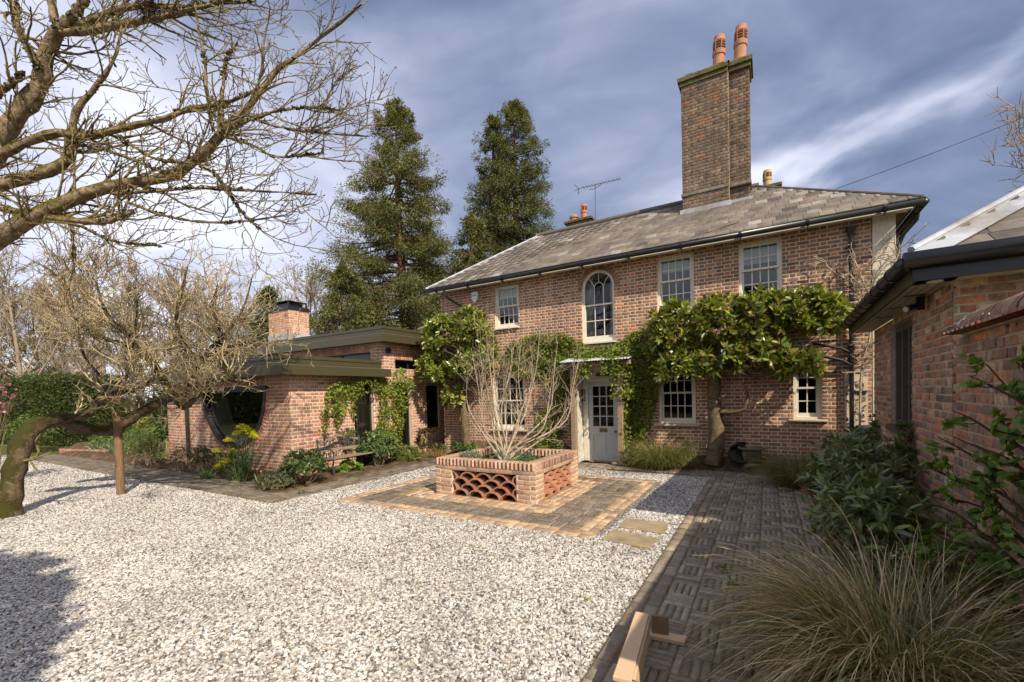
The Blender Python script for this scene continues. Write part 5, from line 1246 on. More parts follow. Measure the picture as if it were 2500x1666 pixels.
# ------------------------------------------------------------------ garden bench
bn = empty('garden_bench', (-8.45, 6.83, 0.02)); tag(bn, 'cast-iron garden bench with leafy scrolled back and timber slats against the wall', 'bench')
BL = .60
def bl(x, y, z): return (x, y, z)          # x away from wall, y along it
for s in (-1, 1):
    mb = MB(); y = s * (BL - .02)
    mb.tube([(.27, y, 0), (.25, y, .10), (.21, y, .22), (.24, y, .34), (.24, y, .40)], .020, 8); mb.tube([(-.24, y, 0), (-.20, y, .15), (-.21, y, .33), (-.26, y, .55), (-.30, y, .80)], .020, 8)
    mb.tube([(.25, y, .38), (0, y, .35), (-.22, y, .38)], .018, 8); mb.tube([(-.25, y, .56), (-.05, y, .60), (.15, y, .60), (.27, y, .54), (.25, y, .40)], .018, 8)
    mb.tube([(.12, y, .5), (.17, y, .46), (.13, y, .42), (.08, y, .46), (.1, y, .52)], .010, 6); mb.tube([(.0, y, .36), (.02, y, .48), (-.08, y, .56)], .012, 6)
    mb.build('end_frame', M['iron'], bn)
M['slat'] = surf('bleached_slat', (.22, .175, .12), .85, var=.3, scale=14, stretch=(3, .6, 3), bump=.3, spec=.15)
for i, x in enumerate((.24, .155, .07, -.015, -.10, -.18)):
    MB().box((x - .033, -BL, .385 - .012 * min(i, 3) * .6), (x + .033, BL, .408 - .012 * min(i, 3) * .6)).build('seat_slat', M['slat'], bn, bevel=.004)
n = 28; V = []; F = []
for i in range(n + 1):
    y = -BL + 2 * BL * i / n; h = .80 + .055 * math.cos(y / BL * math.pi) + (.02 if abs(y) < .1 else 0)
    b = -.285 - .03; V += [(b, y, h - .055), (b + .025, y, h - .055), (b + .02, y, h), (b - .005, y, h)]
for i in range(n):
    o = 4 * i
    for a, c in ((0, 1), (1, 2), (2, 3), (3, 0)): F.append((o + a, o + c, o + 4 + c, o + 4 + a))
F += [(0, 1, 2, 3), (4 * n + 3, 4 * n + 2, 4 * n + 1, 4 * n)]
link('top_rail', mesh_np('top_rail', V, F, M['slat']), bn)
MB().obox((-.265, -BL, .50), (0, 2 * BL, 0), (.022, 0, 0), (-.012, 0, .065)).build('back_slat', M['slat'], bn, bevel=.003)
brng = np.random.default_rng(6); mb = MB()
for i in range(46):                                                  # cast rose leaves of the back panel
    y, z = brng.uniform(-.50, .50), brng.uniform(.585, .785); x = -.275 - (z - .55) * .14; a = brng.uniform(0, 6.28); L = brng.uniform(.05, .085); w_ = L * .5
    pts = [(0, 0), (.3, .5), (.7, .4), (1, 0), (.7, -.4), (.3, -.5)]
    mb.prism([(x, y + (p * L * math.cos(a) - q_ * w_ * math.sin(a)), z + (p * L * math.sin(a) + q_ * w_ * math.cos(a))) for p, q_ in pts], (.010, 0, 0))
for i in range(9):
    y = -.52 + i * .13; mb.tube([(-.272, y, .57), (-.285, y + brng.uniform(-.05, .05), .67), (-.30, y + brng.uniform(-.08, .08), .80)], .008, 5)
mb.build('cast_back_panel', M['iron'], bn)

# ------------------------------------------------------------------ pale timber stand lying on the path
cr = empty('timber_stand', (-.74, 2.65, .02)); tag(cr, 'pale raw board stand lying upside down on the brick path', 'stand')
def crate():
    tp = [(-.815, 3.03), (-.725, 3.035), (-.645, 2.28), (-.742, 2.27)]; L_ = lambda p, z: (p[0] + .74, p[1] - 2.65, z - .02)
    mb = MB(); mb.prism([L_(p, .178) for p in tp], (0, 0, .024)); mb.build('top_board', M['mdf'], cr, bevel=.003)
    mb = MB(); a, b = np.array((-.735, 3.02)), np.array((-.655, 2.29)); d = nrm(b - a); n_ = np.array([-d[1], d[0]])
    mb.prism([L_(a, .035), L_(a + n_ * .02, .035), L_(b + n_ * .02, .035), L_(b, .035)], (0, 0, .140)); mb.build('side_board', M['mdf'], cr, bevel=.003)
    mb = MB(); a2, b2 = np.array((-.81, 3.0)), np.array((-.735, 2.29)); d = nrm(b2 - a2); n_ = np.array([-d[1], d[0]])
    mb.prism([L_(a2, .06), L_(a2 + n_ * .02, .06), L_(b2 + n_ * .02, .06), L_(b2, .06)], (0, 0, .116)); mb.build('side_board', M['mdf'], cr, bevel=.003)
    for (y, xr) in ((3.03, -.50), (2.26, -.38)):
        mb = MB(); mb.prism([L_((-.83, y), .021), L_((xr, y + .03), .021), L_((xr + .005, y + .12), .021), L_((-.83, y + .09), .021)], (0, 0, .028)); mb.build('base_strip', M['mdf'], cr, bevel=.003)
        mb = MB(); mb.prism([L_((-.72, y + .05), .050), L_((xr - .11, y + .065), .050), L_((xr - .11, y + .085), .050), L_((-.72, y + .07), .050)], (0, 0, .125)); mb.build('upright_board', M['mdf_dark'], cr, bevel=.003)
M['mdf_dark'] = surf('brown_faced_board', (.20, .125, .075), .6, var=.12, scale=20, stretch=(1, 1, 8), spec=.3)
crate()

# ------------------------------------------------------------------ urns, sack, small things
ur = empty('stone_urn', (-.30, 9.98, .14)); tag(ur, 'weathered fluted stone urn on a foot by the house wall', 'urn')
mb = MB(); mb.lathe([(.13, 0), (.14, .03), (.14, .06), (.11, .08), (.12, .12), (.15, .22), (.165, .30), (.17, .34), (.235, .36), (.25, .375), (.25, .40), (.22, .405), (.19, .37)], (0, 0, 0), 28); mb.build('bowl', M['stone'], ur)
mb = MB()
for a in np.linspace(0, 2 * math.pi, 22, endpoint=False): mb.tube([(.125 * math.cos(a), .125 * math.sin(a), .12), (.155 * math.cos(a), .155 * math.sin(a), .22), (.172 * math.cos(a), .172 * math.sin(a), .32)], .012, 5)
mb.build('flute', M['stone'], ur)
bw = empty('stone_bowl', (.12, 10.05, .16)); tag(bw, 'low wide stone bowl beside the urn by the house wall', 'bowl planter')
mb = MB(); mb.lathe([(.10, 0), (.12, .02), (.13, .05), (.16, .12), (.175, .155), (.185, .17), (.185, .19), (.16, .185)], (0, 0, 0), 26); mb.build('bowl', M['stone'], bw)
mb = MB()
for a in np.linspace(0, 2 * math.pi, 26, endpoint=False): mb.tube([(.128 * math.cos(a), .128 * math.sin(a), .04), (.172 * math.cos(a), .172 * math.sin(a), .15)], .009, 5)
mb.build('rib', M['stone'], bw)
mb = MB(); mb.lathe([(.12, 0), (.17, .10), (.19, .26), (.20, .28), (.18, .27), (.15, .10)], (0, 0, 0), 22); o = mb.build('black_pot', M['dark_metal']); o.matrix_world = Matrix.Translation((-.60, 10.12, .30)) @ Matrix.Rotation(math.radians(62), 4, 'X') @ Matrix.Rotation(.3, 4, 'Y')
tag(o, 'black plastic plant pot tipped on its side behind the urn', 'plant pot')
# white sack by the glazed wall
V = []; F = []; k, n = 18, 10; r_ = np.random.default_rng(9)
for j in range(n + 1):
    t = j / n; rad = .21 * (1 - t ** 2.2) * (1 + .1 * math.sin(5 * t)) + .015
    for i in range(k):
        a = 2 * math.pi * i / k; rr = rad * (1 + .10 * math.sin(3 * a + t * 4) + r_.normal(0, .03)); V.append((rr * math.cos(a), rr * math.sin(a) * 1.2, .30 * t))
for j in range(n):
    for i in range(k): F.append((j * k + i, j * k + (i + 1) % k, (j + 1) * k + (i + 1) % k, (j + 1) * k + i))
o = link('white_sack', mesh_np('white_sack', V, np.array(F), M['lead'], smooth=True)); o.location = (-8.85, 9.05, .12); o.scale = (.9, .9, .8); tag(o, 'slumped white sack behind the climber beside the garden room', 'sack')
mb = MB(); mb.tube([(0, 0, -.2), (0, 0, 1.62)], .068, 14); o = mb.build('support_post', M['post_wood'], smooth=False); o.location = (-10.76, 3.42, 0); tag(o, 'round timber post propping up the leaning mossy tree', 'post')
# pile of cobbles by the doorstep
r_ = np.random.default_rng(15)
for i in range(5):
    bm = bmesh.new(); bmesh.ops.create_icosphere(bm, subdivisions=2, radius=1)
    s = r_.uniform(.05, .08)
    for v in bm.verts: v.co = Vector((v.co.x * s * 1.3, v.co.y * s, v.co.z * s * .7)) * (1 + r_.normal(0, .06))
    me = bpy.data.meshes.new('cobble'); bm.to_mesh(me); bm.free(); me.materials.append(M['slab']); o = link('cobble', me); o.location = (-3.08 + .11 * i * (1 if i < 4 else .4), 9.92 + .04 * (i % 2), .05 + (.08 if i == 4 else 0))
    tag(o, ('leftmost cobble of the small pile by the doorstep', 'second cobble from the left in the doorstep pile', 'third cobble from the left in the doorstep pile', 'rightmost cobble of the small pile by the doorstep', 'cobble lying on top of the doorstep pile')[i], 'cobble', 'cobbles by the doorstep')
# ------------------------------------------------------------------ vegetation helpers
def ray_(px, py): return FWD + (px - 1250) / F_PX * RIGHT + (PCY - py) / F_PX * UP
def on_y(px, py, Y): d = ray_(px, py); return EYE + d * (Y / d[1])
def on_x(px, py, X): d = ray_(px, py); return EYE + d * (X / d[0])
def on_z(px, py, z=0): d = ray_(px, py); return EYE + d * ((z - EYE[2]) / d[2])
def in_poly(P, poly):
    x, y = P[:, 0], P[:, 1]; ins = np.zeros(len(P), bool); n = len(poly); j = n - 1
    for i in range(n):
        xi, yi = poly[i]; xj, yj = poly[j]
        c = ((yi > y) != (yj > y)) & (x < (xj - xi) * (y - yi) / (yj - yi + 1e-12) + xi); ins ^= c; j = i
    return ins
def rand_dir(n, rng): return nrm(rng.normal(size=(n, 3)))
def rosettes(C, O, m, rng, spread=(35, 85)):
    """m leaves round each clump centre C with axis O"""
    n = len(C); P = np.repeat(C, m, 0); A = np.repeat(O, m, 0); r = rand_dir(n * m, rng); s = nrm(r - (r * A).sum(1, keepdims=True) * A)
    t = np.radians(rng.uniform(*spread, n * m))[:, None]; return P, nrm(A * np.cos(t) + s * np.sin(t)), A
def shell(n, c, r, rng, lo=.55, up=-.35):
    d = rand_dir(n * 3, rng); d = d[d[:, 2] > up][:n]
    return np.asarray(c) + d * np.asarray(r) * rng.uniform(lo, 1, (len(d), 1)), d
def stems_to(base, C, rng, r=.01, k=4, spread=.08, m=5):
    n = len(C); P = np.zeros((n, m, 3)); b = np.asarray(base) + rng.normal(0, spread, (n, 3)) * [1, 1, 0]
    mid = (b + C) / 2 + rng.normal(0, .06, (n, 3)); mid[:, 2] = b[:, 2] * .35 + C[:, 2] * .65
    t = np.linspace(0, 1, m)[None, :, None]
    P = (1 - t) ** 2 * b[:, None] + 2 * t * (1 - t) * mid[:, None] + t ** 2 * C[:, None]
    return tubes(P, np.linspace(r, r * .4, m)[None].repeat(n, 0), k)
def shrub(name, label, cat, base, centre, r, nc, m, L, W, cols, mat='leaf', tmpl=LEAF, seed=1, group=None, lo=.5, up=-.4, stem='bark_twig', spread=(35, 85), stem_r=.008, dv=.25, objs=0, axis_up=.6, nst=40):
    rng = np.random.default_rng(seed); root = empty(name, tuple(base)); tag(root, label, cat, group)
    C, d = shell(nc, np.asarray(centre) - np.asarray(base), r, rng, lo, up)
    O = nrm(d + np.array([0, 0, axis_up]) + rng.normal(0, .25, d.shape))
    P, D, A = rosettes(C, O, m, rng, spread); Ls = L * rng.uniform(.65, 1.2, len(P)); Ws = W * rng.uniform(.7, 1.15, len(P))
    if stem:
        V, F = stems_to((0, 0, 0), C[rng.permutation(len(C))[:nst]], rng, stem_r); link('stem', mesh_np('stem', V, F, M[stem]), root)
    leafset(root, tmpl, P, D, Ls, Ws, A, cols, M[mat], rng, dv, objs)
    return root
def leafset(root, tmpl, P, D, Ls, Ws, A, cols, mat, rng, dv=.25, objs=0):
    """leaves: the largest-showing as parts, the rest joined"""
    sel = np.array([], int)
    if objs:
        q = proj(P + np.array(root.location)); fr = q[:, 2] - 0 * P[:, 0]
        # the outermost towards the viewer
        v = nrm(EYE - np.array(root.location)); sel = np.argsort(-((P @ v) + rng.uniform(0, .25, len(P))))[:objs]
        dd, ww, nn = frames(D[sel], A[sel], rng, .4); pal = np.asarray(cols) if np.ndim(cols) == 2 else np.array([cols])
        mes = [mesh_np('leaf', tmpl[0], tmpl[1], mat, np.tile(c, (len(tmpl[1]), 1))) for c in np.vstack([pal, pal * .8, pal * 1.2])]
        for k, i in enumerate(sel):
            o = link('leaf', mes[rng.integers(0, len(mes))], root); o.matrix_local = Matrix(mat4(P[i], dd[k] * Ls[i], ww[k] * Ws[i], nn[k] * Ws[i]).tolist())
    rest = np.setdiff1d(np.arange(len(P)), sel)
    foliage('foliage', tmpl, P[rest], D[rest], Ls[rest], Ws[rest], cols, mat, root, A[rest], rng, .4, dv)
def grass_clump(name, label, base, n, rad, L, cols, seed, width=.005, arch=1.0, group=None, up=.9, segs=7):
    rng = np.random.default_rng(seed); root = empty(name, tuple(base)); tag(root, label, 'ornamental grass', group)
    a = rng.uniform(0, 2 * math.pi, n); rr = rad * np.sqrt(rng.uniform(0, 1, n)); P0 = np.stack([rr * np.cos(a), rr * np.sin(a), np.zeros(n)], 1)
    az = a + rng.normal(0, .6, n); lean = np.abs(rng.normal(.35, .28, n)) * (0.4 + rr / rad)
    d = nrm(np.stack([np.cos(az) * lean, np.sin(az) * lean, np.full(n, up)], 1)); Ln = L * rng.uniform(.5, 1.15, n)
    pts = np.zeros((n, segs, 3)); pts[:, 0] = P0; g = arch * rng.uniform(.5, 1.4, n)
    for j in range(1, segs):
        d = nrm(d + np.stack([np.cos(az) * .10 * g, np.sin(az) * .10 * g, -.26 * g * (j / segs) * 1.4], 1) + rng.normal(0, .03, (n, 3)))
        pts[:, j] = pts[:, j - 1] + d * (Ln / (segs - 1))[:, None]; pts[:, j, 2] = np.maximum(pts[:, j, 2], .01)
    T = nrm(np.gradient(pts, axis=1)); side = nrm(np.cross(T, np.array([0, 0, 1.0]) + rng.normal(0, .5, (n, 1, 3))))
    wv = width * rng.uniform(.6, 1.3, (n, 1)) * np.linspace(1, .12, segs)[None] ** .8
    V = np.stack([pts - side * wv[..., None], pts + side * wv[..., None]], 2).reshape(-1, 3)
    i0 = (np.arange(n) * segs * 2)[:, None] + np.arange(segs - 1)[None] * 2; F = np.stack([i0, i0 + 1, i0 + 3, i0 + 2], -1).reshape(-1, 4)
    col = tint(n, segs - 1, cols, rng, .3); o = link('blade_tuft', mesh_np('blade_tuft', V, F, M['grass'], col), root); o['kind'] = 'stuff'; return root

# ------------------------------------------------------------------ overhanging bare tree, top left
def overhead():
    rng = np.random.default_rng(17); k = .4464; root = empty('overhanging_tree', tuple(at(-260, 640, 5.6) * [1, 1, 0])); tag(root, 'bare branching tree with mossy limbs reaching in from the top left', 'tree')
    o = np.array(root.location)
    def lim(pts, D0, D1, n=14):
        m = len(pts); P = []; R = []
        for i, (x, y, w_) in enumerate(pts):
            D = D0 + (D1 - D0) * i / (m - 1); P.append(at(x * k, y * k, D)); R.append(w_ * k / 2 / F_PX * D)
        return resample(P, R, n)
    L = []
    L.append(lim([(-500, 1520, 150), (-200, 1420, 120), (0, 1300, 105), (150, 1205, 95), (330, 1120, 80), (560, 1030, 70), (800, 990, 62), (960, 955, 60), (1060, 880, 58), (1170, 790, 52), (1225, 720, 46), (1285, 660, 44), (1380, 570, 38), (1470, 430, 30), (1540, 370, 22), (1700, 250, 16), (1810, 165, 11), (1975, 25, 5)], 5.6, 4.9, 40))
    L.append(lim([(-350, 1250, 130), (-150, 1000, 120), (0, 780, 100), (60, 680, 92), (150, 560, 100), (225, 460, 92), (240, 350, 80), (265, 260, 74), (305, 190, 72), (345, 150, 62)], 5.8, 5.4, 20))
    L.append(lim([(330, 160, 55), (295, 95, 46), (285, 0, 42), (280, -200, 36)], 5.4, 5.3, 8)); L.append(lim([(340, 160, 60), (400, 90, 50), (455, 0, 48), (520, -200, 40)], 5.4, 5.2, 8))
    L.append(lim([(340, 180, 44), (480, 170, 40), (640, 140, 36), (820, 110, 33), (960, 70, 26), (1100, 40, 18), (1250, 0, 13), (1500, -60, 8)], 5.4, 5.0, 16))
    L.append(lim([(400, 150, 40), (560, 90, 38), (700, 40, 36), (800, 34, 22), (1000, 46, 16), (1150, 22, 12), (1400, 10, 7)], 5.4, 5.1, 14))
    L.append(lim([(-200, 930, 80), (0, 850, 52), (120, 790, 48), (250, 740, 50), (320, 730, 46), (480, 745, 44), (600, 720, 40), (760, 680, 34), (900, 650, 30), (1050, 590, 28), (1150, 580, 22), (1290, 545, 18), (1420, 480, 10)], 5.6, 5.0, 24))
    L.append(lim([(-250, 1080, 110), (0, 1010, 80), (130, 980, 70), (280, 930, 62), (380, 860, 50), (400, 700, 40), (412, 620, 36), (450, 560, 34), (520, 480, 26), (600, 370, 20), (640, 280, 14), (665, 140, 8)], 5.6, 5.2, 22))
    L.append(lim([(-60, -120, 46), (70, 0, 42), (90, 130, 38), (150, 260, 36), (215, 380, 34)], 5.3, 5.45, 10))
    L.append(lim([(220, 1185, 34), (400, 1205, 36), (560, 1215, 36), (650, 1190, 34), (725, 1158, 26)], 5.45, 5.3, 10))
    L.append(lim([(1058, -60, 9), (1085, 160, 11), (1115, 300, 12), (1140, 560, 13), (1165, 720, 16)], 5.0, 5.0, 10)); L.append(lim([(1300, 235, 12), (1240, 330, 16), (1215, 540, 17), (1210, 690, 20)], 5.0, 5.0, 8))
    L.append(lim([(620, 1060, 18), (800, 1050, 15), (1050, 1030, 13), (1300, 1040, 11), (1500, 1050, 8), (1730, 1066, 5)], 5.2, 4.7, 14)); L.append(lim([(1230, 745, 20), (1390, 800, 14), (1500, 858, 12), (1640, 852, 9), (1775, 838, 5)], 5.0, 4.7, 12))
    L.append(lim([(1285, 690, 20), (1500, 612, 14), (1700, 590, 10), (1862, 602, 5)], 5.0, 4.8, 12)); L.append(lim([(1380, 650, 14), (1550, 700, 11), (1800, 732, 8), (2016, 746, 4)], 5.0, 4.6, 12))
    L.append(lim([(380, 780, 18), (600, 830, 15), (800, 905, 12), (910, 955, 8)], 5.3, 5.0, 10)); L.append(lim([(640, 740, 18), (830, 862, 14), (1000, 890, 10), (1150, 905, 6)], 5.3, 5.0, 10))
    L.append(lim([(240, 1212, 14), (420, 1232, 13), (620, 1320, 11), (880, 1346, 6)], 5.4, 5.1, 10)); L.append(lim([(395, 1225, 13), (400, 1350, 12), (400, 1480, 9), (330, 1700, 4)], 5.4, 5.4, 8))
    L.append(lim([(1090, 910, 16), (1180, 960, 13), (1320, 1160, 9), (1440, 1270, 5)], 5.1, 4.9, 10)); L.append(lim([(700, 1110, 14), (900, 1180, 13), (1100, 1215, 12), (1300, 1215, 9), (1540, 1180, 5)], 5.2, 4.9, 12))
    L.append(lim([(0, 1140, 40), (120, 1165, 34), (250, 1190, 28)], 5.6, 5.45, 8)); L.append(lim([(-40, 540, 30), (60, 460, 26), (130, 395, 16)], 5.5, 5.4, 8))
    Ps, Rs = zip(*L); n = 24
    P = np.stack([resample(p, r_, n)[0] for p, r_ in L]); R = np.stack([np.interp(np.linspace(0, 1, n), np.linspace(0, 1, len(r_)), r_) for p, r_ in L])
    # the limbs proper
    V, F = tubes(P - o, .90 * R * (1 + .10 * np.sin(np.arange(n) * 2.1 + np.arange(len(P))[:, None]) + rng.normal(0, .05, R.shape)), 10); V = V + rng.normal(0, .0045, V.shape); link('limb', mesh_np('limb', V, F, M['bark_limb'], smooth=True), root)
    # off-frame trunk that carries them
    tp, tr = resample([at(-700, 1900, 6.2) * [1, 1, 0] - [0, 0, .2], at(-620, 1650, 6.1), at(-500, 1500, 5.8)], [.26, .2, .16], 8)
    V, F = tubes((tp - o)[None], tr[None], 12); link('trunk', mesh_np('trunk', V, F, M['bark_mossy'], smooth=True), root)
    bias = tuple(RIGHT * .35 + UP * .10)
    g = grow(P, np.minimum(R, .05), [dict(n=5.0, per_m=True, t0=.10, ang=(22, 70), len=.80, m=8, wob=.15, trop=tuple(UP * .03 + RIGHT * .05), bias=bias, rr=.46, rmax=.016, rmin=.0075, rend=.45),
                  dict(n=6.2, per_m=True, t0=.12, ang=(25, 62), len=.34, m=6, wob=.18, trop=tuple(UP * .08 + RIGHT * .02), bias=tuple(UP * .10), rr=.66, rmin=.0050, rend=.6),
                  dict(n=7.0, per_m=True, min=1, t0=.2, ang=(28, 62), len=.13, m=4, wob=.20, trop=tuple(UP * .12), rr=.75, rmin=.0040, rend=.7)], rng)
    V, F = join_tubes([(a - o, b) for a, b in g[1:]], [5, 4, 3]); link('twig', mesh_np('twig', V, F, M['bark_twig']), root)
    # buds on the twig ends
    tips = np.vstack([g[2][0][:, -1], g[3][0][:, -1]]); td = np.vstack([g[2][0][:, -1] - g[2][0][:, -2], g[3][0][:, -1] - g[3][0][:, -2]])
    s = rng.uniform(size=len(tips)) < .7; bud = (np.array([(0, 0, 0), (.4, .5, 0), (.4, -.25, .43), (.4, -.25, -.43), (1, 0, 0)], float), np.array([(0, 1, 2), (0, 2, 3), (0, 3, 1), (4, 2, 1), (4, 3, 2), (4, 1, 3)]))
    foliage('bud', bud, tips[s] - o, td[s], .032, .014, [(.30, .25, .12), (.20, .15, .07)], M['leaf'], root, None, rng)
    # moss cushions on the limbs
    idx = rng.integers(0, len(P), 3600); j = rng.integers(0, n - 1, 3600); pp = P[idx, j] + (P[idx, j + 1] - P[idx, j]) * rng.uniform(0, 1, (3600, 1))
    rad = R[idx, j]; off = rand_dir(3600, rng); off[:, 2] = np.abs(off[:, 2]) * 1.1 - .3; keep = (rad > .006) & (np.sin(pp[:, 0] * 7) + np.sin(pp[:, 2] * 9 + 1) > -.2)
    pp = pp[keep] + nrm(off[keep]) * (rad[keep] * .84)[:, None]
    foliage('moss', bud, pp - o, nrm(off[keep]), rng.uniform(.014, .036, len(pp)), rng.uniform(.022, .05, len(pp)), [(.10, .085, .022), (.06, .045, .02), (.15, .135, .025)], M['leaf'], root, None, rng, .9)
    # old nest of sticks
    c = at(830 * k, 60 * k, 5.2) - o; nq = 130; d = rand_dir(nq, rng); d[:, 2] *= .35; d = nrm(d); p0 = c + rng.normal(0, .06, (nq, 3)); pts = np.stack([p0 - d * .10, p0 + rng.normal(0, .01, (nq, 3)), p0 + d * .10], 1)
    V, F = tubes(pts, np.full((nq, 3), .0032), 3); nest = link('bird_nest', mesh_np('bird_nest', V + o, F, M['bark_nest'])); tag(nest, 'untidy nest of dark twigs lodged in the overhanging branches', 'nest')
M['bark_nest'] = bark_mat('nest_sticks', (.12, .075, .04), (.06, .04, .02), None)
overhead()

# ------------------------------------------------------------------ leaning propped tree
def propped():
    rng = np.random.default_rng(29); e = .2551; root = empty('leaning_tree', (-10.45, 1.95, 0)); tag(root, 'old mossy tree leaning low over the gravel, its bare crown propped by a post', 'tree')
    o = np.array(root.location)
    def lim(pts, n, off=(0, 880), k=e):
        P = []; R = []
        for (x, y, w_, D) in pts: P.append(at(off[0] + x * k, off[1] + y * k, D)); R.append(w_ * k / 2 / F_PX * D)
        return resample(P, R, n)
    L = [lim([(60, 1560, 230, 6.95), (75, 1440, 205, 7.0), (110, 1200, 165, 7.05), (165, 960, 160, 7.15), (225, 760, 165, 7.25), (330, 640, 150, 7.4), (480, 575, 125, 7.6), (600, 560, 115, 7.8), (700, 620, 110, 8.0), (800, 655, 118, 8.1), (930, 668, 112, 8.25), (1060, 660, 118, 8.4), (1180, 600, 105, 8.5), (1340, 500, 92, 8.6), (1480, 430, 80, 8.7), (1620, 360, 66, 8.75), (1740, 310, 52, 8.8), (1880, 255, 42, 8.85)], 44)]
    L.append(lim([(590, 560, 95, 7.8), (720, 545, 75, 7.9), (850, 510, 58, 8.0), (890, 440, 50, 8.05), (960, 385, 48, 8.1), (1060, 335, 40, 8.2), (1160, 305, 38, 8.25), (1260, 295, 34, 8.3), (1400, 235, 28, 8.4), (1520, 130, 22, 8.5)], 24))
    z2 = dict(off=(0, 550), k=.4785)
    # inner boughs of the crown (zoomed coordinates)
    for q in ([(880, 880, 46, 8.75), (830, 790, 38, 8.75), (780, 700, 34, 8.7), (705, 645, 32, 8.7), (655, 560, 28, 8.65), (580, 500, 22, 8.6), (520, 400, 14, 8.6), (490, 280, 8, 8.6)],
              [(960, 850, 40, 8.8), (1000, 770, 36, 8.8), (1010, 700, 34, 8.8), (1100, 650, 28, 8.8), (1130, 560, 22, 8.8), (1090, 430, 16, 8.8), (1110, 300, 8, 8.8)],
              [(1010, 700, 30, 8.8), (930, 600, 24, 8.8), (900, 480, 18, 8.8), (930, 330, 12, 8.8), (960, 200, 6, 8.8)], [(700, 645, 26, 8.7), (600, 600, 22, 8.6), (480, 560, 18, 8.5), (380, 470, 12, 8.4), (330, 340, 6, 8.4)],
              [(900, 890, 34, 8.8), (940, 930, 32, 8.7), (1000, 880, 26, 8.6), (1050, 840, 18, 8.5), (1110, 790, 12, 8.4)], [(1100, 650, 20, 8.8), (1180, 620, 16, 8.7), (1280, 600, 10, 8.6), (1370, 590, 6, 8.5)],
              [(1130, 780, 40, 8.4), (1190, 775, 34, 8.4), (1130, 700, 22, 8.6), (1160, 640, 14, 8.6)], [(600, 850, 20, 8.3), (650, 760, 18, 8.4), (640, 660, 14, 8.4), (690, 520, 10, 8.4), (700, 380, 6, 8.4)],
              [(480, 940, 22, 8.1), (540, 860, 18, 8.2), (500, 760, 14, 8.2), (420, 650, 10, 8.2), (400, 520, 6, 8.2)], [(1060, 640, 18, 8.7), (1180, 520, 14, 8.7), (1250, 400, 10, 8.7), (1290, 250, 5, 8.7)]):
        L.append(lim(q, 14, **z2))
    n = 20
    P = np.stack([resample(p, r_, n)[0] for p, r_ in L]); R = np.stack([np.interp(np.linspace(0, 1, n), np.linspace(0, 1, len(r_)), r_) for p, r_ in L])
    for i in (0, 1):
        p, r_ = L[i]; m = len(p); V, F = tubes((p - o)[None], (r_ * (1 + .10 * np.sin(np.arange(m) * 1.7) + rng.normal(0, .03, m)))[None], 16)
        V = V + rng.normal(0, .006, V.shape); link('trunk' if i == 0 else 'bough', mesh_np('trunk', V, F, M['bark_mossy'], smooth=True), root)
    V, F = tubes(P[2:] - o, R[2:] * (1 + .12 * np.sin(np.arange(n) * 2.3)[None]), 8); link('bough', mesh_np('bough', V, F, M['bark_mossy'], smooth=True), root)
    # dead snag low on the trunk
    s1, r1 = lim([(230, 960, 34, 7.15), (330, 940, 28, 7.1), (370, 870, 22, 7.1), (340, 780, 16, 7.1), (390, 700, 8, 7.1)], 10); s2, r2 = lim([(330, 945, 24, 7.1), (420, 910, 16, 7.0), (490, 880, 8, 7.0)], 10); s3, r3 = lim([(300, 980, 18, 7.1), (350, 1050, 14, 7.0), (420, 1070, 5, 7.0)], 10)
    V, F = tubes(np.stack([s1, s2, s3]) - o, np.stack([r1, r2, r3]), 7); link('snag', mesh_np('snag', V, F, M['bark_twig'], smooth=True), root)
    src = np.r_[0, 1, np.arange(2, len(P))]; Pg = P.copy(); Pg[0] = P[0][np.r_[np.full(8, 14), np.arange(8, 20)]] if False else P[0]
    Pg = np.concatenate([P[0:1, 13:][:, np.linspace(0, 6, n).astype(int)], P[1:]], 0); Rg = np.concatenate([R[0:1, 13:][:, np.linspace(0, 6, n).astype(int)], R[1:]], 0)
    up = tuple(np.array([0, 0, 1.0]) * .10)
    g = grow(Pg, np.minimum(Rg, .03), [dict(n=8.5, per_m=True, t0=.05, ang=(30, 80), len=.80, m=7, wob=.24, trop=(0, 0, .10), bias=(0, 0, .28), rr=.55, rmax=.016, rmin=.0095, rend=.55),
                  dict(n=7.5, per_m=True, t0=.12, ang=(30, 75), len=.40, m=6, wob=.28, trop=(0, 0, .10), rr=.68, rmin=.0068, rend=.6),
                  dict(n=7.0, per_m=True, t0=.15, ang=(30, 70), len=.17, m=4, wob=.28, trop=(0, 0, .08), rr=.78, rmin=.0056, rend=.65)], rng)
    V, F = join_tubes([(a - o, b) for a, b in g[1:]], [5, 3, 3]); link('twig', mesh_np('twig', V, F, M['bark_crown']), root)
propped()

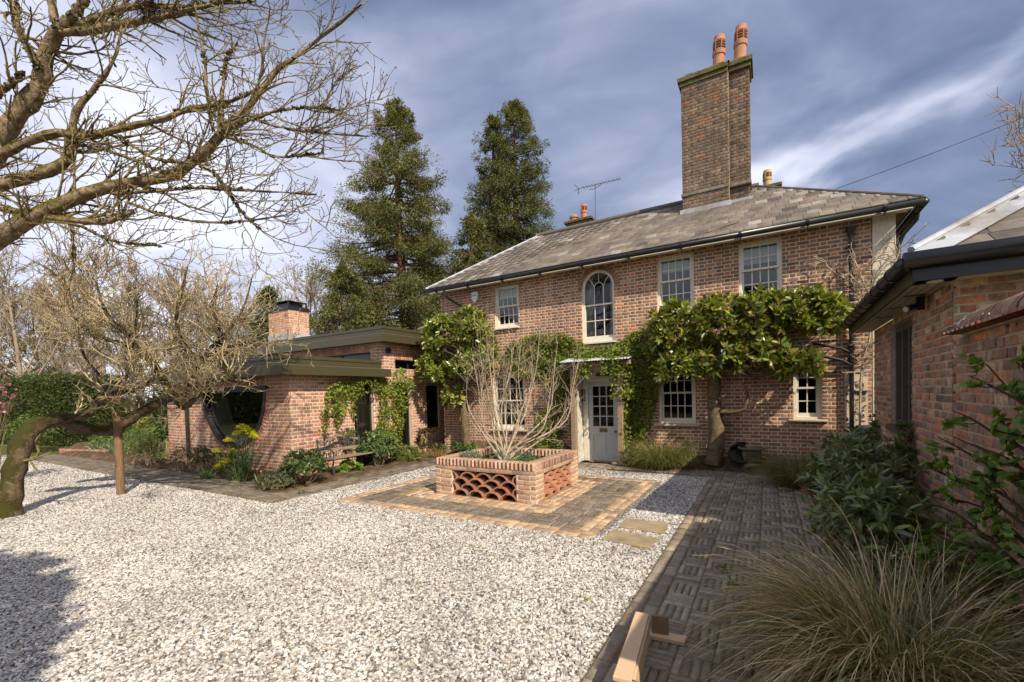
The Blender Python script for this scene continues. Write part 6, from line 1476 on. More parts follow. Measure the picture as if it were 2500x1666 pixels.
# ------------------------------------------------------------------ bare shrub in the planter
def planter_shrub():
    rng = np.random.default_rng(41); b = np.array([-4.28, 7.05, .46]); root = empty('bare_shrub', tuple(b)); tag(root, 'pale bare many-stemmed shrub growing from the brick planter', 'shrub')
    tips = [(1150, 850, 8.3), (1165, 815, 8.5), (1185, 800, 8.4), (1205, 812, 8.2), (1240, 792, 8.6), (1275, 815, 8.3), (1318, 800, 8.6), (1362, 830, 8.5), (1415, 870, 8.4), (1165, 880, 8.1), (1140, 925, 8.2), (1300, 870, 8.9), (1230, 860, 8.9), (1405, 960, 8.5), (1350, 900, 8.2), (1180, 890, 8.8)]
    P = []; R = []
    for i, (x, y, D) in enumerate(tips):
        t = at(x, y, D) - b; s = np.array([rng.normal(0, .05), rng.normal(0, .05), 0])
        out_ = np.array([t[0] * .70, t[1] * .70, t[2] * .36]); p, r_ = resample([s, s + out_ * .35 + [0, 0, .06], s * .3 + out_ + rng.normal(0, .07, 3), t * [.90, .90, .70] + rng.normal(0, .05, 3), t], [.026, .020, .014, .009, .003], 16); P.append(p); R.append(r_ * rng.uniform(.7, 1.15))
    P = np.array(P); R = np.array(R); V, F = tubes(P, R, 8); link('stem', mesh_np('stem', V, F, M['bark_pale'], smooth=True), root)
    V, F = tubes(np.array([[(0, 0, -.05), (0.01, 0, .04), (.0, .01, .13)]]), np.array([[.075, .06, .045]]), 10); link('stool', mesh_np('stool', V, F, M['bark_pale'], smooth=True), root)
    g = grow(P, R, [dict(n=5.0, per_m=True, t0=.22, ang=(20, 52), len=.46, m=7, wob=.16, trop=(0, 0, .045), rr=.5, rmax=.008, rmin=.004, rend=.45), dict(n=5, per_m=True, t0=.2, ang=(20, 50), len=.28, m=5, wob=.16, trop=(0, 0, .05), rr=.65, rmin=.0026, rend=.6), dict(n=5, per_m=True, min=0, t0=.3, ang=(25, 50), len=.10, m=4, wob=.14, trop=(0, 0, .1), rr=.8, rmin=.0022, rend=.7)], rng)
    V, F = join_tubes(g[1:], [5, 4, 3]); link('twig', mesh_np('twig', V, F, M['bark_pale']), root)
planter_shrub()
r_ = np.random.default_rng(51)
for i, (x, y) in enumerate(((-4.75, 6.5), (-4.55, 6.35), (-4.05, 6.45), (-3.75, 6.75), (-4.6, 7.3))):
    shrub('lavender', ('low grey-green lavender inside the planter, ' + ('at its left', 'front left of the stems', 'front right of the stems', 'near the right rim', 'behind the stems')[i]), 'lavender', (x, y, .49), (x, y, .58), (.19, .17, .15), 60, 7, .07, .008, [(.19, .22, .16), (.14, .18, .13), (.23, .25, .19)], tmpl=DIAM, seed=60 + i, group='lavenders in the planter', stem=None, spread=(5, 50), axis_up=1.2)
for i, (x, y) in enumerate(((-4.3, 6.4), (-3.85, 6.5), (-3.62, 6.62), (-3.5, 6.9))):
    grass_clump('bulb_leaves', 'tuft of bright green strappy leaves in planter, ' + ('left of centre', 'just right of centre', 'near the front right corner', 'along the right rim')[i], (x, y, .49), 46, .09, .26, [(.14, .26, .035), (.10, .21, .04), (.18, .30, .05)], 80 + i, .009, 1.1, 'bulb leaves in the planter')

# ------------------------------------------------------------------ wall-trained evergreen magnolias
def magnolia(name, label, base, trunk, clumps, seed, cols, n_clump, objs, L=.17, W=.062, rays=None, m=9):
    rng = np.random.default_rng(seed); root = empty(name, tuple(base)); tag(root, label, 'tree'); b = np.array(base)
    for p, r_ in trunk:
        q, rr = resample(np.array(p) - b, r_, 16); V, F = tubes(q[None], (rr * (1 + rng.normal(0, .05, 16)))[None], 12); V = V + rng.normal(0, .006, V.shape)
        link('trunk' if p is trunk[0][0] else 'branch', mesh_np('trunk', V, F, M['bark_wall'], smooth=True), root)
    C = []; O = []
    for (c, r, w_) in clumps:
        k = int(n_clump * w_); cc, d = shell(k, np.array(c) - b, r, rng, .62, -.75); C.append(cc); O.append(nrm(d + np.array([0.05, -.35, .45]) + rng.normal(0, .25, d.shape)))
    C = np.vstack(C); O = np.vstack(O)
    C[:, 1] = np.minimum(C[:, 1], 10.33 - b[1])
    hub = np.array([np.array(c) - b for c, r, w_ in clumps]); j = np.argmin(np.linalg.norm(C[:, None] - hub[None], axis=2), 1)
    s = rng.permutation(len(C))[:170]; P0 = hub[j[s]] + [0, 0, -.15]; t = np.linspace(0, 1, 4)[None, :, None]; pts = P0[:, None] * (1 - t) + C[s][:, None] * t + rng.normal(0, .03, (len(s), 4, 3)) * [1, 1, 1]; pts[:, -1] = C[s]
    V, F = tubes(pts, np.linspace(.014, .005, 4)[None].repeat(len(s), 0), 4); link('twig', mesh_np('twig', V, F, M['bark_wall']), root)
    P, D, A = rosettes(C, O, m, rng, (25, 88)); leafset(root, LEAF, P + nrm(D) * .02, D, L * rng.uniform(.65, 1.2, len(P)), W * rng.uniform(.75, 1.15, len(P)), A, cols, M['gloss_leaf'], rng, .28, objs)
MAGC = np.array([(.17, .21, .028), (.115, .165, .026), (.25, .265, .038), (.08, .12, .022), (.33, .32, .07), (.19, .14, .03), (.20, .23, .03)])
mr = lambda px, py, Y: on_y(px, py, Y)
magnolia('evergreen_magnolia', 'large glossy evergreen magnolia trained flat on the wall beside the downpipe', (-.98, 10.1, .18),
         [([(-1.02, 10.08, .15), (-.97, 10.07, .5), (-.95, 10.1, .9), (-.99, 10.12, 1.4), (-.98, 10.12, 1.9), (-.95, 10.1, 2.3)], [.20, .16, .145, .13, .125, .10]),
          ([(-.90, 10.08, 1.25), (-.7, 9.98, 1.24), (-.42, 9.93, 1.32), (-.36, 9.93, 1.6), (-.45, 9.95, 1.85)], [.05, .042, .036, .03, .02]), ([(-.36, 9.93, 1.38), (-.28, 9.92, 1.5)], [.03, .022]),
          ([(-.95, 10.1, 2.1), (-.5, 10.0, 2.5), (.2, 9.95, 2.8), (.8, 9.95, 3.1)], [.08, .06, .04, .025]), ([(-.98, 10.1, 2.0), (-1.5, 9.95, 2.4), (-1.9, 9.9, 2.8)], [.07, .05, .03]), ([(-.95, 10.1, 2.2), (-.8, 9.95, 2.7), (-.6, 9.9, 3.2)], [.07, .05, .03]),
          ([(-.6, 10.05, 2.1), (-.25, 9.98, 1.97), (.15, 9.95, 2.0)], [.035, .03, .022])],
         [(mr(1640, 800, 9.85), (.50, .36, .55), 1.1), (mr(1660, 890, 9.85), (.48, .34, .42), .9), (mr(1750, 780, 9.8), (.52, .38, .48), 1.1), (mr(1760, 870, 9.8), (.5, .38, .42), 1.0), (mr(1860, 770, 9.85), (.5, .36, .5), 1.1), (mr(1870, 870, 9.85), (.45, .34, .40), .75), (mr(1960, 760, 9.9), (.45, .32, .44), 1.0), (mr(2010, 770, 9.9), (.36, .3, .40), .7), (mr(1945, 890, 9.9), (.4, .3, .28), .5)],
         101, MAGC, 92, 300, m=10)
magnolia('evergreen_magnolia', 'smaller yellow-green evergreen magnolia on the wall left of the bare shrub', (-7.43, 10.1, .25),
         [([(-7.40, 10.08, .2), (-7.42, 10.05, .7), (-7.50, 10.08, 1.3), (-7.62, 10.1, 1.9), (-7.7, 10.1, 2.5)], [.13, .105, .10, .095, .07]), ([(-7.55, 10.08, 1.7), (-7.2, 10.0, 2.2), (-6.8, 9.95, 2.7)], [.06, .045, .03]), ([(-7.62, 10.1, 1.9), (-8.1, 10.0, 2.4), (-8.5, 9.95, 2.8)], [.06, .04, .03])],
         [(mr(1075, 820, 9.8), (.6, .4, .55), 1.2), (mr(1150, 800, 9.8), (.55, .38, .5), 1.1), (mr(1060, 900, 9.8), (.5, .38, .45), .9), (mr(1140, 890, 9.85), (.55, .36, .5), 1.0), (mr(1180, 860, 9.85), (.42, .3, .5), .7), (mr(1110, 970, 9.9), (.3, .25, .35), .4)],
         102, np.array([(.21, .235, .03), (.28, .285, .05), (.14, .18, .026), (.085, .125, .022), (.33, .32, .08)]), 105, 280, m=10)

# ------------------------------------------------------------------ climbers on walls
def wall_climber(name, label, polys, plane, n, L, cols, seed, stems, thick=.14, normal=(0, -1, 0), mat='leaf', base=None, dens_noise=.55):
    rng = np.random.default_rng(seed); N = np.array(normal, float); P = []
    for poly, w_ in polys:
        poly = np.array(poly, float); k = int(n * w_); q = rng.uniform(poly.min(0), poly.max(0), (k * 4, 2)); q = q[in_poly(q, poly)]
        f = np.sin(q[:, 0] * .11 + 1) + np.sin(q[:, 1] * .13 + q[:, 0] * .05) + np.sin(q[:, 0] * .31) * .6; q = q[(f + rng.normal(0, .8, len(q))) > -dens_noise * 1.6][:k]
        P += [plane(x, y) for x, y in q]
    P = np.array(P); b = np.array(base if base is not None else P[np.argmin(P[:, 2])] * [1, 1, 0]); root = empty(name, tuple(b)); tag(root, label, 'climber')
    bump = .5 + .5 * np.sin(P[:, 0] * 5 + P[:, 2] * 4) * np.sin(P[:, 2] * 6 + P[:, 1] * 5); P = P + N * (rng.uniform(.02, 1, len(P)) * thick * (.35 + .65 * bump))[:, None]
    D = nrm(rng.normal(0, .7, (len(P), 3)) + N * .35 + np.array([0, 0, -.25])); up = np.tile(N + np.array([0, 0, .7]), (len(P), 1))
    foliage('foliage', LEAF, P - b, D, L * rng.uniform(.6, 1.25, len(P)), L * .75 * rng.uniform(.7, 1.15, len(P)), cols, M[mat], root, up, rng, .45, .3)
    Q = []; R = []
    for s in stems:
        p, r_ = resample([plane(x, y) + N * .03 for x, y in s], np.linspace(.016, .006, len(s)), 10); Q.append(p - b); R.append(r_)
    V, F = tubes(np.array(Q), np.array(R), 6); link('stem', mesh_np('stem', V, F, M['bark_twig'], smooth=True), root); return root
IVY = [(.20, .235, .03), (.14, .185, .026), (.26, .275, .04), (.10, .14, .022)]
wall_climber('door_climber', 'bushy yellow-green climber swagged over the porch and down both sides of the door',
    [([(1225, 870), (1255, 835), (1300, 818), (1360, 812), (1420, 832), (1440, 852), (1505, 842), (1545, 812), (1610, 795), (1640, 830), (1625, 880), (1570, 888), (1440, 876), (1390, 886), (1370, 890), (1290, 900), (1240, 892)], .9),
     ([(1340, 880), (1392, 876), (1398, 905), (1400, 960), (1385, 1010), (1375, 1060), (1340, 1095), (1308, 1085), (1312, 1030), (1345, 980), (1330, 930)], .55), ([(1490, 860), (1600, 850), (1612, 930), (1600, 990), (1585, 1040), (1570, 1075), (1545, 1078), (1530, 1020), (1515, 960), (1505, 900)], .9),
     ([(1395, 878), (1430, 884), (1412, 905), (1420, 945), (1408, 935), (1398, 905)], .08), ([(1240, 880), (1395, 885), (1380, 905), (1300, 925), (1255, 915)], .12), ([(1600, 850), (1640, 850), (1635, 900), (1610, 930)], .1)],
    lambda x, y: on_y(x, y, 10.36), 7600, .060, IVY, 111, [[(1345, 1090), (1350, 1000), (1370, 900), (1400, 860)], [(1570, 1070), (1545, 960), (1530, 880), (1480, 850), (1420, 845)], [(1320, 1080), (1300, 900), (1270, 860)]], .20)
wall_climber('corner_climber', 'fresh green climber hanging under the olive fascia and down the pillar by the bench',
    [([(800, 935), (850, 925), (960, 924), (958, 950), (905, 957), (870, 968), (845, 975), (815, 965), (790, 985), (795, 950)], .35), ([(815, 960), (845, 965), (838, 1000), (820, 1048), (808, 1010)], .12), ([(782, 990), (800, 985), (795, 1030), (790, 1070), (782, 1050)], .05),
     ([(918, 935), (965, 900), (1003, 905), (1005, 950), (985, 985), (978, 1040), (970, 1100), (935, 1115), (915, 1060), (925, 990)], .75), ([(856, 960), (866, 958), (862, 1030), (855, 1010)], .03)],
    lambda x, y: on_x(x, y, -8.90), 3000, .062, [(.22, .265, .035), (.16, .21, .03), (.28, .31, .05), (.11, .15, .025)], 112, [[(945, 1110), (950, 1000), (960, 930), (900, 935), (820, 945)], [(820, 950), (815, 1000), (812, 1040)]], .22, (1, 0, 0))
def canopy_sprays():
    rng = np.random.default_rng(131); root = bpy.data.objects['door_climber']; b = np.array(root.location); P = []
    for (x0, x1, z0, z1, y0, y1, k) in ((-3.15, -2.62, 1.55, 2.75, 9.74, 10.2, 1000), (-4.05, -2.75, 2.46, 2.72, 9.95, 10.33, 900), (-3.95, -3.55, 2.05, 2.5, 9.66, 9.84, 150), (-3.3, -2.85, 2.1, 2.5, 9.66, 9.84, 320), (-2.98, -2.78, .45, 1.7, 9.86, 10.2, 320)):
        P.append(np.stack([rng.uniform(x0, x1, k), rng.uniform(y0, y1, k), rng.uniform(z0, z1, k)], 1))
    P = np.vstack(P); D = nrm(rng.normal(0, .7, P.shape) + [0, -.3, -.25]); foliage('foliage', LEAF, P - b, D, .062 * rng.uniform(.6, 1.2, len(P)), .046, IVY, M['leaf'], root, np.tile([0, -1, .7], (len(P), 1)), rng, .45, .3)
canopy_sprays()
# bare rose on the house corner
def corner_twigs():
    rng = np.random.default_rng(121); b = on_y(2110, 1050, 10.25) * [1, 1, 0]; root = empty('bare_climber', tuple(b)); tag(root, 'tangle of bare pale climbing stems round the downpipe at the house corner', 'climber')
    S = [[(2100, 1060), (2112, 900), (2120, 800), (2100, 700), (2075, 660)], [(2120, 800), (2135, 770), (2110, 690), (2080, 620)], [(2112, 760), (2150, 700), (2185, 640), (2205, 600)], [(2100, 700), (2050, 665), (2010, 640)], [(2090, 690), (2130, 640), (2170, 610)], [(2135, 795), (2105, 790), (2070, 770)]]
    P = []; R = []
    for s in S:
        p, r_ = resample([on_y(x, y, 10.22) - b + rng.normal(0, .04, 3) * [1, 1, 0] for x, y in s], np.linspace(.020, .010, len(s)), 12); P.append(p); R.append(r_)
    P = np.array(P); R = np.array(R)
    g = grow(P, R, [dict(n=10, per_m=True, t0=.35, ang=(30, 80), len=.40, m=6, wob=.3, trop=(0, -.02, .03), rr=.6, rmin=.0085, rend=.5), dict(n=8, per_m=True, t0=.1, ang=(30, 80), len=.16, m=4, wob=.3, rr=.7, rmin=.0065, rend=.6)], rng)
    V, F = join_tubes(g, [6, 4, 3]); V[:, 1] = np.minimum(V[:, 1], 10.38 - b[1]); link('stem', mesh_np('stem', V, F, M['bark_pale']), root)
corner_twigs()
# ------------------------------------------------------------------ bed planting near the house and garden room
G1 = [(.09, .14, .03), (.065, .11, .025), (.125, .17, .035)]
grass_clump('sedge_clump', 'arching green sedge clump between the front door and the magnolia trunk', (-2.05, 9.86, .08), 1700, .34, .82, [(.13, .145, .03), (.095, .115, .028), (.21, .18, .06)], 201, .0045, 1.25)
grass_clump('sedge_clump', 'dull green sedge clump at the far end of the brick path', (.48, 8.9, .02), 1500, .30, .86, [(.17, .15, .05), (.115, .12, .035), (.25, .19, .085)], 202, .0045, 1.2)
grass_clump('sedge_clump', 'big fountain of straw and green sedge in the right foreground', (.62, 3.10, .02), 4200, .30, 1.02, [(.55, .42, .25), (.42, .31, .17), (.17, .155, .055), (.28, .22, .10), (.62, .50, .33), (.12, .125, .04)], 203, .0044, 1.3, None, 1.1, 9)
grass_clump('sedge_clump', 'dark green sedge tuft behind the foreground fountain of sedge', (.95, 2.62, .02), 1200, .18, .80, [(.10, .11, .035), (.16, .14, .05), (.30, .24, .12)], 204, .004, 1.2, None, 1.0, 8)
# rhododendron
shrub('rhododendron', 'dark leathery rhododendron with a few pink buds below the outbuilding window', 'shrub', (.98, 6.5, .08), (.90, 6.4, .66), (.55, 1.05, .55), 300, 9, .120, .032, [(.115, .15, .06), (.15, .185, .08), (.08, .11, .045), (.21, .245, .10)], 'gloss_leaf', LEAF, 211, None, .5, -.45, 'bark_twig', (40, 92), .012, .3, 260)
shrub('rhododendron', 'lower dark rhododendron nearer the camera beside the path', 'shrub', (.78, 5.2, .06), (.78, 5.0, .48), (.44, .62, .44), 190, 9, .120, .032, [(.11, .145, .058), (.145, .18, .07), (.08, .105, .045), (.23, .27, .09)], 'gloss_leaf', LEAF, 212, None, .5, -.4, 'bark_twig', (40, 92), .010, .3, 120)
def flowers(name, label, pts, size, cols, seed, cat='flower', group=None, petals=6, form='cup', stemlen=.25):
    rng = np.random.default_rng(seed)
    for i, (p, lab) in enumerate(pts):
        root = empty(name, tuple(np.array(p) - [0, 0, stemlen])); tag(root, lab, cat, group); c = np.array([0, 0, stemlen])
        az = np.linspace(0, 2 * math.pi, petals, endpoint=False) + rng.uniform(0, 1); d = np.stack([np.cos(az) * .42, np.sin(az) * .42, np.ones(petals)], 1); P = np.tile(c, (petals, 1)) + nrm(d) * .004
        foliage('petal', LEAF, P, d, size, size * .55, cols, M['petal'], root, np.stack([-np.cos(az), -np.sin(az), np.full(petals, .3)], 1), rng, .1, .12, None)
        V, F = tubes(np.array([[(0, 0, 0), (.01, 0, stemlen * .5), (0, 0, stemlen)]]), np.full((1, 3), .004), 5); link('stem', mesh_np('stem', V, F, M['stem_green']), root)
        foliage('leaf', LEAF, np.zeros((3, 3)) + [0, 0, .01], nrm(rng.normal(0, .4, (3, 3)) + [0, 0, .8]), stemlen * .9, .03, [(.12, .19, .07)], M['leaf'], root, None, rng, .4, .2, None)
M['stem_green'] = surf('green_stem', (.10, .15, .04), .6, var=.2, scale=20)
PINK = [(.62, .10, .16), (.70, .18, .22)]
flowers('tulip', '', [(on_z(418 * .51 + 1900 if False else 1960, 1205, .55), 'rose-pink bud at the tip of a rhododendron shoot, left of two'), (on_z(2048, 1228, .52), 'rose-pink bud in the middle of the rhododendron, right of two')], .05, PINK, 221, 'flower', None, 5, 'cup', .10)
tl = [((634, 1163), 'coral tulip low beside the euphorbia', .22), ((638, 1155), 'pale pink tulip between the euphorbia and the grey shrub', .28), ((675, 1131), 'rose tulip above the grey-leaved shrub at the wall corner', .34), ((628, 1150), 'pink striped tulip just right of the euphorbia', .26)]
for i, ((x, y), lb, h) in enumerate(tl):
    p = on_y(x, y, 4.95 + .08 * i); flowers('tulip', '', [(p, lb)], .055, [(.62, .12, .12), (.72, .40, .38), (.66, .16, .22), (.74, .42, .42)][i:i + 1], 230 + i, 'tulip', 'tulips by the garden room', 6, 'cup', max(.1, p[2]))
# euphorbia with acid-yellow heads
def euphorbia():
    rng = np.random.default_rng(241); b = np.array([-9.85, 5.12, .02]); root = empty('euphorbia', tuple(b)); tag(root, 'tall euphorbia with acid-yellow domed heads beneath the round window', 'shrub')
    heads = [(602, 1052), (622, 1068), (580, 1062), (558, 1078), (531, 1104), (568, 1106), (550, 1128), (537, 1142), (612, 1060), (590, 1046)]; C = np.array([on_y(x, y, 5.05 + rng.uniform(-.15, .15)) - b for x, y in heads]); more = np.stack([rng.uniform(-.5, .55, 22), rng.uniform(-.2, .25, 22), rng.uniform(.35, .75, 22)], 1)
    A = np.vstack([C, more]); P = []; m = 6; t = np.linspace(0, 1, m)[None, :, None]; b0 = A * [.35, .35, 0]; mid = A * [.8, .8, .5]
    Q = (1 - t) ** 2 * b0[:, None] + 2 * t * (1 - t) * mid[:, None] + t ** 2 * A[:, None]; V, F = tubes(Q, np.full((len(A), m), .008), 5); link('stem', mesh_np('stem', V, F, M['stem_green']), root)
    u = rng.uniform(.25, .98, (len(A), 60)); i = (u * (m - 1)).astype(int); fr = (u * (m - 1) - i)[..., None]; ar = np.arange(len(A))[:, None]; p = Q[ar, i] * (1 - fr) + Q[ar, np.minimum(i + 1, m - 1)] * fr; T = nrm(Q[ar, np.minimum(i + 1, m - 1)] - Q[ar, i])
    d = nrm(rand_dir(p.size // 3, rng).reshape(p.shape) + T * .35); foliage('foliage', DIAM, p.reshape(-1, 3), d.reshape(-1, 3), .085, .016, [(.075, .125, .065), (.055, .10, .055), (.10, .15, .07)], M['leaf'], root, None, rng)
    for h in C:
        k = 110; dd = rand_dir(k, rng); dd[:, 2] = np.abs(dd[:, 2]); pp = h + dd * [.11, .11, .10] * rng.uniform(.6, 1, (k, 1))
        q, w_, A_ = rosettes(pp, nrm(dd + [0, 0, .4]), 3, rng, (50, 90)); foliage('flower_head', DIAM, q, w_, .026, .024, [(.58, .56, .02), (.46, .48, .02), (.66, .62, .04)], M['petal'], root, A_, rng, .3, .2)
euphorbia()
shrub('glossy_shrub', 'rounded glossy green shrub at the corner in front of the bench', 'shrub', (-8.05, 5.45, 0), (-8.02, 5.42, .38), (.46, .46, .38), 320, 8, .080, .026, [(.065, .115, .025), (.09, .145, .03), (.13, .175, .05)], 'gloss_leaf', LEAF, 251)
shrub('silver_shrub', 'low silver-green shrub spilling over the path at the wall corner', 'shrub', (-8.25, 4.98, 0), (-8.25, 4.98, .16), (.46, .32, .22), 300, 8, .05, .014, [(.15, .17, .09), (.20, .21, .12), (.11, .13, .07)], 'leaf', LEAF, 252)
shrub('glossy_shrub', 'tall glossy green shrub growing against the right end of the bench', 'shrub', (-8.42, 7.72, 0), (-8.40, 7.72, .48), (.46, .52, .50), 420, 8, .080, .024, [(.065, .12, .025), (.10, .16, .035), (.14, .19, .05)], 'gloss_leaf', LEAF, 253)
shrub('glossy_shrub', 'small green shrub peeping above the back of the bench', 'shrub', (-8.82, 7.15, .3), (-8.82, 7.15, .86), (.14, .26, .14), 34, 8, .07, .024, G1, 'leaf', LEAF, 254)
shrub('hosta', 'light green broad-leaved plant under the bench seat', 'plant', (-8.35, 6.75, 0), (-8.35, 6.75, .12), (.25, .35, .14), 40, 5, .11, .075, [(.14, .22, .03), (.18, .25, .045)], 'leaf', LEAF, 255)
shrub('fern', 'low yellow-green fern at the foot of the climber pillar', 'plant', (-8.30, 8.55, .02), (-8.30, 8.55, .18), (.40, .40, .24), 120, 7, .15, .026, [(.16, .18, .04), (.11, .145, .03), (.20, .20, .06)], 'leaf', LEAF, 256)
grass_clump('dry_grass', 'tuft of straw-coloured dry leaves in the bed behind the planter', (-7.95, 9.35, .05), 220, .16, .42, [(.42, .28, .12), (.33, .21, .10), (.25, .20, .09)], 257, .006, 1.2)
BP = [(-7.55, 9.85, .34, G1, 'leafy green perennial below the left magnolia trunk'), (-7.05, 9.80, .30, [(.14, .22, .03), (.10, .17, .03)], 'bright green perennial right of the left magnolia trunk'), (-6.35, 9.85, .30, [(.13, .20, .03), (.09, .15, .03)], 'bright leafy clump below the left ground-floor window'), (-5.75, 9.88, .34, G1, 'leafy clump below the right jamb of the left ground-floor window'), (-5.15, 9.95, .42, [(.10, .14, .035), (.16, .15, .05)], 'loose bushy plant left of the porch climber'), (-4.6, 9.98, .46, [(.09, .125, .03), (.15, .155, .05)], 'loose bushy plant against the left porch post'), (-8.0, 9.6, .28, [(.12, .15, .04), (.17, .16, .06)], 'mottled low plant in the bed corner by the garden room')]
for i, (x, y, h, c, lb) in enumerate(BP): shrub('perennial', lb, 'plant', (x, y, .05), (x, y, .10 + h * .45), (.30, .16, h * .5), 60, 6, .085, .036, c, 'leaf', LEAF, 260 + i, 'perennials along the house front', .3, -.3, None)
shrub('red_leaved_plant', 'dusky red-leaved plant by the narrow dark window of the garden room', 'plant', (-8.85, 9.9, .3), (-8.85, 9.9, .62), (.16, .16, .2), 12, 6, .20, .07, [(.13, .075, .06), (.17, .10, .075), (.11, .11, .04)], 'leaf', LEAF, 271, spread=(60, 120))
shrub('fern', 'small fern by the right-hand porch post', 'plant', (-2.72, 9.88, .05), (-2.72, 9.88, .22), (.18, .12, .2), 40, 7, .11, .02, [(.10, .15, .03), (.14, .19, .04)], 'leaf', LEAF, 272)
shrub('seedling', 'small pale-leaved seedling left of the magnolia trunk', 'plant', (-1.42, 10.0, .2), (-1.42, 10.0, .5), (.12, .1, .26), 12, 7, .07, .024, [(.17, .19, .09), (.13, .16, .06)], 'leaf', LEAF, 273)
shrub('seedling', 'bright sprig at the base of the magnolia trunk', 'plant', (-1.55, 9.85, .1), (-1.55, 9.85, .22), (.12, .1, .14), 14, 6, .06, .03, [(.18, .24, .04), (.14, .2, .04)], 'leaf', LEAF, 274)
# plants on the right bed
shrub('leafy_shrub', 'fresh green lobed shrub reaching over the sedge at right', 'shrub', (1.10, 4.05, .05), (1.08, 4.05, .42), (.28, .45, .36), 90, 6, .060, .044, [(.12, .20, .04), (.09, .155, .035), (.18, .27, .055)], 'leaf', LEAF, 281)
shrub('white_flowered_plant', 'low plant with creamy white flower clusters behind the sedge', 'plant', (.98, 4.62, .05), (.98, 4.55, .24), (.30, .34, .20), 70, 6, .075, .024, [(.07, .11, .035), (.10, .14, .045)], 'leaf', LEAF, 282)
r_ = np.random.default_rng(283); fp = np.stack([.98 + r_.normal(0, .14, 16), 4.45 + r_.normal(0, .22, 16), .44 + r_.normal(0, .05, 16)], 1); q, d, A = rosettes(np.repeat(fp, 9, 0) + r_.normal(0, .03, (144, 3)), nrm(r_.normal(0, .3, (144, 3)) + [0, 0, 1]), 4, r_, (50, 95))
wf = foliage('flower_cluster', DIAM, q, d, .020, .017, [(.62, .60, .46), (.52, .52, .36), (.66, .64, .54)], M['petal'], bpy.data.objects.get('white_flowered_plant'), A, r_, .3, .1); wf.location = -np.array(wf.parent.location)
# climbing hydrangea on the near garden wall
def hydrangea():
    rng = np.random.default_rng(291); b = np.array([1.24, 3.05, 0]); root = empty('climbing_hydrangea', tuple(b)); tag(root, 'leafing climber with bare brown stems on the near garden wall', 'climber')
    S = []
    for i in range(9):
        y = 3.05 + rng.normal(0, .14); S.append([(1.20 + rng.normal(0, .03), y, 0), (1.25, y + rng.normal(0, .08), .5), (1.25, y + rng.normal(0, .18), 1.0), (1.24, y + rng.normal(.1, .3), 1.45), (1.24, y + rng.normal(.15, .45), 1.85)])
    for (y, z, dx, dz) in ((3.6, 1.30, -.16, .10), (3.9, 1.45, -.10, .1), (3.8, 1.1, -.2, .06), (3.4, 1.6, -.15, .18), (4.0, .95, -.2, .0), (3.7, .75, -.22, .0), (4.1, 1.25, -.12, .1), (4.3, 1.05, -.15, .06), (4.45, .8, -.2, .03), (3.5, .5, -.22, .1)): S.append([(1.24, 3.1, max(.2, z - .35)), (1.20, 3.3, z - .12), (1.16, y - .12, z), (1.22 + dx, y, z + dz * .6), (1.20 + dx * 1.2, y + .18, z + dz)])
    P = []; R = []
    for s in S: p, r2 = resample(np.array(s) - b, np.linspace(.013, .004, len(s)), 14); P.append(p); R.append(r2)
    P = np.array(P); R = np.array(R); g = grow(P, R, [dict(n=4.2, per_m=True, t0=.3, ang=(30, 75), len=.15, m=5, wob=.16, trop=(-.05, 0, .05), bias=(-.25, 0, .1), rr=.6, rmin=.0028, rend=.5)], rng)
    V, F = join_tubes(g, [6, 4]); link('stem', mesh_np('stem', V, F, M['bark_hyd']), root)
    tips = np.vstack([g[1][0][:, -1], g[1][0][:, 3], g[1][0][:, 2]]); O = nrm(rng.normal(0, .5, tips.shape) + [-.6, -.2, .6]); q, d, A = rosettes(tips, O, 5, rng, (45, 95)); leafset(root, LEAF, q, d, .050 * rng.uniform(.6, 1.3, len(q)), .038 * rng.uniform(.7, 1.2, len(q)), A, [(.14, .23, .045), (.10, .18, .04), (.20, .29, .065)], M['leaf'], rng, .25, 200)
M['bark_hyd'] = bark_mat('brown_climber_stem', (.10, .062, .04), (.05, .032, .02), None)
hydrangea()
shrub('wall_fern', 'small climbing leafy plant at the foot of the outbuilding window', 'plant', (1.33, 6.5, .1), (1.33, 6.5, .95), (.08, .24, .40), 60, 6, .06, .028, [(.06, .10, .025), (.09, .14, .03)], 'leaf', LEAF, 295)
shrub('wall_fern', 'leafy tendrils at the far corner of the outbuilding', 'plant', (1.42, 8.7, .1), (1.42, 8.7, .85), (.08, .35, .5), 60, 6, .06, .028, [(.06, .10, .025), (.09, .12, .03)], 'leaf', LEAF, 296)
# bed along the front of the garden room, going left
LB = [(-15.6, 5.45, .55, (.62, .34), [(.10, .16, .03), (.14, .20, .04), (.075, .12, .028)], .10, .012, 'feathery green bush at the left end of the garden room bed', 260),
      (-14.7, 5.35, .48, (.5, .3), [(.08, .12, .035), (.11, .14, .04)], .09, .016, 'fine-leaved green bush left of the downpipe', 200), (-13.0, 5.45, .36, (.6, .3), [(.075, .085, .035), (.11, .10, .045)], .05, .018, 'brownish twiggy bush right of the downpipe', 150),
      (-12.0, 5.45, .36, (.42, .28), [(.055, .085, .025), (.075, .10, .03)], .06, .028, 'dark low bush left of the euphorbia', 120), (-11.3, 5.4, .28, (.4, .28), [(.09, .07, .045), (.07, .085, .03)], .05, .02, 'reddish twiggy bush just left of the euphorbia', 100),
      (-16.8, 5.7, .5, (.7, .4), [(.13, .17, .05), (.10, .14, .04)], .08, .02, 'pale green bush at the path end before the lawn', 160), (-14.95, 5.9, 1.0, (.35, .45), [(.035, .065, .022), (.05, .08, .025)], .07, .04, 'dark ivy mass clothing the left end of the garden room', 260)]
